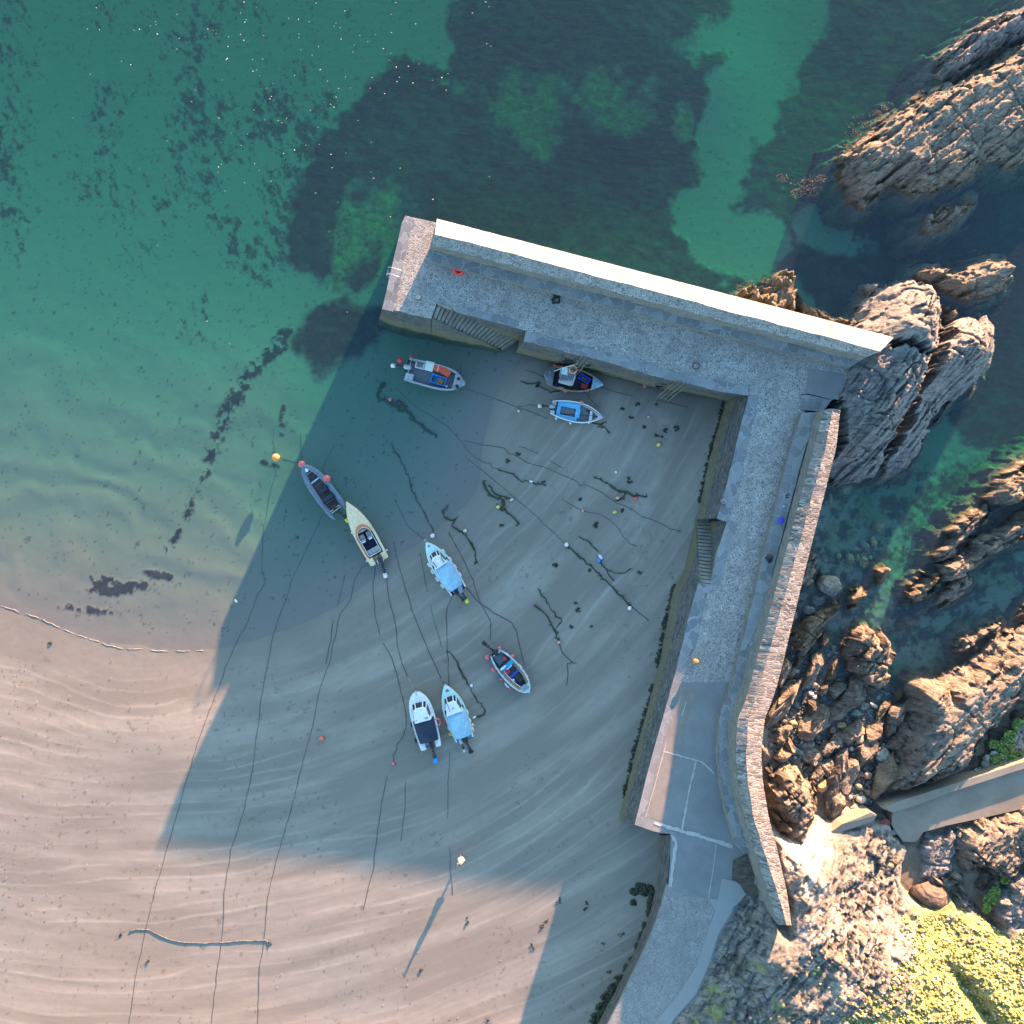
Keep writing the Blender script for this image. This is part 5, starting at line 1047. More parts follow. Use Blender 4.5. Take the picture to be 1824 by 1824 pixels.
# floats and buoys
PINK = (.80, .16, .14); ORG = (.85, .17, .05); WHT = (.82, .82, .78); YEL = (.72, .55, .12); CRM = (.72, .62, .44); BLU = (.05, .25, .65); PEA = (.75, .42, .28)
BUOYS = [
 (499,817,15,15,0,(.9,.30,.08),"big orange buoy in full sun at the edge of the pier's shadow",.1),(545,829,14,14,0,PINK,"salmon-red buoy at the bow of the grey inflatable",.1),(588.5,854,14,14,0,PINK,"salmon-red buoy against the inflatable's right-hand side",.1),
 (699.5,716,6,7,0,PINK,"tiny coral float on the water over the looped weedy rope",.0),(924,732,5,5,0,CRM,"smallest pale yellow float on the grey workboat's line",0),(1148,688,7,7,0,(.80,.12,.16),"bright pink ball float near the second quay ladder",0),
 (1173,792,9,7,50,YEL,"amber-yellow float lying near the wall below the drain streak",0),(1155,742,6,4,20,PEA,"small peach scrap of float right of the blue open boat",0),(1097,841,5,5,0,WHT,"small white ring-like float alone on the sand",0),
 (1100,887,8,6,10,PEA,"peach oval float at the end of drooping weed",0),(1132,888,7,6,0,(.9,.12,.05),"bright red float under the green weedy rope",0),(1038,910,5,5,0,(.8,.35,.18),"little orange ball float midway on the sand",0),
 (1095,912,9,6,15,YEL,"yellow oval float just below the peach one",0),(946,857.5,8,4,-10,WHT,"white oval float on the weed-hung rope",0),(911.5,890,8,5,35,CRM,"cream float at the right end of the green tangle",0),(887,903,8,6,0,(.75,.65,.20),"yellow float at the left end of the green tangle",0),
 (828.5,945,8,6,10,CRM,"cream float on the s-shaped weedy rope",0),(771,954.5,8.5,8.5,0,WHT,"white ball buoy just above the bow of the upper pale-blue-covered boat",.05),(1009,970,8,8,0,WHT,"white ball buoy at the top of the green weedy rope",0),(1069.5,992,11,6,-55,WHT,"white egg-shaped float touching the blue ball",0),
 (1066.5,998,8,8,0,BLU,"bright blue ball float on the sand",0),(1121,1083,8,8,0,WHT,"white ball buoy with a pink underside, lowest on the green rope",0),(995.5,1144,7,6,0,(.72,.30,.26),"dull pink float between two weedy rope lengths",0),(840,1221,6,6,0,WHT,"little white float beside the green-decked boat's bow",0),
 (844.5,1277.5,9,3.5,35,WHT,"white sausage float lying loose near the fender-hung boat",0),(573,1315,9,7,0,ORG,"orange float alone in the striped shaded sand",0),(701,1360,6,6,0,(.8,.15,.18),"pink float at the bottom end of a bent line",0),(422,1070,8,4,-50,WHT,"white spindle float in the shallows left of the shadow edge",0),
]
for i, (a, b, l, w_, an, c_, lab, dz) in enumerate(BUOYS):
    p = GP(a, b); rz = w_ / 2 / S; p.z = max(p.z, 0) + rz * .75 + dz; sc = .95; m_ = MB(); m_.ell((0, 0, 0), (l / 2 / S * sc, w_ / 2 / S * sc, rz * .95), 16, 10)
    e_ = empty("buoy", p, math.radians(an), lab, "buoy")
    m_.build("ball", paint("plastic_%02x%02x%02x" % tuple(int(x * 255) for x in c_), c_, .35, var=.12, scale=4), e_, True)
    n_ = MB(); n_.tube([(l / 2 / S * sc * .9, 0, 0), (l / 2 / S * sc * 1.16, 0, .0)], w_ / S * .16, 8); n_.torus((l / 2 / S * 1.22, 0, 0), w_ / S * .11, w_ / S * .035, 10, 6); n_.build("eye", paint("buoy_eye", (.05, .06, .10), .5), e_)

# weed
def gzf(a, b): return GP(a, b).z
algae("seaweed", [(a, b, r, r * .8) for a, b, r in [(1206,660,2)] * 0 + [(1190,708,3),(1135,720,3),(1124,744,4),(1108,728,2),(1148,761,3),(1170,775,4),(1178,778,3),(1186,767,4),(1205,765,6),(1170,720,2),(1119,852,3),(1121,858,4),(1062,932,4),(1061,936,3),(893,936,3),(1109,909,3),(1029,1088,4),(1030,1084,2),(1025,1074,2),(987,1006,2),(1139,1020,3),(957,683,3),(956,688,2),(922,808,4),(905,822,3),(968,858,3),(1034,890,2),(1050,1015,2),(990,1007,3),(1018,1117,2),(1053,1115,2)]],
      "dark scraps of torn weed scattered over the harbour sand", gzf, 7, 31, ((.02,.03,.012),(.035,.045,.018),(.03,.028,.015)), (.04, .14))
foot = []
for pts in ([(1289,722),(1281,757),(1271,790),(1263,823),(1253,863),(1247,900)], [(1205,1042),(1196,1062),(1188,1100),(1184,1118),(1177,1160),(1170,1190)], [(1164,1222),(1158,1250),(1148,1282),(1138,1315),(1128,1348),(1120,1385),(1110,1425)]):
    for a, b in zip(pts[:-1], pts[1:]):
        for t in (0, .25, .5, .75): foot.append((a[0] + (b[0] - a[0]) * t - 1.5, a[1] + (b[1] - a[1]) * t, 3.0, 6))
algae("seaweed", foot, "dark green weed fringe along the foot of the harbour wall", gzf, 7, 32, ((.025,.04,.012),(.06,.075,.02),(.03,.03,.015)), (.05, .17))
algae("seaweed", [(1141,1578,9,4),(1130,1588,7,6),(1148,1590,8,6),(1128,1608,4,5),(1155,1583,8,6)], "dark green weed heap on the sand at the foot of the road wall", gzf, 60, 33, ((.03,.06,.02),(.05,.09,.025),(.03,.03,.02)), (.05, .16))
algae("seaweed", [(1163 - i * 1.5, 1590 + i * 9, 4, 6) for i in range(5)] + [(1152,1650,6,9),(1146,1668,7,9),(1138,1690,6,10),(1129,1712,6,10),(1119,1728,8,9),(1106,1745,10,9),(1096,1760,11,10),(1084,1778,11,12),(1074,1798,11,14),(1062,1820,10,16)], "green weed bank along the foot of the road wall", gzf, 45, 34, ((.03,.10,.02),(.06,.17,.03),(.03,.05,.02)), (.07, .24))
algae("seaweed", [(1046,1608,3,3),(1043,1618,4,3),(1075,1680,4,2),(1108,1665,8,4),(1085,1730,5,3),(948,1686,6,6),(832,1640,3,8),(995,1605,4,7),(975,1640,6,4),(965,1650,4,3),(750,1728,3,2),(870,1815,8,4),(215,1665,3,3),(480,1682,4,4),(1124,1780,3,3),(265,1712,3,3),(90,1145,3,1)], "small weed scraps dropped across the upper beach", gzf, 8, 35, ((.04,.045,.025),(.07,.07,.04),(.03,.03,.02)), (.03, .10))
# shells and grit that catch the low sun on the left of the beach
r_ = np.random.default_rng(41); bl = []
for _ in range(420):
    y = r_.uniform(1170, 1824); x = r_.uniform(0, 330 - (y - 1170) * .12)
    if r_.random() < np.clip(1.25 - x / 260 - max(0, y - 1500) / 260, .05, 1): bl.append((x, y, 1, 1))
for _ in range(120): bl.append((r_.uniform(200, 900), r_.uniform(1690, 1824), 1, 1))
algae("shell_grit", bl, "scattered shells and small stones on the dry sand", gzf, 1, 42, ((.22,.20,.18),(.10,.09,.08),(.30,.28,.25)), (.025, .06))
# specks of foam drifting on the bay
bl = []
for _ in range(170):
    x, y = r_.normal(540, 190), abs(r_.normal(60, 200))
    if 5 < x < 900 and y < 650 and not (x > 700 and y > 360): bl.append((x, y, 1, 1))
algae("foam_specks", bl, "tiny pale specks of foam drifting on the bay", 0.02, 1, 43, ((.8,.72,.62),(.75,.66,.56)), (.022, .045))
# foam and wavelet at the water's edge
def ribbon(pts, label, w0, h, col, seed):
    rr = random.Random(seed); P = [Vector(W(a, b, .03)) for a, b in pts]; Q = []
    for a, b in zip(P[:-1], P[1:]):
        for k in range(8): q = a.lerp(b, k / 8); q.y += rr.uniform(-.05, .05); q.z = max(ground_z(q.x, q.y), 0) + .015; Q.append(q)
    m_ = MB(); k0 = 0
    while k0 < len(Q) - 3:
        n_ = rr.randint(3, 9); seg = Q[k0:k0 + n_ + 1]; m_.tube(seg, [w0 * rr.uniform(.3, 1.5) * (.3 if i in (0, len(seg) - 1) else 1) for i in range(len(seg))], 6, flat=h); k0 += n_ + rr.choice((0, 0, 1, 2))
    m_ = m_; return tag(m_.build("shore_wavelet", col, None, True), label, "wave", kind="stuff")
M_FOAM = paint("foam", (.32, .30, .27), .6, var=.2)
ribbon([(0,1079),(30,1088),(70,1101),(100,1115),(130,1128),(155,1137),(180,1145)], "small wavelet breaking along the sunlit waterline", .028, .4, M_FOAM, 1)
ribbon([(180,1146),(215,1155),(255,1157),(300,1160),(345,1159),(368,1160)], "thin line of foam where the wavelet dies out", .028, .5, M_FOAM, 2)

# ---------------------------------------------------------------- things on the pier
M_BLACK = paint("black_rubber", (.018, .018, .02), .6, var=.3); M_IRON = paint("rusty_bollard_iron", (.16, .09, .06), .8, var=.4, dirt=.5); M_STEEL = paint("galvanised_steel", (.52, .55, .58), .35, .6)
M_WOOD = paint("weathered_timber", (.20, .185, .155), .85, var=.4, dirt=.5); M_RED = paint("red_gloss", (.68, .03, .02), .3, var=.1)
def zd(px, py, z): q = W(px, py, z); return Vector((q[0], q[1], z))
def bollard(px, py, z, r, h, mat, lab, cap=None):
    e_ = empty("bollard", zd(px, py, z), 0, lab, "bollard"); m_ = MB(); m_.loft([[(math.cos(a) * rr * r, math.sin(a) * rr * r, zz * h) for a in [k * math.pi / 9 for k in range(18)]] for rr, zz in ((1.35, 0), (1.3, .08), (.85, .14), (.75, .6), (.9, .72))], True)
    m_.f = [tuple(reversed(f)) for f in m_.f]; m_.build("post", mat, e_, True); c_ = MB(); c_.ell((0, 0, h * .85), (r * 1.25, r * 1.15, h * .2), 18, 8); c_.build("cap", cap or mat, e_, True); return e_
M_LICH = paint("orange_lichen_stone", (.42, .24, .10), .9, var=.45, scale=5, dirt=.5)
bollard(1237, 1177, zdeck(1180), .22, .62, M_LICH, "stone bollard furred with orange lichen, catching sun on the east arm")
bollard(746, 531, 5.1, .17, .4, M_IRON, "small rusty bollard with a pale top near the pier head", paint("pale_cap", (.40, .40, .38), .7, var=.3))
bollard(1289, 893, 4.98, .22, .14, M_IRON, "low round mooring stone on the quay edge above the wall steps", M_FLAG)
m_ = MB(); m_.torus((0, 0, .03), .28, .045, 24, 8); tag(m_.build("mooring_ring", M_IRON, None, True), "rusty iron ring let into the cobbles near the quay corner", "mooring ring"); bpy.data.objects["mooring_ring"].location = zd(1240, 652, 5.1)
# lifebuoy leaning in its bracket
e_ = empty("lifebuoy", zd(817, 482.5, 5.1), math.radians(-15), "bright red lifebuoy leaning on the ledge of the north arm", "lifebuoy")
m_ = MB(); m_.torus((0, 0, .42), .42, .12, 28, 10, rx=math.radians(52)); m_.build("ring", M_RED, e_, True)
for k in range(4):
    a = math.radians(45 + 90 * k); m_ = MB(); v = Matrix.Rotation(math.radians(52), 3, 'X') @ Vector((math.cos(a) * .42, math.sin(a) * .42, 0)); m_.torus((v.x, v.y, v.z + .42), .125, .012, 12, 5, rx=math.radians(52), ry=math.radians(90)); m_.build("band", paint("white_band", (.8, .8, .78), .5), e_)
m_ = MB(); m_.box((0, .12, .42), (.62, .03, .62), rx=math.radians(-38)); m_.build("back_board", M_RED, e_)
# lobster pots
def pot(px, py, z, rz, lab, group):
    e_ = empty("lobster_pot", zd(px, py, z), rz, lab, "lobster pot", group); m_ = MB()
    for x in (-.32, 0, .32): m_.tube([(x, .22 * math.cos(a), .02 + .34 * math.sin(a)) for a in [k * math.pi / 8 for k in range(9)]], .022, 6)
    for a in (0, .8, 1.57, 2.34, 3.14): m_.tube([(-.33, .22 * math.cos(a), .02 + .34 * math.sin(a)), (.33, .22 * math.cos(a), .02 + .34 * math.sin(a))], .018, 6)
    m_.build("frame", M_BLACK, e_); n_ = MB(); n_.box((0, 0, .02), (.68, .46, .03)); n_.build("base", M_BLACK, e_); t_ = MB(); t_.torus((.08, 0, .36), .10, .02, 14, 6); t_.build("entrance", paint("grey_hoop", (.30, .33, .36), .6), e_, True)
    nn = MB(); nn.ell((0, 0, .10), (.30, .19, .2), 12, 6); nn.build("netting", paint("net_dark", (.03, .035, .04), .9), e_)
pot(992.5, 526, 5.1, .35, "black lobster pot nearest the ledge on the north arm", None); pot(990, 536, 5.1, .15, "black lobster pot in front of its twin on the north arm cobbles", None)
# small things left on the ledge of the east arm
m_ = MB(); m_.box((0, -.09, .09), (.34, .13, .18), .05); m_.box((0, .1, .09), (.34, .13, .18), .05); o = m_.build("battery_case", M_BLACK, None, False, .015); o.location = zd(1402, 884, 5.72); tag(o, "small black ribbed case on the slate ledge, above the blue jug", "case")
e_ = empty("blue_jug", zd(1395, 902, 5.80), 0, "sky-blue plastic jug on the slate ledge", "jug"); m_ = MB(); m_.ell((0, 0, .13), (.13, .11, .15), 14, 8, pw=.7); m_.build("body", paint("jug_blue", (.10, .35, .75), .4), e_, True); m_ = MB(); m_.tube([(0, 0, .26), (0, 0, .32)], .035, 10); m_.build("spout", paint("jug_cap", (.55, .70, .85), .4), e_); m_ = MB(); m_.torus((.1, 0, .2), .07, .014, 12, 6, rx=math.pi / 2); m_.build("handle", paint("jug_blue", (.1, .35, .75)), e_)
e_ = empty("bucket", zd(1389.5, 927, 5.78), 0, "violet-blue round tub on the slate ledge, below the blue jug", "bucket"); pv = paint("tub_violet", (.07, .06, .55), .4)
m_ = MB(); m_.loft([[(math.cos(a) * rr, math.sin(a) * rr, zz) for a in [k * math.pi / 12 for k in range(24)]] for rr, zz in ((.2, 0), (.25, .3))], True); m_.f = [tuple(reversed(f)) for f in m_.f]; m_.build("tub", pv, e_, True); m_ = MB(); m_.ell((0, 0, .3), (.27, .27, .035), 24, 6); m_.build("lid", pv, e_, True)
o = boulder(1370, 995, 12, 16, 10, 5.82, paint("black_bag_plastic", (.012, .012, .016), .35), "crumpled black rubbish bag on the slate ledge", 77, hgt=.2, name="rubbish_bag", cat="bag", rough=.15, cuts=12)
m_ = MB(); m_.box((0, 0, 0), (.7, .7, .04)); o = m_.build("drain_cover", paint("rust_plate", (.20, .13, .115), .8, var=.3, dirt=.3), None, False, .008); o.location = zd(1316, 1594, 4.5 + .08); o.rotation_euler = (0, 0, math.radians(48)); tag(o, "square brown metal drain cover set cornerwise in the slab", "drain cover")
# timber fender frames with tyres against the quay
def fender_frame(px, py, tyres, lab, tl, n=3):
    top = D(px, py); e_ = empty("quay_ladder", top, math.radians(-14.5), lab, "ladder"); d = Vector((-.75, -1.15, -4.6))
    for k in range(n):
        m_ = MB(); a = Vector((k * .36 - .3, -.02, .22)); m_.tube([a, a + d * .35, a + d], .036, 6); m_.build("stile", M_WOOD, e_)
    for k in range(11):
        f = .06 + k * .088; a = Vector((-.32, -.03, .2)) + d * f; m_ = MB(); m_.tube([a, a + Vector((.36 * (n - 1) + .04, 0, 0))], .022, 5); m_.build("rung", M_WOOD, e_)
    for (tx, ty, tz, lb) in tyres:
        t = MB(); t.torus((0, 0, 0), .25, .10, 22, 8, rx=math.radians(62), rz=math.radians(-14.5)); o = t.build("tyre", M_BLACK, None, True); o.location = zd(tx, ty, tz); tag(o, lb, "tyre")
fender_frame(1043, 636, [(1013, 642, 2.7, "black tyre hung on the quay wall left of the navy-hulled boat's ladder"), (1008, 648, 1.7, "lower of the two tyres left of the navy-hulled boat's ladder"), (1047, 648, 2.4, "black tyre hung right of the navy-hulled boat's ladder")], "wooden ladder leaning on the quay above the navy-hulled boat", "")
fender_frame(1212, 678, [(1183, 681, 2.8, "black tyre hung left of the second quay ladder"), (1174, 687, 1.6, "lowest tyre at the second quay ladder"), (1215, 682, 3.2, "black tyre hung right of the second quay ladder")], "wooden ladder leaning on the quay nearer the corner", "", 4)
# steel ladder at the pier head
e_ = empty("steel_ladder", zd(696, 486, 5.1), math.radians(76), "shiny steel ladder with hooped handrails at the pier head", "ladder")
for s_ in (-.28, .28):
    m_ = MB(); m_.tube([(s_, -.9, .02), (s_, -.9, .55), (s_, -.15, .75), (s_, .22, .6), (s_, .28, 0), (s_, .3, -6)], .022, 8); m_.build("handrail", M_STEEL, e_, True)
for k in range(16):
    m_ = MB(); m_.tube([(-.28, .3, -.15 - k * .36), (.28, .3, -.15 - k * .36)], .022, 6); m_.build("rung", M_STEEL, e_)
# strap of green weed in the rock gap
m_ = MB(); q = [zd(1395, 1372, 2.0), zd(1397, 1366, 2.15), zd(1400, 1370, 2.1), zd(1402, 1379, 1.9)]; m_.tube(q, [.05, .09, .09, .03], 6, flat=.3); tag(m_.build("kelp_strap", paint("fresh_kelp", (.25, .38, .08), .4), None, True), "bright green strap of weed in the gap above the domed hump", "seaweed")

# ---------------------------------------------------------------- the person walking on the beach
def person():
    g = GP(821.5, 1527.5); e_ = empty("person", g, math.radians(-150), "person with dark hair in a pale loose dress walking on the sunlit sand", "person")
    me = bpy.data.meshes.new("body"); J = [((0,0,.95),.13),((0,0,1.12),.115),((0,.01,1.32),.135),((0,.02,1.45),.07),((0,.035,1.53),.055),((0,.05,1.62),.092),((0,.05,1.70),.08),
        ((.09,0,.88),.095),((.10,.14,.50),.058),((.10,.06,.09),.036),((.10,.17,.035),.03),((.10,.24,.03),.022),((-.09,0,.88),.095),((-.10,-.10,.50),.058),((-.10,-.30,.12),.036),((-.10,-.24,.04),.032),((-.10,-.17,.03),.024),
        ((.17,.01,1.38),.055),((.30,.04,1.15),.04),((.42,.14,.98),.028),((.46,.20,.95),.026),((-.17,.01,1.38),.055),((-.28,-.02,1.14),.04),((-.33,.08,.92),.028),((-.34,.12,.87),.026)]
    E = [(0,1),(1,2),(2,3),(3,4),(4,5),(5,6),(0,7),(7,8),(8,9),(9,10),(10,11),(0,12),(12,13),(13,14),(14,15),(15,16),(2,17),(17,18),(18,19),(19,20),(2,21),(21,22),(22,23),(23,24)]
    V = [j[0] for j in J]; R = [j[1] for j in J]
    for hb, dr in ((20, 1), (24, 1)):       # five separate fingers on each hand
        b = V[hb]; dx = V[hb][0] - V[hb - 1][0]; dy = V[hb][1] - V[hb - 1][1]; dz_ = V[hb][2] - V[hb - 1][2]; l = math.sqrt(dx * dx + dy * dy + dz_ * dz_); dx, dy, dz_ = dx / l, dy / l, dz_ / l
        for k, (o_, ln) in enumerate(((-.030,.055),(-.012,.075),(.008,.08),(.026,.07),(.045,.06))):
            V.append((b[0] + dx * .05 - dy * o_, b[1] + dy * .05 + dx * o_, b[2] + dz_ * .05)); R.append(.010); V.append((b[0] + dx * (.05 + ln) - dy * o_ * 1.2, b[1] + dy * (.05 + ln) + dx * o_ * 1.2, b[2] + dz_ * (.05 + ln) - .012)); R.append(.008); E.append((hb, len(V) - 2)); E.append((len(V) - 2, len(V) - 1))
    me.from_pydata(V, E, []); me.update(); o = link("body", me, paint("skin", (.62, .34, .26), .55, var=.08), e_)
    sk = o.modifiers.new("skin", 'SKIN'); sk.use_smooth_shade = True; o.modifiers.new("sub", 'SUBSURF').levels = 2; o.modifiers["sub"].render_levels = 2
    for v_, r in zip(me.skin_vertices[0].data, R): v_.radius = (r, r)
    me.skin_vertices[0].data[0].use_root = True
    ring = lambda cx, cy, z, a, b, ph=0: [(cx + math.cos(t) * a * (1 + .06 * math.sin(5 * t + ph)), cy + math.sin(t) * b * (1 + .06 * math.sin(5 * t + ph)), z) for t in [k * 2 * math.pi / 24 for k in range(24)]]
    m_ = MB(); m_.loft([ring(0,.0,.62,.34,.30,1), ring(0,0,.70,.30,.26,1), ring(0,0,.84,.23,.20), ring(0,0,.98,.19,.16), ring(0,0,1.12,.155,.13), ring(0,.01,1.28,.19,.15), ring(0,.015,1.40,.21,.12), ring(0,.025,1.47,.10,.075)], True); m_.build("dress", paint("pale_dress", (.34, .33, .29), .8, var=.2), e_, True)
    for s_ in (1, -1):
        j = (17, 18) if s_ > 0 else (21, 22); a, b = Vector(J[j[0]][0]), Vector(J[j[1]][0]); m_ = MB(); m_.tube([a, a.lerp(b, .5), a.lerp(b, .95)], [.085, .09, .105], 12, cap=False); m_.build("sleeve", paint("pale_dress", (.72, .68, .55)), e_, True)
    m_ = MB(); m_.ell((0, .02, 1.665), (.098, .105, .115), 16, 10); m_.ell((0, -.05, 1.55), (.085, .055, .14), 14, 8); m_.build("hair", paint("dark_hair", (.035, .022, .016), .6), e_, True)
    m_ = MB(); m_.ell((0, .145, 1.62), (.012, .02, .02), 8, 6); m_.build("nose", paint("skin", (.62, .34, .26)), e_, True)
    for s_ in (-.034, .034):
        m_ = MB(); m_.ell((s_, .130, 1.64), (.012, .008, .008), 8, 6); m_.build("eye", paint("eye_dark", (.03, .02, .02), .3), e_, True); m_ = MB(); m_.ell((s_ * 2.7, .05, 1.62), (.012, .022, .032), 8, 6); m_.build("ear", paint("skin", (.62, .34, .26)), e_, True)
    m_ = MB(); m_.ell((0, .138, 1.575), (.026, .008, .007), 8, 6); m_.build("mouth", paint("lips", (.45, .15, .13), .5), e_, True)
    return e_
person()

# ---------------------------------------------------------------- boats
class Boat:
    def __init__(s, label, stern, bow, zg, name="motor_boat", cat="boat"):
        g = ground_z(*W((stern[0] + bow[0]) / 2, (stern[1] + bow[1]) / 2, 0)[:2]); s.base = max(g, -.22 if g < -.22 else g) - (.02 if g > -.2 else 0)
        s.zg = zg; zt = s.base + zg; a, b = WV(*stern, zt), WV(*bow, zt); s.len = (b - a).length; s.ang = math.atan2(b.y - a.y, b.x - a.x)
        s.o = Vector((a.x, a.y, s.base)); s.root = empty(name, s.o, s.ang, label, cat); s.root["category"] = cat
    def loc(s, px, py, z):
        p = WV(px, py, s.base + z) - s.o; c, n = math.cos(-s.ang), math.sin(-s.ang); return Vector((p.x * c - p.y * n, p.x * n + p.y * c, z))
    def world(s, px, py, z): return WV(px, py, s.base + z)
    def hw(s, prof, t): return float(np.interp(t, [p[0] for p in prof], [p[1] for p in prof])) / S * (CAMZ - s.base - s.zg) / CAMZ
    def zs(s, t): return s.zg + s.sheer * max(0, t - .45) ** 2 * 3.2
    def shell(s, prof, mh, mr, mi, floor=.32, rim=.09, sheer=.25, chine=.80, bulge=.0, stripe=None, n=30, closed_bow=0):
        s.prof = prof; s.sheer = sheer; s.rim = rim; s.floor = floor; Lm = s.len
        # smooth the profile with a finer curve
        ts = [1 - (1 - i / n) ** 1.35 for i in range(n + 1)]; kx = [p[0] for p in prof]; ky = [p[1] for p in prof]
        def wv(t):
            k = .035; return max(0.0, (s.hw(prof, max(0, t - k)) + 2 * s.hw(prof, t) + s.hw(prof, min(1, t + k))) / 4) if 0 < t < 1 else s.hw(prof, t)
        s.w = wv
        def sec(t):
            w = wv(t); x = t * Lm; zg = s.zs(t); kz = .02 + max(0, t - .72) ** 2 * 5.5 * s.zg; kz = min(kz, zg * .92); cz = .30 * zg + kz * .8; xb = x - max(0, t - .6) * .75 * .9
            return [(x, w, zg), (x, w * .985, zg - .09), (x - (x - xb) * .4, w * (chine + .1), zg * .62 + kz * .2), (xb, w * chine, min(cz, zg * .9)), (xb, 0, kz), (xb, -w * chine, min(cz, zg * .9)), (x - (x - xb) * .4, -w * (chine + .1), zg * .62 + kz * .2), (x, -w * .985, zg - .09), (x, -w, zg)]
        m = MB(); m.loft([sec(t) for t in ts]); m.v = m.v; b = sec(0); m.add(b, [tuple(range(len(b)))[::-1]]); m.build("hull", mh, s.root, True)
        s.out = [(t * Lm, wv(t), s.zs(t)) for t in ts] + [(t * Lm, -wv(t), s.zs(t)) for t in ts[::-1][1:]]
        def inn(t):
            w = max(0.0, wv(t) - rim); x = t * Lm
            return x, w
        ti = [.012 + (i / n) * (1 - rim * 1.8 / Lm - .012) for i in range(n + 1)]; s.ti = ti
        top = [(t * Lm, max(.004, wv(t) - rim), s.zs(t) + .012) for t in ti]; top = top + [(x, -y, z) for x, y, z in top[::-1]]
        ou = [(min(t * Lm * 1.012, Lm) if t > .5 else t * Lm, wv(min(1, t * 1.01)) , s.zs(t) + .012) for t in ti]; ou[-1] = (Lm, .01, s.zs(1) + .012); ou = ou + [(x, -y, z) for x, y, z in ou[::-1]]
        lo = [(x, y * 1.0, z - .10) for x, y, z in ou]
        m = MB(); m.loft([[(x, y * 1.03, z - .09) for x, y, z in ou], [(x, y * 1.03, z) for x, y, z in ou], top], True); m.build("gunwale", mr, s.root)
        bot = [(x, y * .93, floor + .01) for x, y, z in top]; m = MB(); m.loft([top, bot], True); m.build("inner_side", mi, s.root)
        s.inner = [(x, y) for x, y, z in top]
        m = MB(); m.prism([(x, y * .96) for x, y, z in bot], floor - .05, floor); m.build("floor", mi, s.root); return s
    def deckpart(s, t0, t1, name, mat, dz=.0, th=.05, inset=0.0, camber=.06, n=16):
        m = MB(); rails = []
        for i in range(n + 1):
            t = t0 + (t1 - t0) * i / n; w = max(.003, s.w(t) - inset); z = s.zs(t) + .016 + dz
            rails.append([(t * s.len, w, z), (t * s.len, w * .5, z + camber * .8), (t * s.len, 0, z + camber), (t * s.len, -w * .5, z + camber * .8), (t * s.len, -w, z)])
        m.loft(rails[::-1]); a, b = rails[0], [(x, y, z - th) for x, y, z in rails[0]]; m.loft([a, b]); return m.build(name, mat, s.root, True)
    def poly(s, pts, z, th, name, mat, bevel=0.0, parent=None):
        P = [s.loc(a, b, z) for a, b in pts]; m = MB(); m.prism([(p.x, p.y) for p in P], z - th, z); return m.build(name, mat, parent or s.root, False, bevel)
    def box(s, x, y, z, d, name, mat, rz=0, bevel=.015, parent=None, rx=0, ry=0, taper=1.0):
        m = MB(); m.box((x, y, z), d, rz, rx, ry, taper); return m.build(name, mat, parent or s.root, False, bevel)
    def outboard(s, y, cowl, bag, tilt=1.0, rz=0.0, size=1.0, bagshape='bucket'):
        z = s.zg; m = MB(); k = size; c, n = math.cos(rz), math.sin(rz); T = lambda v: Vector((v[0] * c - v[1] * n, y + v[0] * n + v[1] * c, v[2]))
        m.box(T((.0, 0, z - .05)), (.16, .34, .30)); p = [T(q) for q in ((-.12, 0, z), (-.55 * k, 0, z - .12), (-1.0 * k, 0, z - .25 - .1 * tilt))]; m.tube(p, [.11 * k, .09 * k, .06 * k], 8, flat=.6)
        m.box(T((-.78 * k, 0, z - .18)), (.30 * k, .30 * k, .02), rz); m.tube([T((-1.02 * k, 0, z - .10)), T((-1.0 * k, 0, z - .55))], [.03, .02], 6)
        leg = m.build("outboard_motor", paint("motor_leg_dark", (.025, .028, .04), .4), s.root, True)
        w_ = MB(); w_.ell(T((.12 * k, 0, z + .22)), (.34 * k, .22 * k, .22 * k), 16, 10, rz, pw=.75); w_.build("cowl", cowl, leg, True)
        w_ = MB(); w_.tube([T((.3, 0, z + .12)), T((.72 * k, .12, z + .10))], .03, 6); w_.build("tiller", paint("motor_leg_dark", (.025, .028, .04)), leg, True)
        if bag is not None:
            w_ = MB(); q = T((-1.12 * k, 0, z - .32))
            if bagshape == 'bucket': w_.tube([T((-.96 * k, 0, z - .28)), T((-1.30 * k, 0, z - .38))], [.15 * k, .19 * k], 14)
            else: w_.ell(q, (.16 * k, .24 * k, .2 * k), 14, 8, rz)
            w_.build("propeller_cover", bag, leg, True)
        else:
            for q in range(3):
                w_ = MB(); a = q * 2.094; cpt = T((-1.1 * k, .10 * math.cos(a), z - .34 + .1 * math.sin(a))); w_.ell(cpt, (.03, .09, .05), 8, 6, rx=a); w_.build("propeller_blade", paint("motor_leg_dark", (.025, .028, .04)), leg, True)
        return leg
    def fender(s, px, py, lab, col, l=.50, r=.11, an=None, z=None, kind='fender'):
        zz = s.zg * .55 if z is None else z; p = s.world(px, py, zz); an = s.ang if an is None else an
        f = empty(kind, p, an, lab, kind); m = MB()
        if kind == 'fender': m.ell((0, 0, 0), (l / 2, r, r), 14, 10, pw=.8)
        else: m.ell((0, 0, 0), (r, r, r * 1.08), 16, 12)
        m.build("body", col, f, True); n_ = MB(); n_.tube([(0, 0, r * .8), (0, 0, r * 1.1), (0, .02, s.zg - zz + .08)], .012, 5); n_.build("lanyard", M_BLACK, f); return f

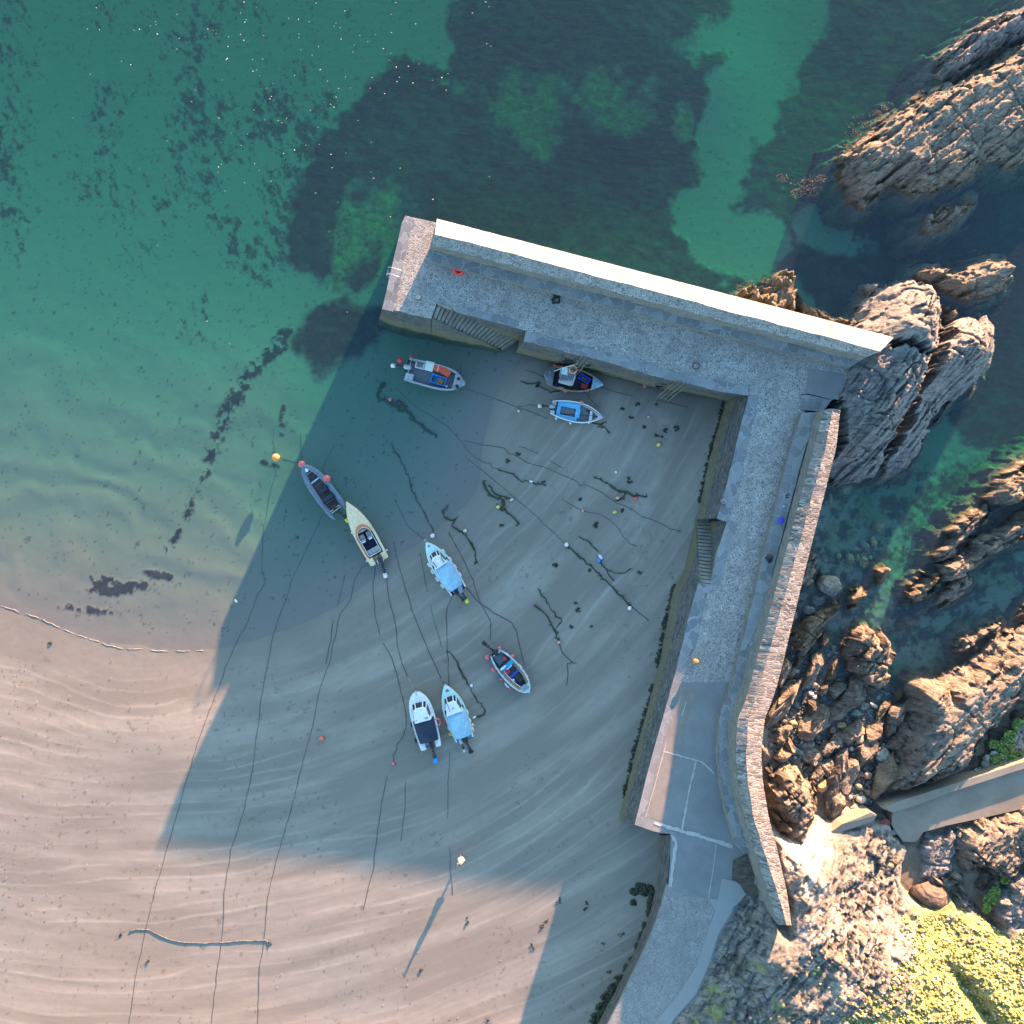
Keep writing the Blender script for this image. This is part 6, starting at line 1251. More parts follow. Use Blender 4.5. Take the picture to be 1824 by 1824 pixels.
WH = paint("white_gelcoat", (.80, .80, .77), .25, var=.05, dirt=.10); MINT = paint("mint_gelcoat", (.58, .78, .68), .3, var=.05, dirt=.1); ALU = paint("bare_aluminium", (.34, .37, .385), .45, .25, var=.12, dirt=.12)
GLS = paint("tinted_window", (.02, .025, .045), .12, var=.1); LBC = paint("pale_blue_canvas", (.28, .50, .66), .8, var=.10, scale=2.5); NVC = paint("navy_canvas", (.012, .026, .06), .75, var=.2, scale=2.5)
NAVY = paint("navy_hull_paint", (.02, .035, .13), .35, var=.15, dirt=.2); GRYD = paint("grey_deck_paint", (.14, .17, .19), .7, var=.15, dirt=.3); WOODV = paint("varnished_rubbing_strake", (.34, .20, .11), .5, var=.3, dirt=.2)
FWH = paint("fender_white", (.74, .74, .70), .4, var=.08); FPK = paint("fender_pink", (.80, .17, .17), .4, var=.1); FYL = paint("fender_yellow", (.70, .45, .04), .4, var=.1)
BLK = M_BLACK; STL = M_STEEL

# --- grey aluminium workboat afloat below the pier steps
b = Boat("bare grey aluminium workboat afloat below the pier steps, carrying orange tubs", (723, 657), (830, 684.5), .75, "work_boat")
b.shell([(0,20),(.25,21.3),(.5,21.8),(.68,20.5),(.80,17.2),(.88,12.5),(.95,6),(1,1.2)], ALU, ALU, GRYD, .30, .16, .22)
b.deckpart(.80, .985, "foredeck", ALU, .0, .3)
for s_ in (1, -1):
    m = MB(); pts = [(t * b.len, s_ * (b.w(t) - .05), b.zs(t) + .28) for t in (.02, .2, .4, .6, .74, .82)]; m.tube(pts, .022, 6)
    for t in (.02, .2, .4, .6, .74): m.tube([(t * b.len, s_ * (b.w(t) - .05), b.zs(t)), (t * b.len, s_ * (b.w(t) - .05), b.zs(t) + .28)], .018, 5)
    m.build("side_rail", STL, b.root, True)
m = MB(); m.tube([(.42, .95, .78), (.42, .95, 1.7), (.42, -.95, 1.7), (.42, -.95, .78)], .035, 8); m.build("stern_arch", STL, b.root, True)
b.box(.42, -.62, .52, (.75, .62, .42), "stern_locker", paint("locker_grey", (.40, .47, .50), .5))
m = MB(); m.tube([(.18, 0, .9), (.5, 0, .9)], .05, 8); b.outboard(.15, paint("cowl_silver", (.42, .44, .50), .3, .3), paint("prop_white", (.75, .75, .72)), 1.0, .1, 1.05)
b.box(b.len * .875, -.42, b.zs(.88) + .09, (.34, .26, .10), "anchor_box", BLK, -.6)
m = MB(); m.torus((b.len * .865, .28, b.zs(.87) + .09), .13, .022, 18, 6); m.ell((b.len * .865, .28, b.zs(.87) + .08), (.09, .09, .04), 12, 6); m.build("deck_hatch", BLK, b.root, True)
def text(parent, s_, loc, size, rz, mat, name="lettering"):
    c = bpy.data.curves.new(name, 'FONT'); c.body = s_; c.size = size; c.extrude = .004; c.align_x = 'CENTER'; c.align_y = 'CENTER'
    t = bpy.data.objects.new("tmp", c); COL.objects.link(t); dg = bpy.context.evaluated_depsgraph_get(); me = bpy.data.meshes.new_from_object(t.evaluated_get(dg)); bpy.data.objects.remove(t); me.materials.clear()
    o = link(name, me, mat, parent); o.location = loc; o.rotation_euler = (0, 0, rz); return o
text(b.root, "F Y 2 3 8", (b.len * .925, -.02, b.zs(.93) + .10), .24, math.radians(-78), paint("lettering_grey", (.07, .11, .14), .6))
m = MB(); m.box((b.len * .84, -.62, b.zs(.8) + .05), (.9, .05, .05), -.35); m.build("boat_hook", M_WOOD, b.root)
def crate(bt, cx, cy, d, ang, z, mat, lab, name="crate", cat="crate", lid=None, wall=.04, fill=None):
    """cx, cy photographed centre, d metres; open box, or closed with a lid"""
    p = bt.world(cx, cy, z + d[2]); e = empty(name, (p.x, p.y, bt.base + z), bt.ang + ang, lab, cat); m = MB()
    for sx, sy, w_, l_ in ((0, 1, d[0], wall), (0, -1, d[0], wall), (1, 0, wall, d[1] - 2 * wall), (-1, 0, wall, d[1] - 2 * wall)):
        m.box((sx * (d[0] - wall) / 2, sy * (d[1] - wall) / 2, d[2] / 2), (w_, l_, d[2]))
    m.box((0, 0, .015), (d[0] - 2 * wall, d[1] - 2 * wall, .03)); m.build("body", mat, e)
    r = MB()
    for sx, sy, w_, l_ in ((0, 1, d[0] + .04, wall + .03), (0, -1, d[0] + .04, wall + .03), (1, 0, wall + .03, d[1] - 2 * wall), (-1, 0, wall + .03, d[1] - 2 * wall)): r.box((sx * (d[0] - wall) / 2, sy * (d[1] - wall) / 2, d[2] + .012), (w_, l_, .03))
    r.build("rim", mat, e, False, .006)
    if lid is not None: q = MB(); q.box((0, 0, d[2] + .045), (d[0] + .05, d[1] + .05, .04)); q.build("lid", lid, e, False, .015)
    if fill: fill(e, d)
    return e
ORT = paint("orange_tub_plastic", (.78, .10, .035), .4, var=.1); BLT = paint("blue_tub_plastic", (.03, .22, .62), .4, var=.1); WHT_ = paint("white_tub_plastic", (.72, .74, .70), .4, var=.08); LG = paint("pale_green_lid", (.66, .80, .66), .4, var=.05)
def fy(e, d):
    m = MB(); r = random.Random(3)
    for k in range(26): m.torus((r.uniform(-.05, d[0] * .36), r.uniform(-.2, .16), .16 + r.uniform(0, .1)), r.uniform(.05, .12), .016, 10, 5, rx=r.uniform(-.8, .8), ry=r.uniform(-.8, .8))
    m.build("yellow_net", paint("net_yellow", (.58, .40, .04), .8, var=.3), e, True); m = MB(); m.ell((-d[0] * .30, 0, .14), (.16, .17, .10), 12, 6); m.build("brown_net", paint("net_brown", (.16, .12, .10), .9, var=.3), e, True)
def fb(e, d):
    for k, c_ in enumerate(((.35, .04, .05), (.10, .03, .20), (.05, .05, .06))):
        m = MB(); m.ell((.12 - k * .13, 0, d[2] - .05), (.035, .16, .04), 10, 6); m.build("tool", paint("tool_%d" % k, c_), e, True)
crate(b, 748, 650, (.78, .62, .32), 0, .34, WHT_, "open white box holding small tools on the grey workboat, nearest the stern", fill=fb)
crate(b, 765, 652.3, (.70, .78, .42), 0, .34, WHT_, "white cooler box with a pale green lid on the grey workboat", "cooler_box", "cooler", LG)
crate(b, 780.5, 656.5, (.72, .50, .40), .0, .34, ORT, "orange lidded tub strapped with a cream band on the grey workboat", "tub", "tub", ORT, fill=lambda e, d: MB().box((0.0, 0, d[2] + .07), (.10, d[1] + .07, .02)).build("strap", paint("cream_band", (.62, .52, .40)), e))
crate(b, 794.5, 663, (.74, .56, .40), -.32, .34, ORT, "plain orange lidded tub nearest the bow of the grey workboat", "tub", "tub", ORT, fill=lambda e, d: text(e, "FISH", (.0, .05, d[2] + .068), .13, 0, paint("tub_print", (.45, .04, .02))))
crate(b, 781, 677, (1.32, .74, .36), -.06, .32, BLT, "blue open fish box with tangled yellow netting on the grey workboat", "fish_box", "fish box", fill=fy)
b.fender(713, 642, "red ball buoy lashed by the grey workboat's outboard", paint("buoy_red", (.75, .04, .05), .4), r=.24, z=.75, kind='buoy'); b.fender(732, 635.5, "smaller red ball at the stern corner of the grey workboat", paint("buoy_red", (.75, .04, .05)), r=.14, z=.8, kind='buoy')
o = boulder(795, 688.5, 5, 5, 0, b.base + .42, FWH, "little white jug by the side of the grey workboat's foredeck", 501, name="jug", cat="jug", cuts=2, rough=.01)

# --- navy fishing boat drying out under the quay ladder
b = Boat("navy-hulled fishing boat with a striped grey wheelhouse, aground under the quay ladder", (973, 669), (1075, 686), .95, "fishing_boat")
b.shell([(0,12),(.08,16.5),(.2,19.5),(.4,21),(.6,19.5),(.75,15),(.88,8.5),(.96,3.6),(1,1)], NAVY, WOODV, paint("dark_bilge", (.018, .025, .035), .6, var=.3), .38, .12, .42)
b.deckpart(.80, .985, "foredeck", paint("faded_blue_deck", (.20, .36, .45), .6, var=.25, dirt=.3), .0, .2)
b.deckpart(.0, .13, "stern_deck", paint("faded_grey_deck", (.16, .18, .19), .6, var=.25, dirt=.3), .0, .1, .04)
wr = b.poly([(995.5,679),(999,654),(1007,653),(1024,660),(1025.5,672),(1021,684.5),(1016,685)], 2.15, .9, "wheelhouse", paint("wheelhouse_grey", (.40, .44, .45), .5, var=.1, dirt=.2), .02)
for k in range(9):
    m = MB(); p, q = b.loc(999 + k * 3.0, 665 + (k % 2), 2.19), b.loc(994.5 + k * 3.0, 678 , 2.19); m.tube([q, p], .028, 5); m.build("roof_slat", paint("slat_dark", (.05, .05, .06)), wr)
b.poly([(1001.5,654),(1012,655.5),(1011,668),(1000.5,666)], 2.32, .16, "roof_box", paint("roof_box_pale", (.58, .72, .70), .5), .02)
b.poly([(977,659),(983,660),(982.5,672.5),(976.5,671.5)], 1.15, .25, "engine_hatch", paint("slate_hatch", (.13, .17, .22), .5), .02)
m = MB(); m.tube([b.loc(987, 661, 1.2), b.loc(1004, 655, 2.3), b.loc(1029, 648, 3.3)], .045, 8); m.build("mast", paint("pale_pole", (.62, .62, .58), .5), b.root, True)
m = MB()
for q in ((970,668),(974,661)): m.tube([b.loc(q[0], q[1], 1.0), b.loc(q[0], q[1], 1.5)], .02, 5)
m.tube([b.loc(976,655,1.5), b.loc(970,668,1.5), b.loc(974,676,1.5)], .025, 6); m.build("stern_rail", STL, b.root, True)
ring = empty("lifebuoy", b.world(1021, 658, 2.28), 0, "orange lifebuoy lying on the wheelhouse roof of the navy fishing boat", "lifebuoy"); m = MB(); m.torus((0, 0, 0), .31, .085, 28, 8); m.build("ring", paint("lifebuoy_orange", (.75, .30, .20), .5), ring, True)
for k in range(4): a = k * 1.571 + .5; m = MB(); m.torus((math.cos(a) * .31, math.sin(a) * .31, 0), .09, .012, 10, 5, rx=math.pi / 2, rz=a); m.build("band", paint("white_band", (.8, .8, .78)), ring)
crate(b, 1041, 674, (1.05, .52, .34), -.38, .55, paint("royal_blue_tub", (.02, .07, .55), .4), "royal blue fish box with orange netting on the navy fishing boat", "fish_box", "fish box", fill=lambda e, d: MB().ell((0, 0, .2), (.34, .13, .06), 12, 6).build("netting", paint("net_rust", (.30, .16, .10), .9, var=.4), e, True))
crate(b, 1041, 688, (.55, .40, .30), 0, .45, paint("maroon_tub", (.28, .02, .03), .5), "small maroon bin on the navy fishing boat", "bin", "bin", paint("maroon_tub", (.28, .02, .03)))
b.fender(999, 691.5, "white fender on the open side of the navy fishing boat", FWH, .62, .13); b.fender(988, 686, "dark blue fender hung near the stern of the navy fishing boat", paint("fender_navy", (.02, .04, .30), .4), .65, .12); b.fender(1032, 698.5, "dark blue fender slipping off the navy fishing boat's bow side", paint("fender_navy", (.02, .04, .30)), .5, .11, z=.3)
b.fender(1007.5, 695.5, "round pink fender amidships on the navy fishing boat", FPK, r=.18, kind='buoy'); b.fender(988.5, 650.5, "red ball at the quay-side stern of the navy fishing boat", paint("buoy_red", (.75, .04, .05)), r=.12, z=1.2, kind='buoy')

# --- open blue and white boat
SKY = paint("sky_blue_bench", (.13, .50, .78), .4, var=.06, dirt=.1)
b = Boat("open white boat with sky-blue benches, aground between the quay and the floats", (981.3, 725), (1074, 744), .70, "open_boat")
b.shell([(0,11),(.12,14.2),(.3,17.2),(.5,18.2),(.66,16.4),(.8,12),(.9,6.8),(1,.7)], WH, WH, paint("worn_grey_floor", (.17, .19, .20), .7, var=.2, dirt=.3), .30, .07, .28)
for y0, y1, x0, x1, nm in ((.30,.78,.55,2.55,"side_bench"),(-.80,-.44,.55,2.45,"side_bench")): b.box((x0 + x1) / 2, (y0 + y1) / 2, .47, (x1 - x0, y1 - y0, .08), nm, SKY)
b.box(.72, -.05, .47, (.34, .76, .078), "thwart", SKY); b.box(2.42, -.07, .47, (.40, .80, .078), "thwart", SKY)
b.poly([(1048,753),(1051.5,732),(1055.5,733.5),(1054,752)], .60, .06, "bow_thwart", WH)
b.deckpart(.90, .985, "foredeck", paint("pale_foredeck", (.45, .50, .52), .5), -.02, .05)
for s_ in (.36, -.42):
    b.box(.22, s_, .66, (.34, .30, .10), "stern_locker", WH)
    b.box(.22, s_, .716, (.24, .20, .02), "locker_lid", paint("locker_lid_grey", (.36, .37, .38)))
b.outboard(.05, paint("cowl_grey", (.30, .34, .38), .4), paint("prop_white", (.75, .75, .72)), 1, .12, .85)
m = MB(); m.tube([b.loc(997, 737, .35), b.loc(1030, 739, .4), b.loc(1062, 741, .9)], .02, 5); m.build("oar", BLK, b.root); m = MB(); m.ell(b.loc(1048, 733, .38), (.30, .06, .03), 10, 6, -.5); m.build("anchor", BLK, b.root, True)
m = MB(); m.ell(b.loc(1026.5, 736.5, .42), (.11, .13, .1), 10, 8); m.build("bailer", FWH, b.root, True)
b.fender(1036, 717, "salmon-pink ball fender on the quay side of the blue-benched boat", paint("fender_salmon", (.62, .26, .22), .5), r=.2, z=.6, kind='buoy')
for q, lb in (((990.5, 745), "white round fender nearest the stern of the blue-benched boat"), ((1016, 753.5), "white round fender amidships on the blue-benched boat"), ((1049, 752.5), "white round fender near the bow of the blue-benched boat")): b.fender(*q, lb, FWH, r=.115, kind='buoy')

# --- grey inflatable
b = Boat("grey-blue rigid inflatable boat with dark seats, afloat between salmon buoys", (600.5, 909), (542.5, 831.5), .62, "inflatable_boat")
TUB = paint("grey_blue_tube", (.125, .175, .235), .5, var=.10, scale=2, dirt=.05); DKT = paint("brown_rubber_deck", (.065, .045, .042), .6, var=.2)
Lb = b.len; b.sheer = .25
def tubept(t):
    w = np.interp(t, [-.10,0,.2,.45,.62,.76,.86,.93,.975,1.0], [13.6,14.2,15.2,15.4,14.6,12.6,9.6,6.4,3.2,0]) / S * .99; return (t * Lb, w, .48 + .5 * max(0, t - .55) ** 2 * 2.4)
tt = [-.115,-.05,0,.08,.16,.25,.35,.45,.55,.64,.72,.79,.85,.90,.94,.97,.99,1.0]; pr = [tubept(t) for t in tt]; rr = [.05,.16,.235,.245,.25,.25,.25,.25,.25,.25,.245,.24,.235,.23,.225,.22,.22,.22]
m = MB(); m.tube(pr + [(x, -y, z) for x, y, z in pr[::-1][1:]], rr + rr[::-1][1:], 14); m.build("tube", TUB, b.root, True)
inn_ = [(t * Lb, max(.02, tubept(t)[1] - .2)) for t in np.linspace(.0, .93, 20)]
m = MB(); m.prism(inn_ + [(x, -y) for x, y in inn_[::-1]], .22, .40); m.build("floor", DKT, b.root)
m = MB(); m.loft([[(t * Lb, tubept(t)[1] * .9, .3) for t in np.linspace(0, .97, 14)], [(t * Lb - max(0, t - .6) * .5, 0, .02 + max(0, t - .7) ** 2 * 3) for t in np.linspace(0, .97, 14)], [(t * Lb, -tubept(t)[1] * .9, .3) for t in np.linspace(0, .97, 14)]]); m.build("hull", WH, b.root, True)
m = MB(); e1 = [(t * Lb, max(.03, tubept(t)[1] - .21), .47 + max(0, t - .6) * .25) for t in np.linspace(.0, .86, 16)]; m.tube(e1 + [(x, -y, z) for x, y, z in e1[::-1]], .035, 6); m.build("deck_edge", paint("pale_blue_trim", (.42, .62, .72), .4), b.root, True)
b.box(Lb * .685, 0, .50, (.13, 1.0, .05), "cross_bar", paint("pale_blue_trim", (.42, .62, .72)))
for x in (.78, .60, .46, .30): b.box(Lb * x, 0, .425, (.03, .95 if x < .7 else .5, .02), "seam", paint("seam_grey", (.22, .22, .23)))
SE = paint("navy_seat", (.022, .03, .055), .6, var=.2)
b.box(Lb * .455, -.22, .75, (.55, .62, .62), "console", SE, 0, .08, taper=.8); b.box(Lb * .50, -.22, 1.10, (.06, .5, .26), "windscreen", GLS, ry=-.5)
b.box(Lb * .27, -.05, .66, (.42, .95, .46), "seat", SE, 0, .07); b.box(Lb * .20, -.05, .92, (.10, .9, .30), "seat_back", SE, 0, .04)
m = MB()
for s_ in (.48, -.48): m.tube([(.08, s_, .5), (.02, s_, 1.05), (.02, s_ * .2, 1.12)], .03, 7)
m.tube([(.02, .5, 1.05), (.02, -.5, 1.05)], .03, 7); m.tube([(.22, .5, .95), (.22, -.5, .95)], .025, 7); m.build("stern_frame", STL, b.root, True)
for s_ in (1, -1): m = MB(); m.tube([(.05, s_ * .50, .55), (.8, s_ * .55, .56)], .045, 6); m.build("side_trim", paint("pale_blue_trim", (.42, .62, .72)), b.root, True)
b.outboard(-.02, BLK, paint("bag_yellow", (.72, .72, .02), .4), 1, .1, 1.05)
m = MB(); m.ell((Lb * .935, 0, .80), (.26, .17, .06), 14, 6); m.build("bow_plate", WH, b.root, True)
for s_ in (1, -1):
    for t in (.04, .14, .24, .52, .60, .68):
        x, y, z = tubept(t); m = MB(); m.torus((x, s_ * (y + .04), z + .16), .115 if t < .3 else .05, .022, 12, 5, rx=-s_ * .35); m.build("grab_handle", BLK, b.root, True)

# --- cream speedboat
CRMH = paint("cream_gelcoat", (.80, .62, .38), .25, var=.06, dirt=.08)
b = Boat("long cream speedboat with a terracotta arc round its cockpit", (676.7, 1001), (616.8, 893), .72, "speedboat", "speedboat")
b.shell([(0,17.2),(.15,18.2),(.4,18.8),(.55,18),(.68,15.6),(.8,11.6),(.9,6.4),(1,.6)], CRMH, CRMH, paint("navy_carpet", (.016, .022, .06), .9, var=.2), .30, .19, .10)
b.deckpart(.50, .985, "foredeck", CRMH, .0, .05, camber=.14, n=24)
TER = paint("terracotta_paint", (.62, .22, .09), .35, var=.08)
oc = []; ic_ = []
for k in range(25):
    a = math.pi * (k / 24) - math.pi / 2; oc.append((b.len * .455 + math.cos(a) * .95, math.sin(a) * .74, 0)); ic_.append((b.len * .455 + math.cos(a) * .62, math.sin(a) * .60, 0))
zz = lambda x, y: b.zs(x / b.len) + .016 + .14 * (1 - min(1, (abs(y) / b.w(x / b.len)) ** 1.6)) + .02
m = MB(); m.loft([[(x, y, zz(x, y)) for x, y, _ in oc], [(x, y, zz(x, y)) for x, y, _ in ic_]]); m.f = [tuple(reversed(f)) for f in m.f]; m.build("cockpit_arc", TER, b.root, True)
m = MB(); m.loft([[(b.len * t, .80, b.zg + .035) for t in (.14, .3, .455)], [(b.len * t, .66, b.zg + .035) for t in (.14, .3, .455)]]); m.build("side_stripe", TER, b.root)
m = MB(); m.loft([[(x * 1.0, y * 1.0, zz(x, y) + .0) for x, y, _ in ic_], [(x - .17, y * .97, zz(x, y) + .24) for x, y, _ in ic_]]); m.build("windscreen", paint("smoked_screen", (.10, .11, .15), .1), b.root, True)
WSC = paint("white_trim", (.80, .80, .78), .3)
m = MB(); m.tube([(x, y, zz(x, y) + .01) for x, y, _ in ic_] + [(b.len * .14, .60, b.zg + .05), (b.len * .14, -.60, b.zg + .05), ic_[0][:2] + (b.zg + .05,)], .028, 6); m.build("cockpit_trim", WSC, b.root, True)
SEA = paint("grey_seat_vinyl", (.34, .36, .37), .5, var=.06)
for y in (.33, -.33):
    s_ = b.box(b.len * .44, y, .52, (.46, .44, .30), "seat", SEA, 0, .06); s2 = b.box(b.len * .385, y, .80, (.14, .44, .46), "seat_back", SEA, 0, .05); b.box(b.len * .36, y, 1.02, (.10, .34, .06), "headrest", WSC, 0, .03)
b.box(b.len * .19, 0, .50, (.5, 1.12, .34), "bench_seat", SEA, 0, .06)
for y in (-.19, .19): b.box(b.len * .19, y, .675, (.5, .02, .02), "seat_seam", BLK)
b.box(b.len * .135, 0, .74, (.07, 1.18, .08), "bulkhead", CRMH); 
for s_ in (.60, -.60): b.box(.34, s_, .68, (.68, .42, .10), "stern_quarter", CRMH, 0, .03)
b.box(.36, 0, .42, (.62, .82, .05), "motor_well", paint("well_tan", (.42, .36, .24)))
b.outboard(-.12, paint("cowl_navy", (.02, .03, .05), .3), paint("prop_white", (.75, .75, .72)), 1, -.25, 1.15)
m = MB(); m.torus((.08, -.12, .95), .25, .055, 18, 8); m.build("white_hoop", WSC, b.root, True)
for q, lb in (((658.5, 933), "tiny white fender ball amidships on the right of the cream speedboat"), ((626.8, 949), "tiny white fender ball amidships on the left of the cream speedboat"), ((688.5, 980), "tiny white fender ball at the right of the cream speedboat's stern"), ((653.8, 999), "tiny white fender ball at the left of the cream speedboat's stern")): b.fender(*q, lb, FWH, r=.10, z=.55, kind='buoy')

def canopy(bt, t0, t1, wf, mat, z0, z1, seams, name="canopy", sag=.05, skew=0.0):
    m = MB(); n, k = 22, 14; rails = []
    for i in range(n + 1):
        t = t0 + (t1 - t0) * i / n; row = []
        for j in range(k + 1):
            v = -1 + 2 * j / k; w = wf(t); z = z0 + (z1 - z0) * math.sin(math.pi * min(1, (i + 1) / (n + 2))) ** .4 * (1 - abs(v) ** 2.4); z += sag * (-math.cos(math.pi * 2 * i / n * seams) * .5) * (1 - abs(v)) + .02 * float(vnoise(i * .7, j * .8, 9)); row.append((t * bt.len + skew * v, w * v, z))
        rails.append(row)
    m.loft(rails[::-1]); m.loft([rails[0], [(x, y, bt.zg) for x, y, z in rails[0]]]); m.loft([rails[-1], [(x, y, bt.zg) for x, y, z in rails[-1]]]); return m.build(name, mat, bt.root, True)
def windows(bt, L_, z, mat=GLS):
    for pts in L_: bt.poly(pts, z, .02, "window", mat)

def cabin(bt, t0, t1, w0, w1, z, mat, ts=.10):
    """low coachroof with a raked front"""
    a, c = t0 * bt.len, t1 * bt.len; m = MB(); zb = bt.zg + .02
    base = [(a, -w0), (c - .15, -w1), (c, -w1 * .6), (c, w1 * .6), (c - .15, w1), (a, w0)]; topp = [(a, -w0 * .86), (c - .65, -w1 * .84), (c - .5, -w1 * .5), (c - .5, w1 * .5), (c - .65, w1 * .84), (a, w0 * .86)]
    m.add([(x, y, zb) for x, y in base] + [(x, y, z) for x, y in topp], [(0, 1, 7, 6), (1, 2, 8, 7), (2, 3, 9, 8), (3, 4, 10, 9), (4, 5, 11, 10), (5, 0, 6, 11), (6, 7, 8, 9, 10, 11)]); o = m.build("cabin", mat, bt.root, False, .04)
    def pane(q, e=.03):
        m_ = MB(); A, B_, C_, D_ = [Vector(v) for v in q]; c_ = (A + B_ + C_ + D_) / 4; nn = (B_ - A).cross(D_ - A).normalized(); nn = nn if nn.z > 0 else -nn; P = [c_ + (v - c_) * .80 + nn * e for v in (A, B_, C_, D_)]; P2 = [p - nn * .02 for p in P]
        m_.add(P + P2, [(0, 1, 2, 3), (7, 6, 5, 4), (0, 4, 5, 1), (1, 5, 6, 2), (2, 6, 7, 3), (3, 7, 4, 0)]); m_.build("window", GLS, o)
    BZ = [(x, y, zb) for x, y in base]; TZ = [(x, y, z) for x, y in topp]
    pane((BZ[2], BZ[3], TZ[3], TZ[2]), .012); pane((BZ[1], BZ[2], TZ[2], TZ[1]), .012); pane((BZ[3], BZ[4], TZ[4], TZ[3]), .012)
    for s_, i0, i1 in ((-1, 0, 1), (1, 5, 4)):
        q0, q1, r0, r1 = Vector(BZ[i0]), Vector(BZ[i1]), Vector(TZ[i0]), Vector(TZ[i1]); pane((q0.lerp(q1, .18), q0.lerp(q1, .97), r0.lerp(r1, .97), r0.lerp(r1, .18)), .012)
    return o

# --- white cabin boat with pale blue cover, upper one
b = Boat("upper white cabin boat with a pale blue canopy, bow near the white ball buoy", (817.7, 1054), (759.3, 964.8), .95, "cabin_boat")
b.shell([(0,15),(.2,17.2),(.45,18.6),(.62,17.6),(.76,14.2),(.87,9.4),(.95,4.4),(1,.6)], WH, WH, GRYD, .40, .10, .30)
b.deckpart(.60, .985, "foredeck", paint("mint_foredeck", (.55, .76, .70), .35, var=.05), -.01, .3)
b.box(b.len * .925, 0, b.zs(.92) + .05, (.34, .26, .05), "anchor_well", paint("well_grey", (.16, .22, .26)), 0, .02, taper=.6)
cabin(b, .52, .80, .72, .50, 1.75, WH); b.box(b.len * .60, 0, 1.78, (.40, .46, .05), "roof_hatch", WH); b.box(b.len * .60, .40, 1.80, (.62, .05, .05), "roof_rail", BLK); b.box(b.len * .60, -.40, 1.80, (.62, .05, .05), "roof_rail", BLK)
canopy(b, .075, .53, lambda t: b.w(t) - .06 - .10 * (t < .12), LBC, 1.1, 1.9, 1)
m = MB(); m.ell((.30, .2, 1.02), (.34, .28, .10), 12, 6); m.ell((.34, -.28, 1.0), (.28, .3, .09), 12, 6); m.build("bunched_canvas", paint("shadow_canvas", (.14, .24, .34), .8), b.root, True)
b.outboard(.22, BLK, BLK, 1, .1, .75, 'ball'); b.outboard(-.22, paint("cowl_blue_grey", (.20, .28, .36), .4), paint("bag_yellow", (.72, .72, .02)), 1, -.12, .95)
m = MB(); m.tube([(b.len - .02, 0, b.zs(1) + .02), (b.len + .22, .0, b.zs(1) + .10)], .03, 6); m.tube([(b.len + .18, .10, b.zs(1) + .1), (b.len + .2, -.10, b.zs(1) + .1)], .025, 6); m.build("bow_roller", STL, b.root, True)
od = ["first", "second", "third", "fourth", "fifth"]
for i, q in enumerate([(764,1006.5),(770,1018.5),(778.5,1031.5),(787.5,1044)]): b.fender(*q, "white fender, %s from the bow on the left flank of the upper pale-blue-covered boat" % od[i], FWH, .46, .10)
for i, q in enumerate([(790,981.5),(802,995.5),(811,1009),(819.5,1023)]): b.fender(*q, "white fender, %s from the bow on the right flank of the upper pale-blue-covered boat" % od[i], FWH, .46, .10)

# --- white cabin boat with navy cover
b = Boat("round-bowed white cabin boat with a navy canopy, lying on the sand", (767.5, 1330), (740.7, 1230.5), .95, "cabin_boat")
b.shell([(0,18.5),(.2,20),(.45,21.2),(.62,20.8),(.75,19),(.85,15.8),(.92,11.8),(.97,7),(1,1.2)], WH, WH, WH, .40, .12, .18)
b.deckpart(.50, .985, "foredeck", WH, .0, .3, camber=.12)
cabin(b, .48, .82, .82, .66, 1.75, WH); b.box(b.len * .53, -.4, 1.80, (.1, .3, .06), "cleat_block", paint("cleat_blue", (.15, .28, .36)), 0); m = MB(); m.tube([(b.len * .52, .5, 1.78), (b.len * .55, .5, 1.95)], .02, 5); m.build("aerial_stub", BLK, b.root)
canopy(b, .10, .50, lambda t: b.w(t) - .12 - .20 * max(0, (.2 - t)) , NVC, 1.15, 1.85, 1.5)
for s_ in (.66, -.66): b.box(.16, s_, .93, (.62, .48, .14), "stern_platform", WH, 0, .04)
b.box(.28, .22, .80, (.36, .42, .06), "transom_step", paint("pale_blue_step", (.45, .62, .74)), 0); b.box(-.02, .28, .80, (.05, .62, .05), "transom_rail", WH)
b.outboard(-.12, paint("cowl_black", (.02, .022, .03), .3), paint("bag_blue", (.02, .30, .80), .4), 1, -.08, 1.15)
m = MB(); m.tube([(b.len * .93, 0, b.zs(.93) + .18), (b.len + .05, 0, b.zs(1) + .08)], .04, 6); m.build("bow_roller", STL, b.root, True)
lb_ = empty("lifebuoy", b.world(778.5, 1286.5, .9), b.ang, "pink lifebuoy hanging between the two lower cabin boats", "lifebuoy"); m = MB(); m.torus((0, 0, 0), .30, .075, 26, 8, rx=.5); m.build("ring", paint("lifebuoy_pink", (.72, .24, .22), .5), lb_, True)
b.fender(733.5, 1291, "navy fender nearer the bow on the navy-covered boat's outer flank", NVC, .5, .10); b.fender(740.5, 1319, "navy fender nearer the stern on the navy-covered boat's outer flank", NVC, .5, .10)

# --- mint-decked cabin boat with pale blue cover
b = Boat("green-decked cabin boat with a pale blue canopy, beside the navy-covered one", (828.4, 1319), (792.9, 1217.8), .95, "cabin_boat")
b.shell([(0,15.6),(.2,18.6),(.45,20.2),(.62,19.2),(.76,15.2),(.87,9.8),(.95,4.6),(1,.6)], WH, MINT, GRYD, .40, .10, .30)
b.deckpart(.58, .985, "foredeck", MINT, .0, .3)
b.box(b.len * .905, 0, b.zs(.90) + .06, (.46, .40, .05), "anchor_well", paint("well_grey", (.16, .22, .26)), 0, .02, taper=.5)
cabin(b, .50, .80, .80, .56, 1.75, WH); m = MB(); m.tube([(b.len * .72, .3, 1.80), (b.len * .56, .3, 1.80)], .02, 5); m.build("aerial", BLK, b.root); b.box(b.len * .60, -.05, 1.79, (.14, .12, .05), "roof_vent", paint("vent_blue", (.1, .3, .5)))
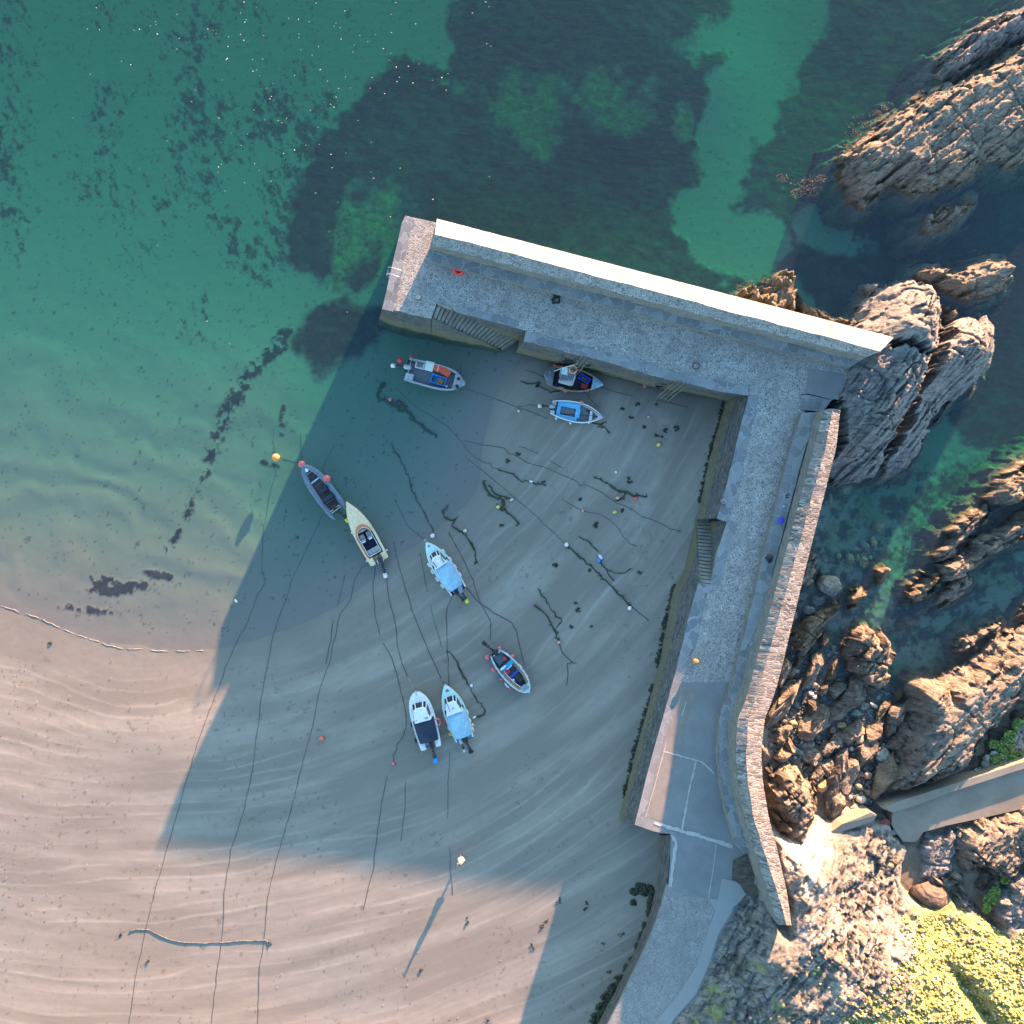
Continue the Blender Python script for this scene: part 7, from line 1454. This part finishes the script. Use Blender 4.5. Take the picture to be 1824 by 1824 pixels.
canopy(b, .07, .51, lambda t: b.w(t) - .06 - .06 * (t < .12), LBC, 1.1, 1.9, 1.2)
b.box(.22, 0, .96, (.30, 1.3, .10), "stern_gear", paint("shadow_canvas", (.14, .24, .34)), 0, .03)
b.outboard(-.06, BLK, BLK, 1, .05, 1.05, 'ball'); b.outboard(.36, paint("cowl_pale", (.34, .42, .48), .4), paint("prop_pale_blue", (.45, .58, .60)), 1, -.05, .75)
for i, q in enumerate([(832.5,1268.5),(837,1283.5),(842,1298.5)]): b.fender(*q, "white fender, %s from the bow on the seaward flank of the green-decked boat" % od[i], FWH, .50, .10)
b.fender(799.5, 1297, "white fender on the green-decked boat's flank facing its neighbour", FWH, .5, .11); b.fender(792.8, 1283.5, "red ball fender wedged between the two lower cabin boats", paint("buoy_coral", (.78, .10, .07), .4), r=.21, kind='buoy')
b.fender(803, 1307, "mustard ball fender near the green-decked boat's stern", FYL, r=.19, kind='buoy'); b.fender(791.5, 1275.5, "small mustard ball fender just above the red one", FYL, r=.14, kind='buoy'); b.fender(841.5, 1291.5, "cream ball fender among white ones on the green-decked boat", paint("fender_cream", (.70, .55, .36), .5), r=.17, kind='buoy')

# --- small open fishing boat hung with pink fenders
BLH = paint("faded_blue_hull", (.05, .09, .32), .45, var=.2, dirt=.25)
b = Boat("small open blue fishing boat hung round with pink ball fenders", (880, 1161.5), (943.4, 1233), .85, "fishing_boat")
b.shell([(0,8.5),(.08,13),(.25,17),(.5,18.6),(.68,17.6),(.82,14),(.91,9.4),(.97,5),(1,1.6)], BLH, paint("pale_gunwale", (.50, .58, .56), .5, var=.25, dirt=.3), paint("blue_grey_inside", (.10, .13, .16), .6, var=.3, dirt=.2), .34, .13, .35)
b.deckpart(.84, .975, "foredeck", paint("pale_teal_deck", (.42, .55, .55), .5, var=.15, dirt=.2), -.02, .1, .10); m = MB(); m.ell((b.len * .88, 0, b.zs(.88) + .06), (.34, .32, .05), 18, 6); m.build("fore_hatch", paint("hatch_blue_grey", (.20, .28, .34), .5), b.root, True)
for s_ in (1, -1):
    m = MB(); m.loft([[(t * b.len, s_ * (b.w(t) - .14), b.zs(t) - .05) for t in np.linspace(.3, .84, 12)], [(t * b.len, s_ * (b.w(t) - .36), b.zs(t) - .09) for t in np.linspace(.3, .84, 12)]]); m.f = m.f if s_ > 0 else [tuple(reversed(f)) for f in m.f]; m.build("side_deck", WOODV, b.root)
m = MB(); m.loft([[(t * b.len, -(b.w(t) - .40), b.zs(t) - .03) for t in np.linspace(.3, .84, 12)], [(t * b.len, -(b.w(t) - .45), b.zs(t) - .03) for t in np.linspace(.3, .84, 12)]]); m.build("batten", WH, b.root)
b.box(b.len * .16, .0, .62, (.95, .95, .06), "aft_deck", paint("slate_blue_deck", (.09, .13, .17), .6, var=.2)); b.box(b.len * .35, .12, .95, (.36, 1.15, .30), "console", paint("turquoise_console", (.02, .30, .50), .4), 0, .03); b.box(b.len * .325, -.28, 1.13, (.16, .55, .08), "console_top", WH, 0); b.box(b.len * .395, .15, 1.05, (.12, .6, .08), "windscreen", paint("pale_screen", (.45, .55, .62)), 0)
b.box(b.len * .56, 0, .70, (.24, 1.35, .07), "thwart", paint("royal_thwart", (.03, .06, .35), .5)); b.box(b.len * .68, .12, .50, (.80, .62, .26), "hold_cover", paint("dark_hatch", (.03, .04, .05)), 0, .04); b.box(b.len * .68, .12, .64, (.03, .62, .02), "hatch_seam", BLK)
m = MB(); m.tube([(.32, .42, .95), (.20, .15, 1.0), (.24, -.25, .98)], .045, 8); m.build("stern_bar", WH, b.root, True)
b.outboard(.05, BLK, BLK, 1, .2, 1.0)
bk = empty("bucket", b.world(904.3, 1195.5, .75), b.ang, "crimson round tub standing in the pink-fendered fishing boat", "bucket"); m = MB(); m.loft([[(math.cos(a) * rr, math.sin(a) * rr, z) for a in [k * math.pi / 12 for k in range(24)]] for rr, z in ((.17, -.35), (.21, 0))], True); m.f = [tuple(reversed(f)) for f in m.f]; m.build("tub", paint("crimson_tub", (.65, .02, .05), .4), bk, True); m = MB(); m.ell((0, 0, 0), (.215, .215, .03), 24, 6); m.build("lid", paint("crimson_tub", (.65, .02, .05)), bk, True)
o = boulder(898.5, 1173.5, 8, 6, -20, b.base + .78, paint("red_can", (.62, .02, .02), .4), "red fuel can on the aft deck of the pink-fendered fishing boat", 511, name="fuel_can", cat="fuel can", cuts=4, rough=.01)
for q, c_, r_2, lb in (((909, 1207.5), (.80, .16, .05), .13, "orange ball float stowed inside the pink-fendered boat"), ((914, 1211.5), (.72, .76, .72), .14, "white ball float stowed inside the pink-fendered boat"), ((917.5, 1214.5), (.04, .06, .30), .11, "navy ball float stowed beside the white one"), ((919.3, 1220.5), (.72, .12, .16), .10, "pink ball float stowed nearest the bow")): b.fender(*q, lb, paint("float_%02d" % int(q[0] - 900), c_, .4), r=r_2, z=.6, kind='buoy')
for q, r_2, lb in (((868.5, 1170.5), .23, "big pink fender at the seaward corner of the pink-fendered boat's stern"), ((889.5, 1154.5), .17, "pink fender at the other stern corner, next to the outboard"), ((912.3, 1169.5), .23, "big pink fender on the quay side of the pink-fendered boat"), ((879.3, 1192), .22, "big pink fender a third of the way along the seaward side"), ((893, 1209), .14, "small pink fender midway along the seaward side"), ((909.5, 1226.5), .12, "small pink fender near the bow on the seaward side"), ((939.3, 1205.5), .12, "small pink fender near the bow on the quay side"), ((884, 1197), .09, "tiny red fender just behind the third big pink one")): b.fender(*q, lb, FPK, r=r_2, kind='buoy')
b.fender(903.8, 1166, "peach ball fender by the aft deck of the pink-fendered boat", paint("fender_peach", (.78, .42, .26), .5), r=.14, kind='buoy'); b.fender(926, 1187, "long white fender on the quay side of the pink-fendered boat", FWH, .62, .13, an=b.ang + .05); b.fender(902.8, 1220.5, "long white fender on the seaward side of the pink-fendered boat", FWH, .62, .10); b.fender(889.3, 1205.5, "small blue fender on the seaward side of the pink-fendered boat", paint("fender_blue", (.03, .22, .50), .5), .3, .08)
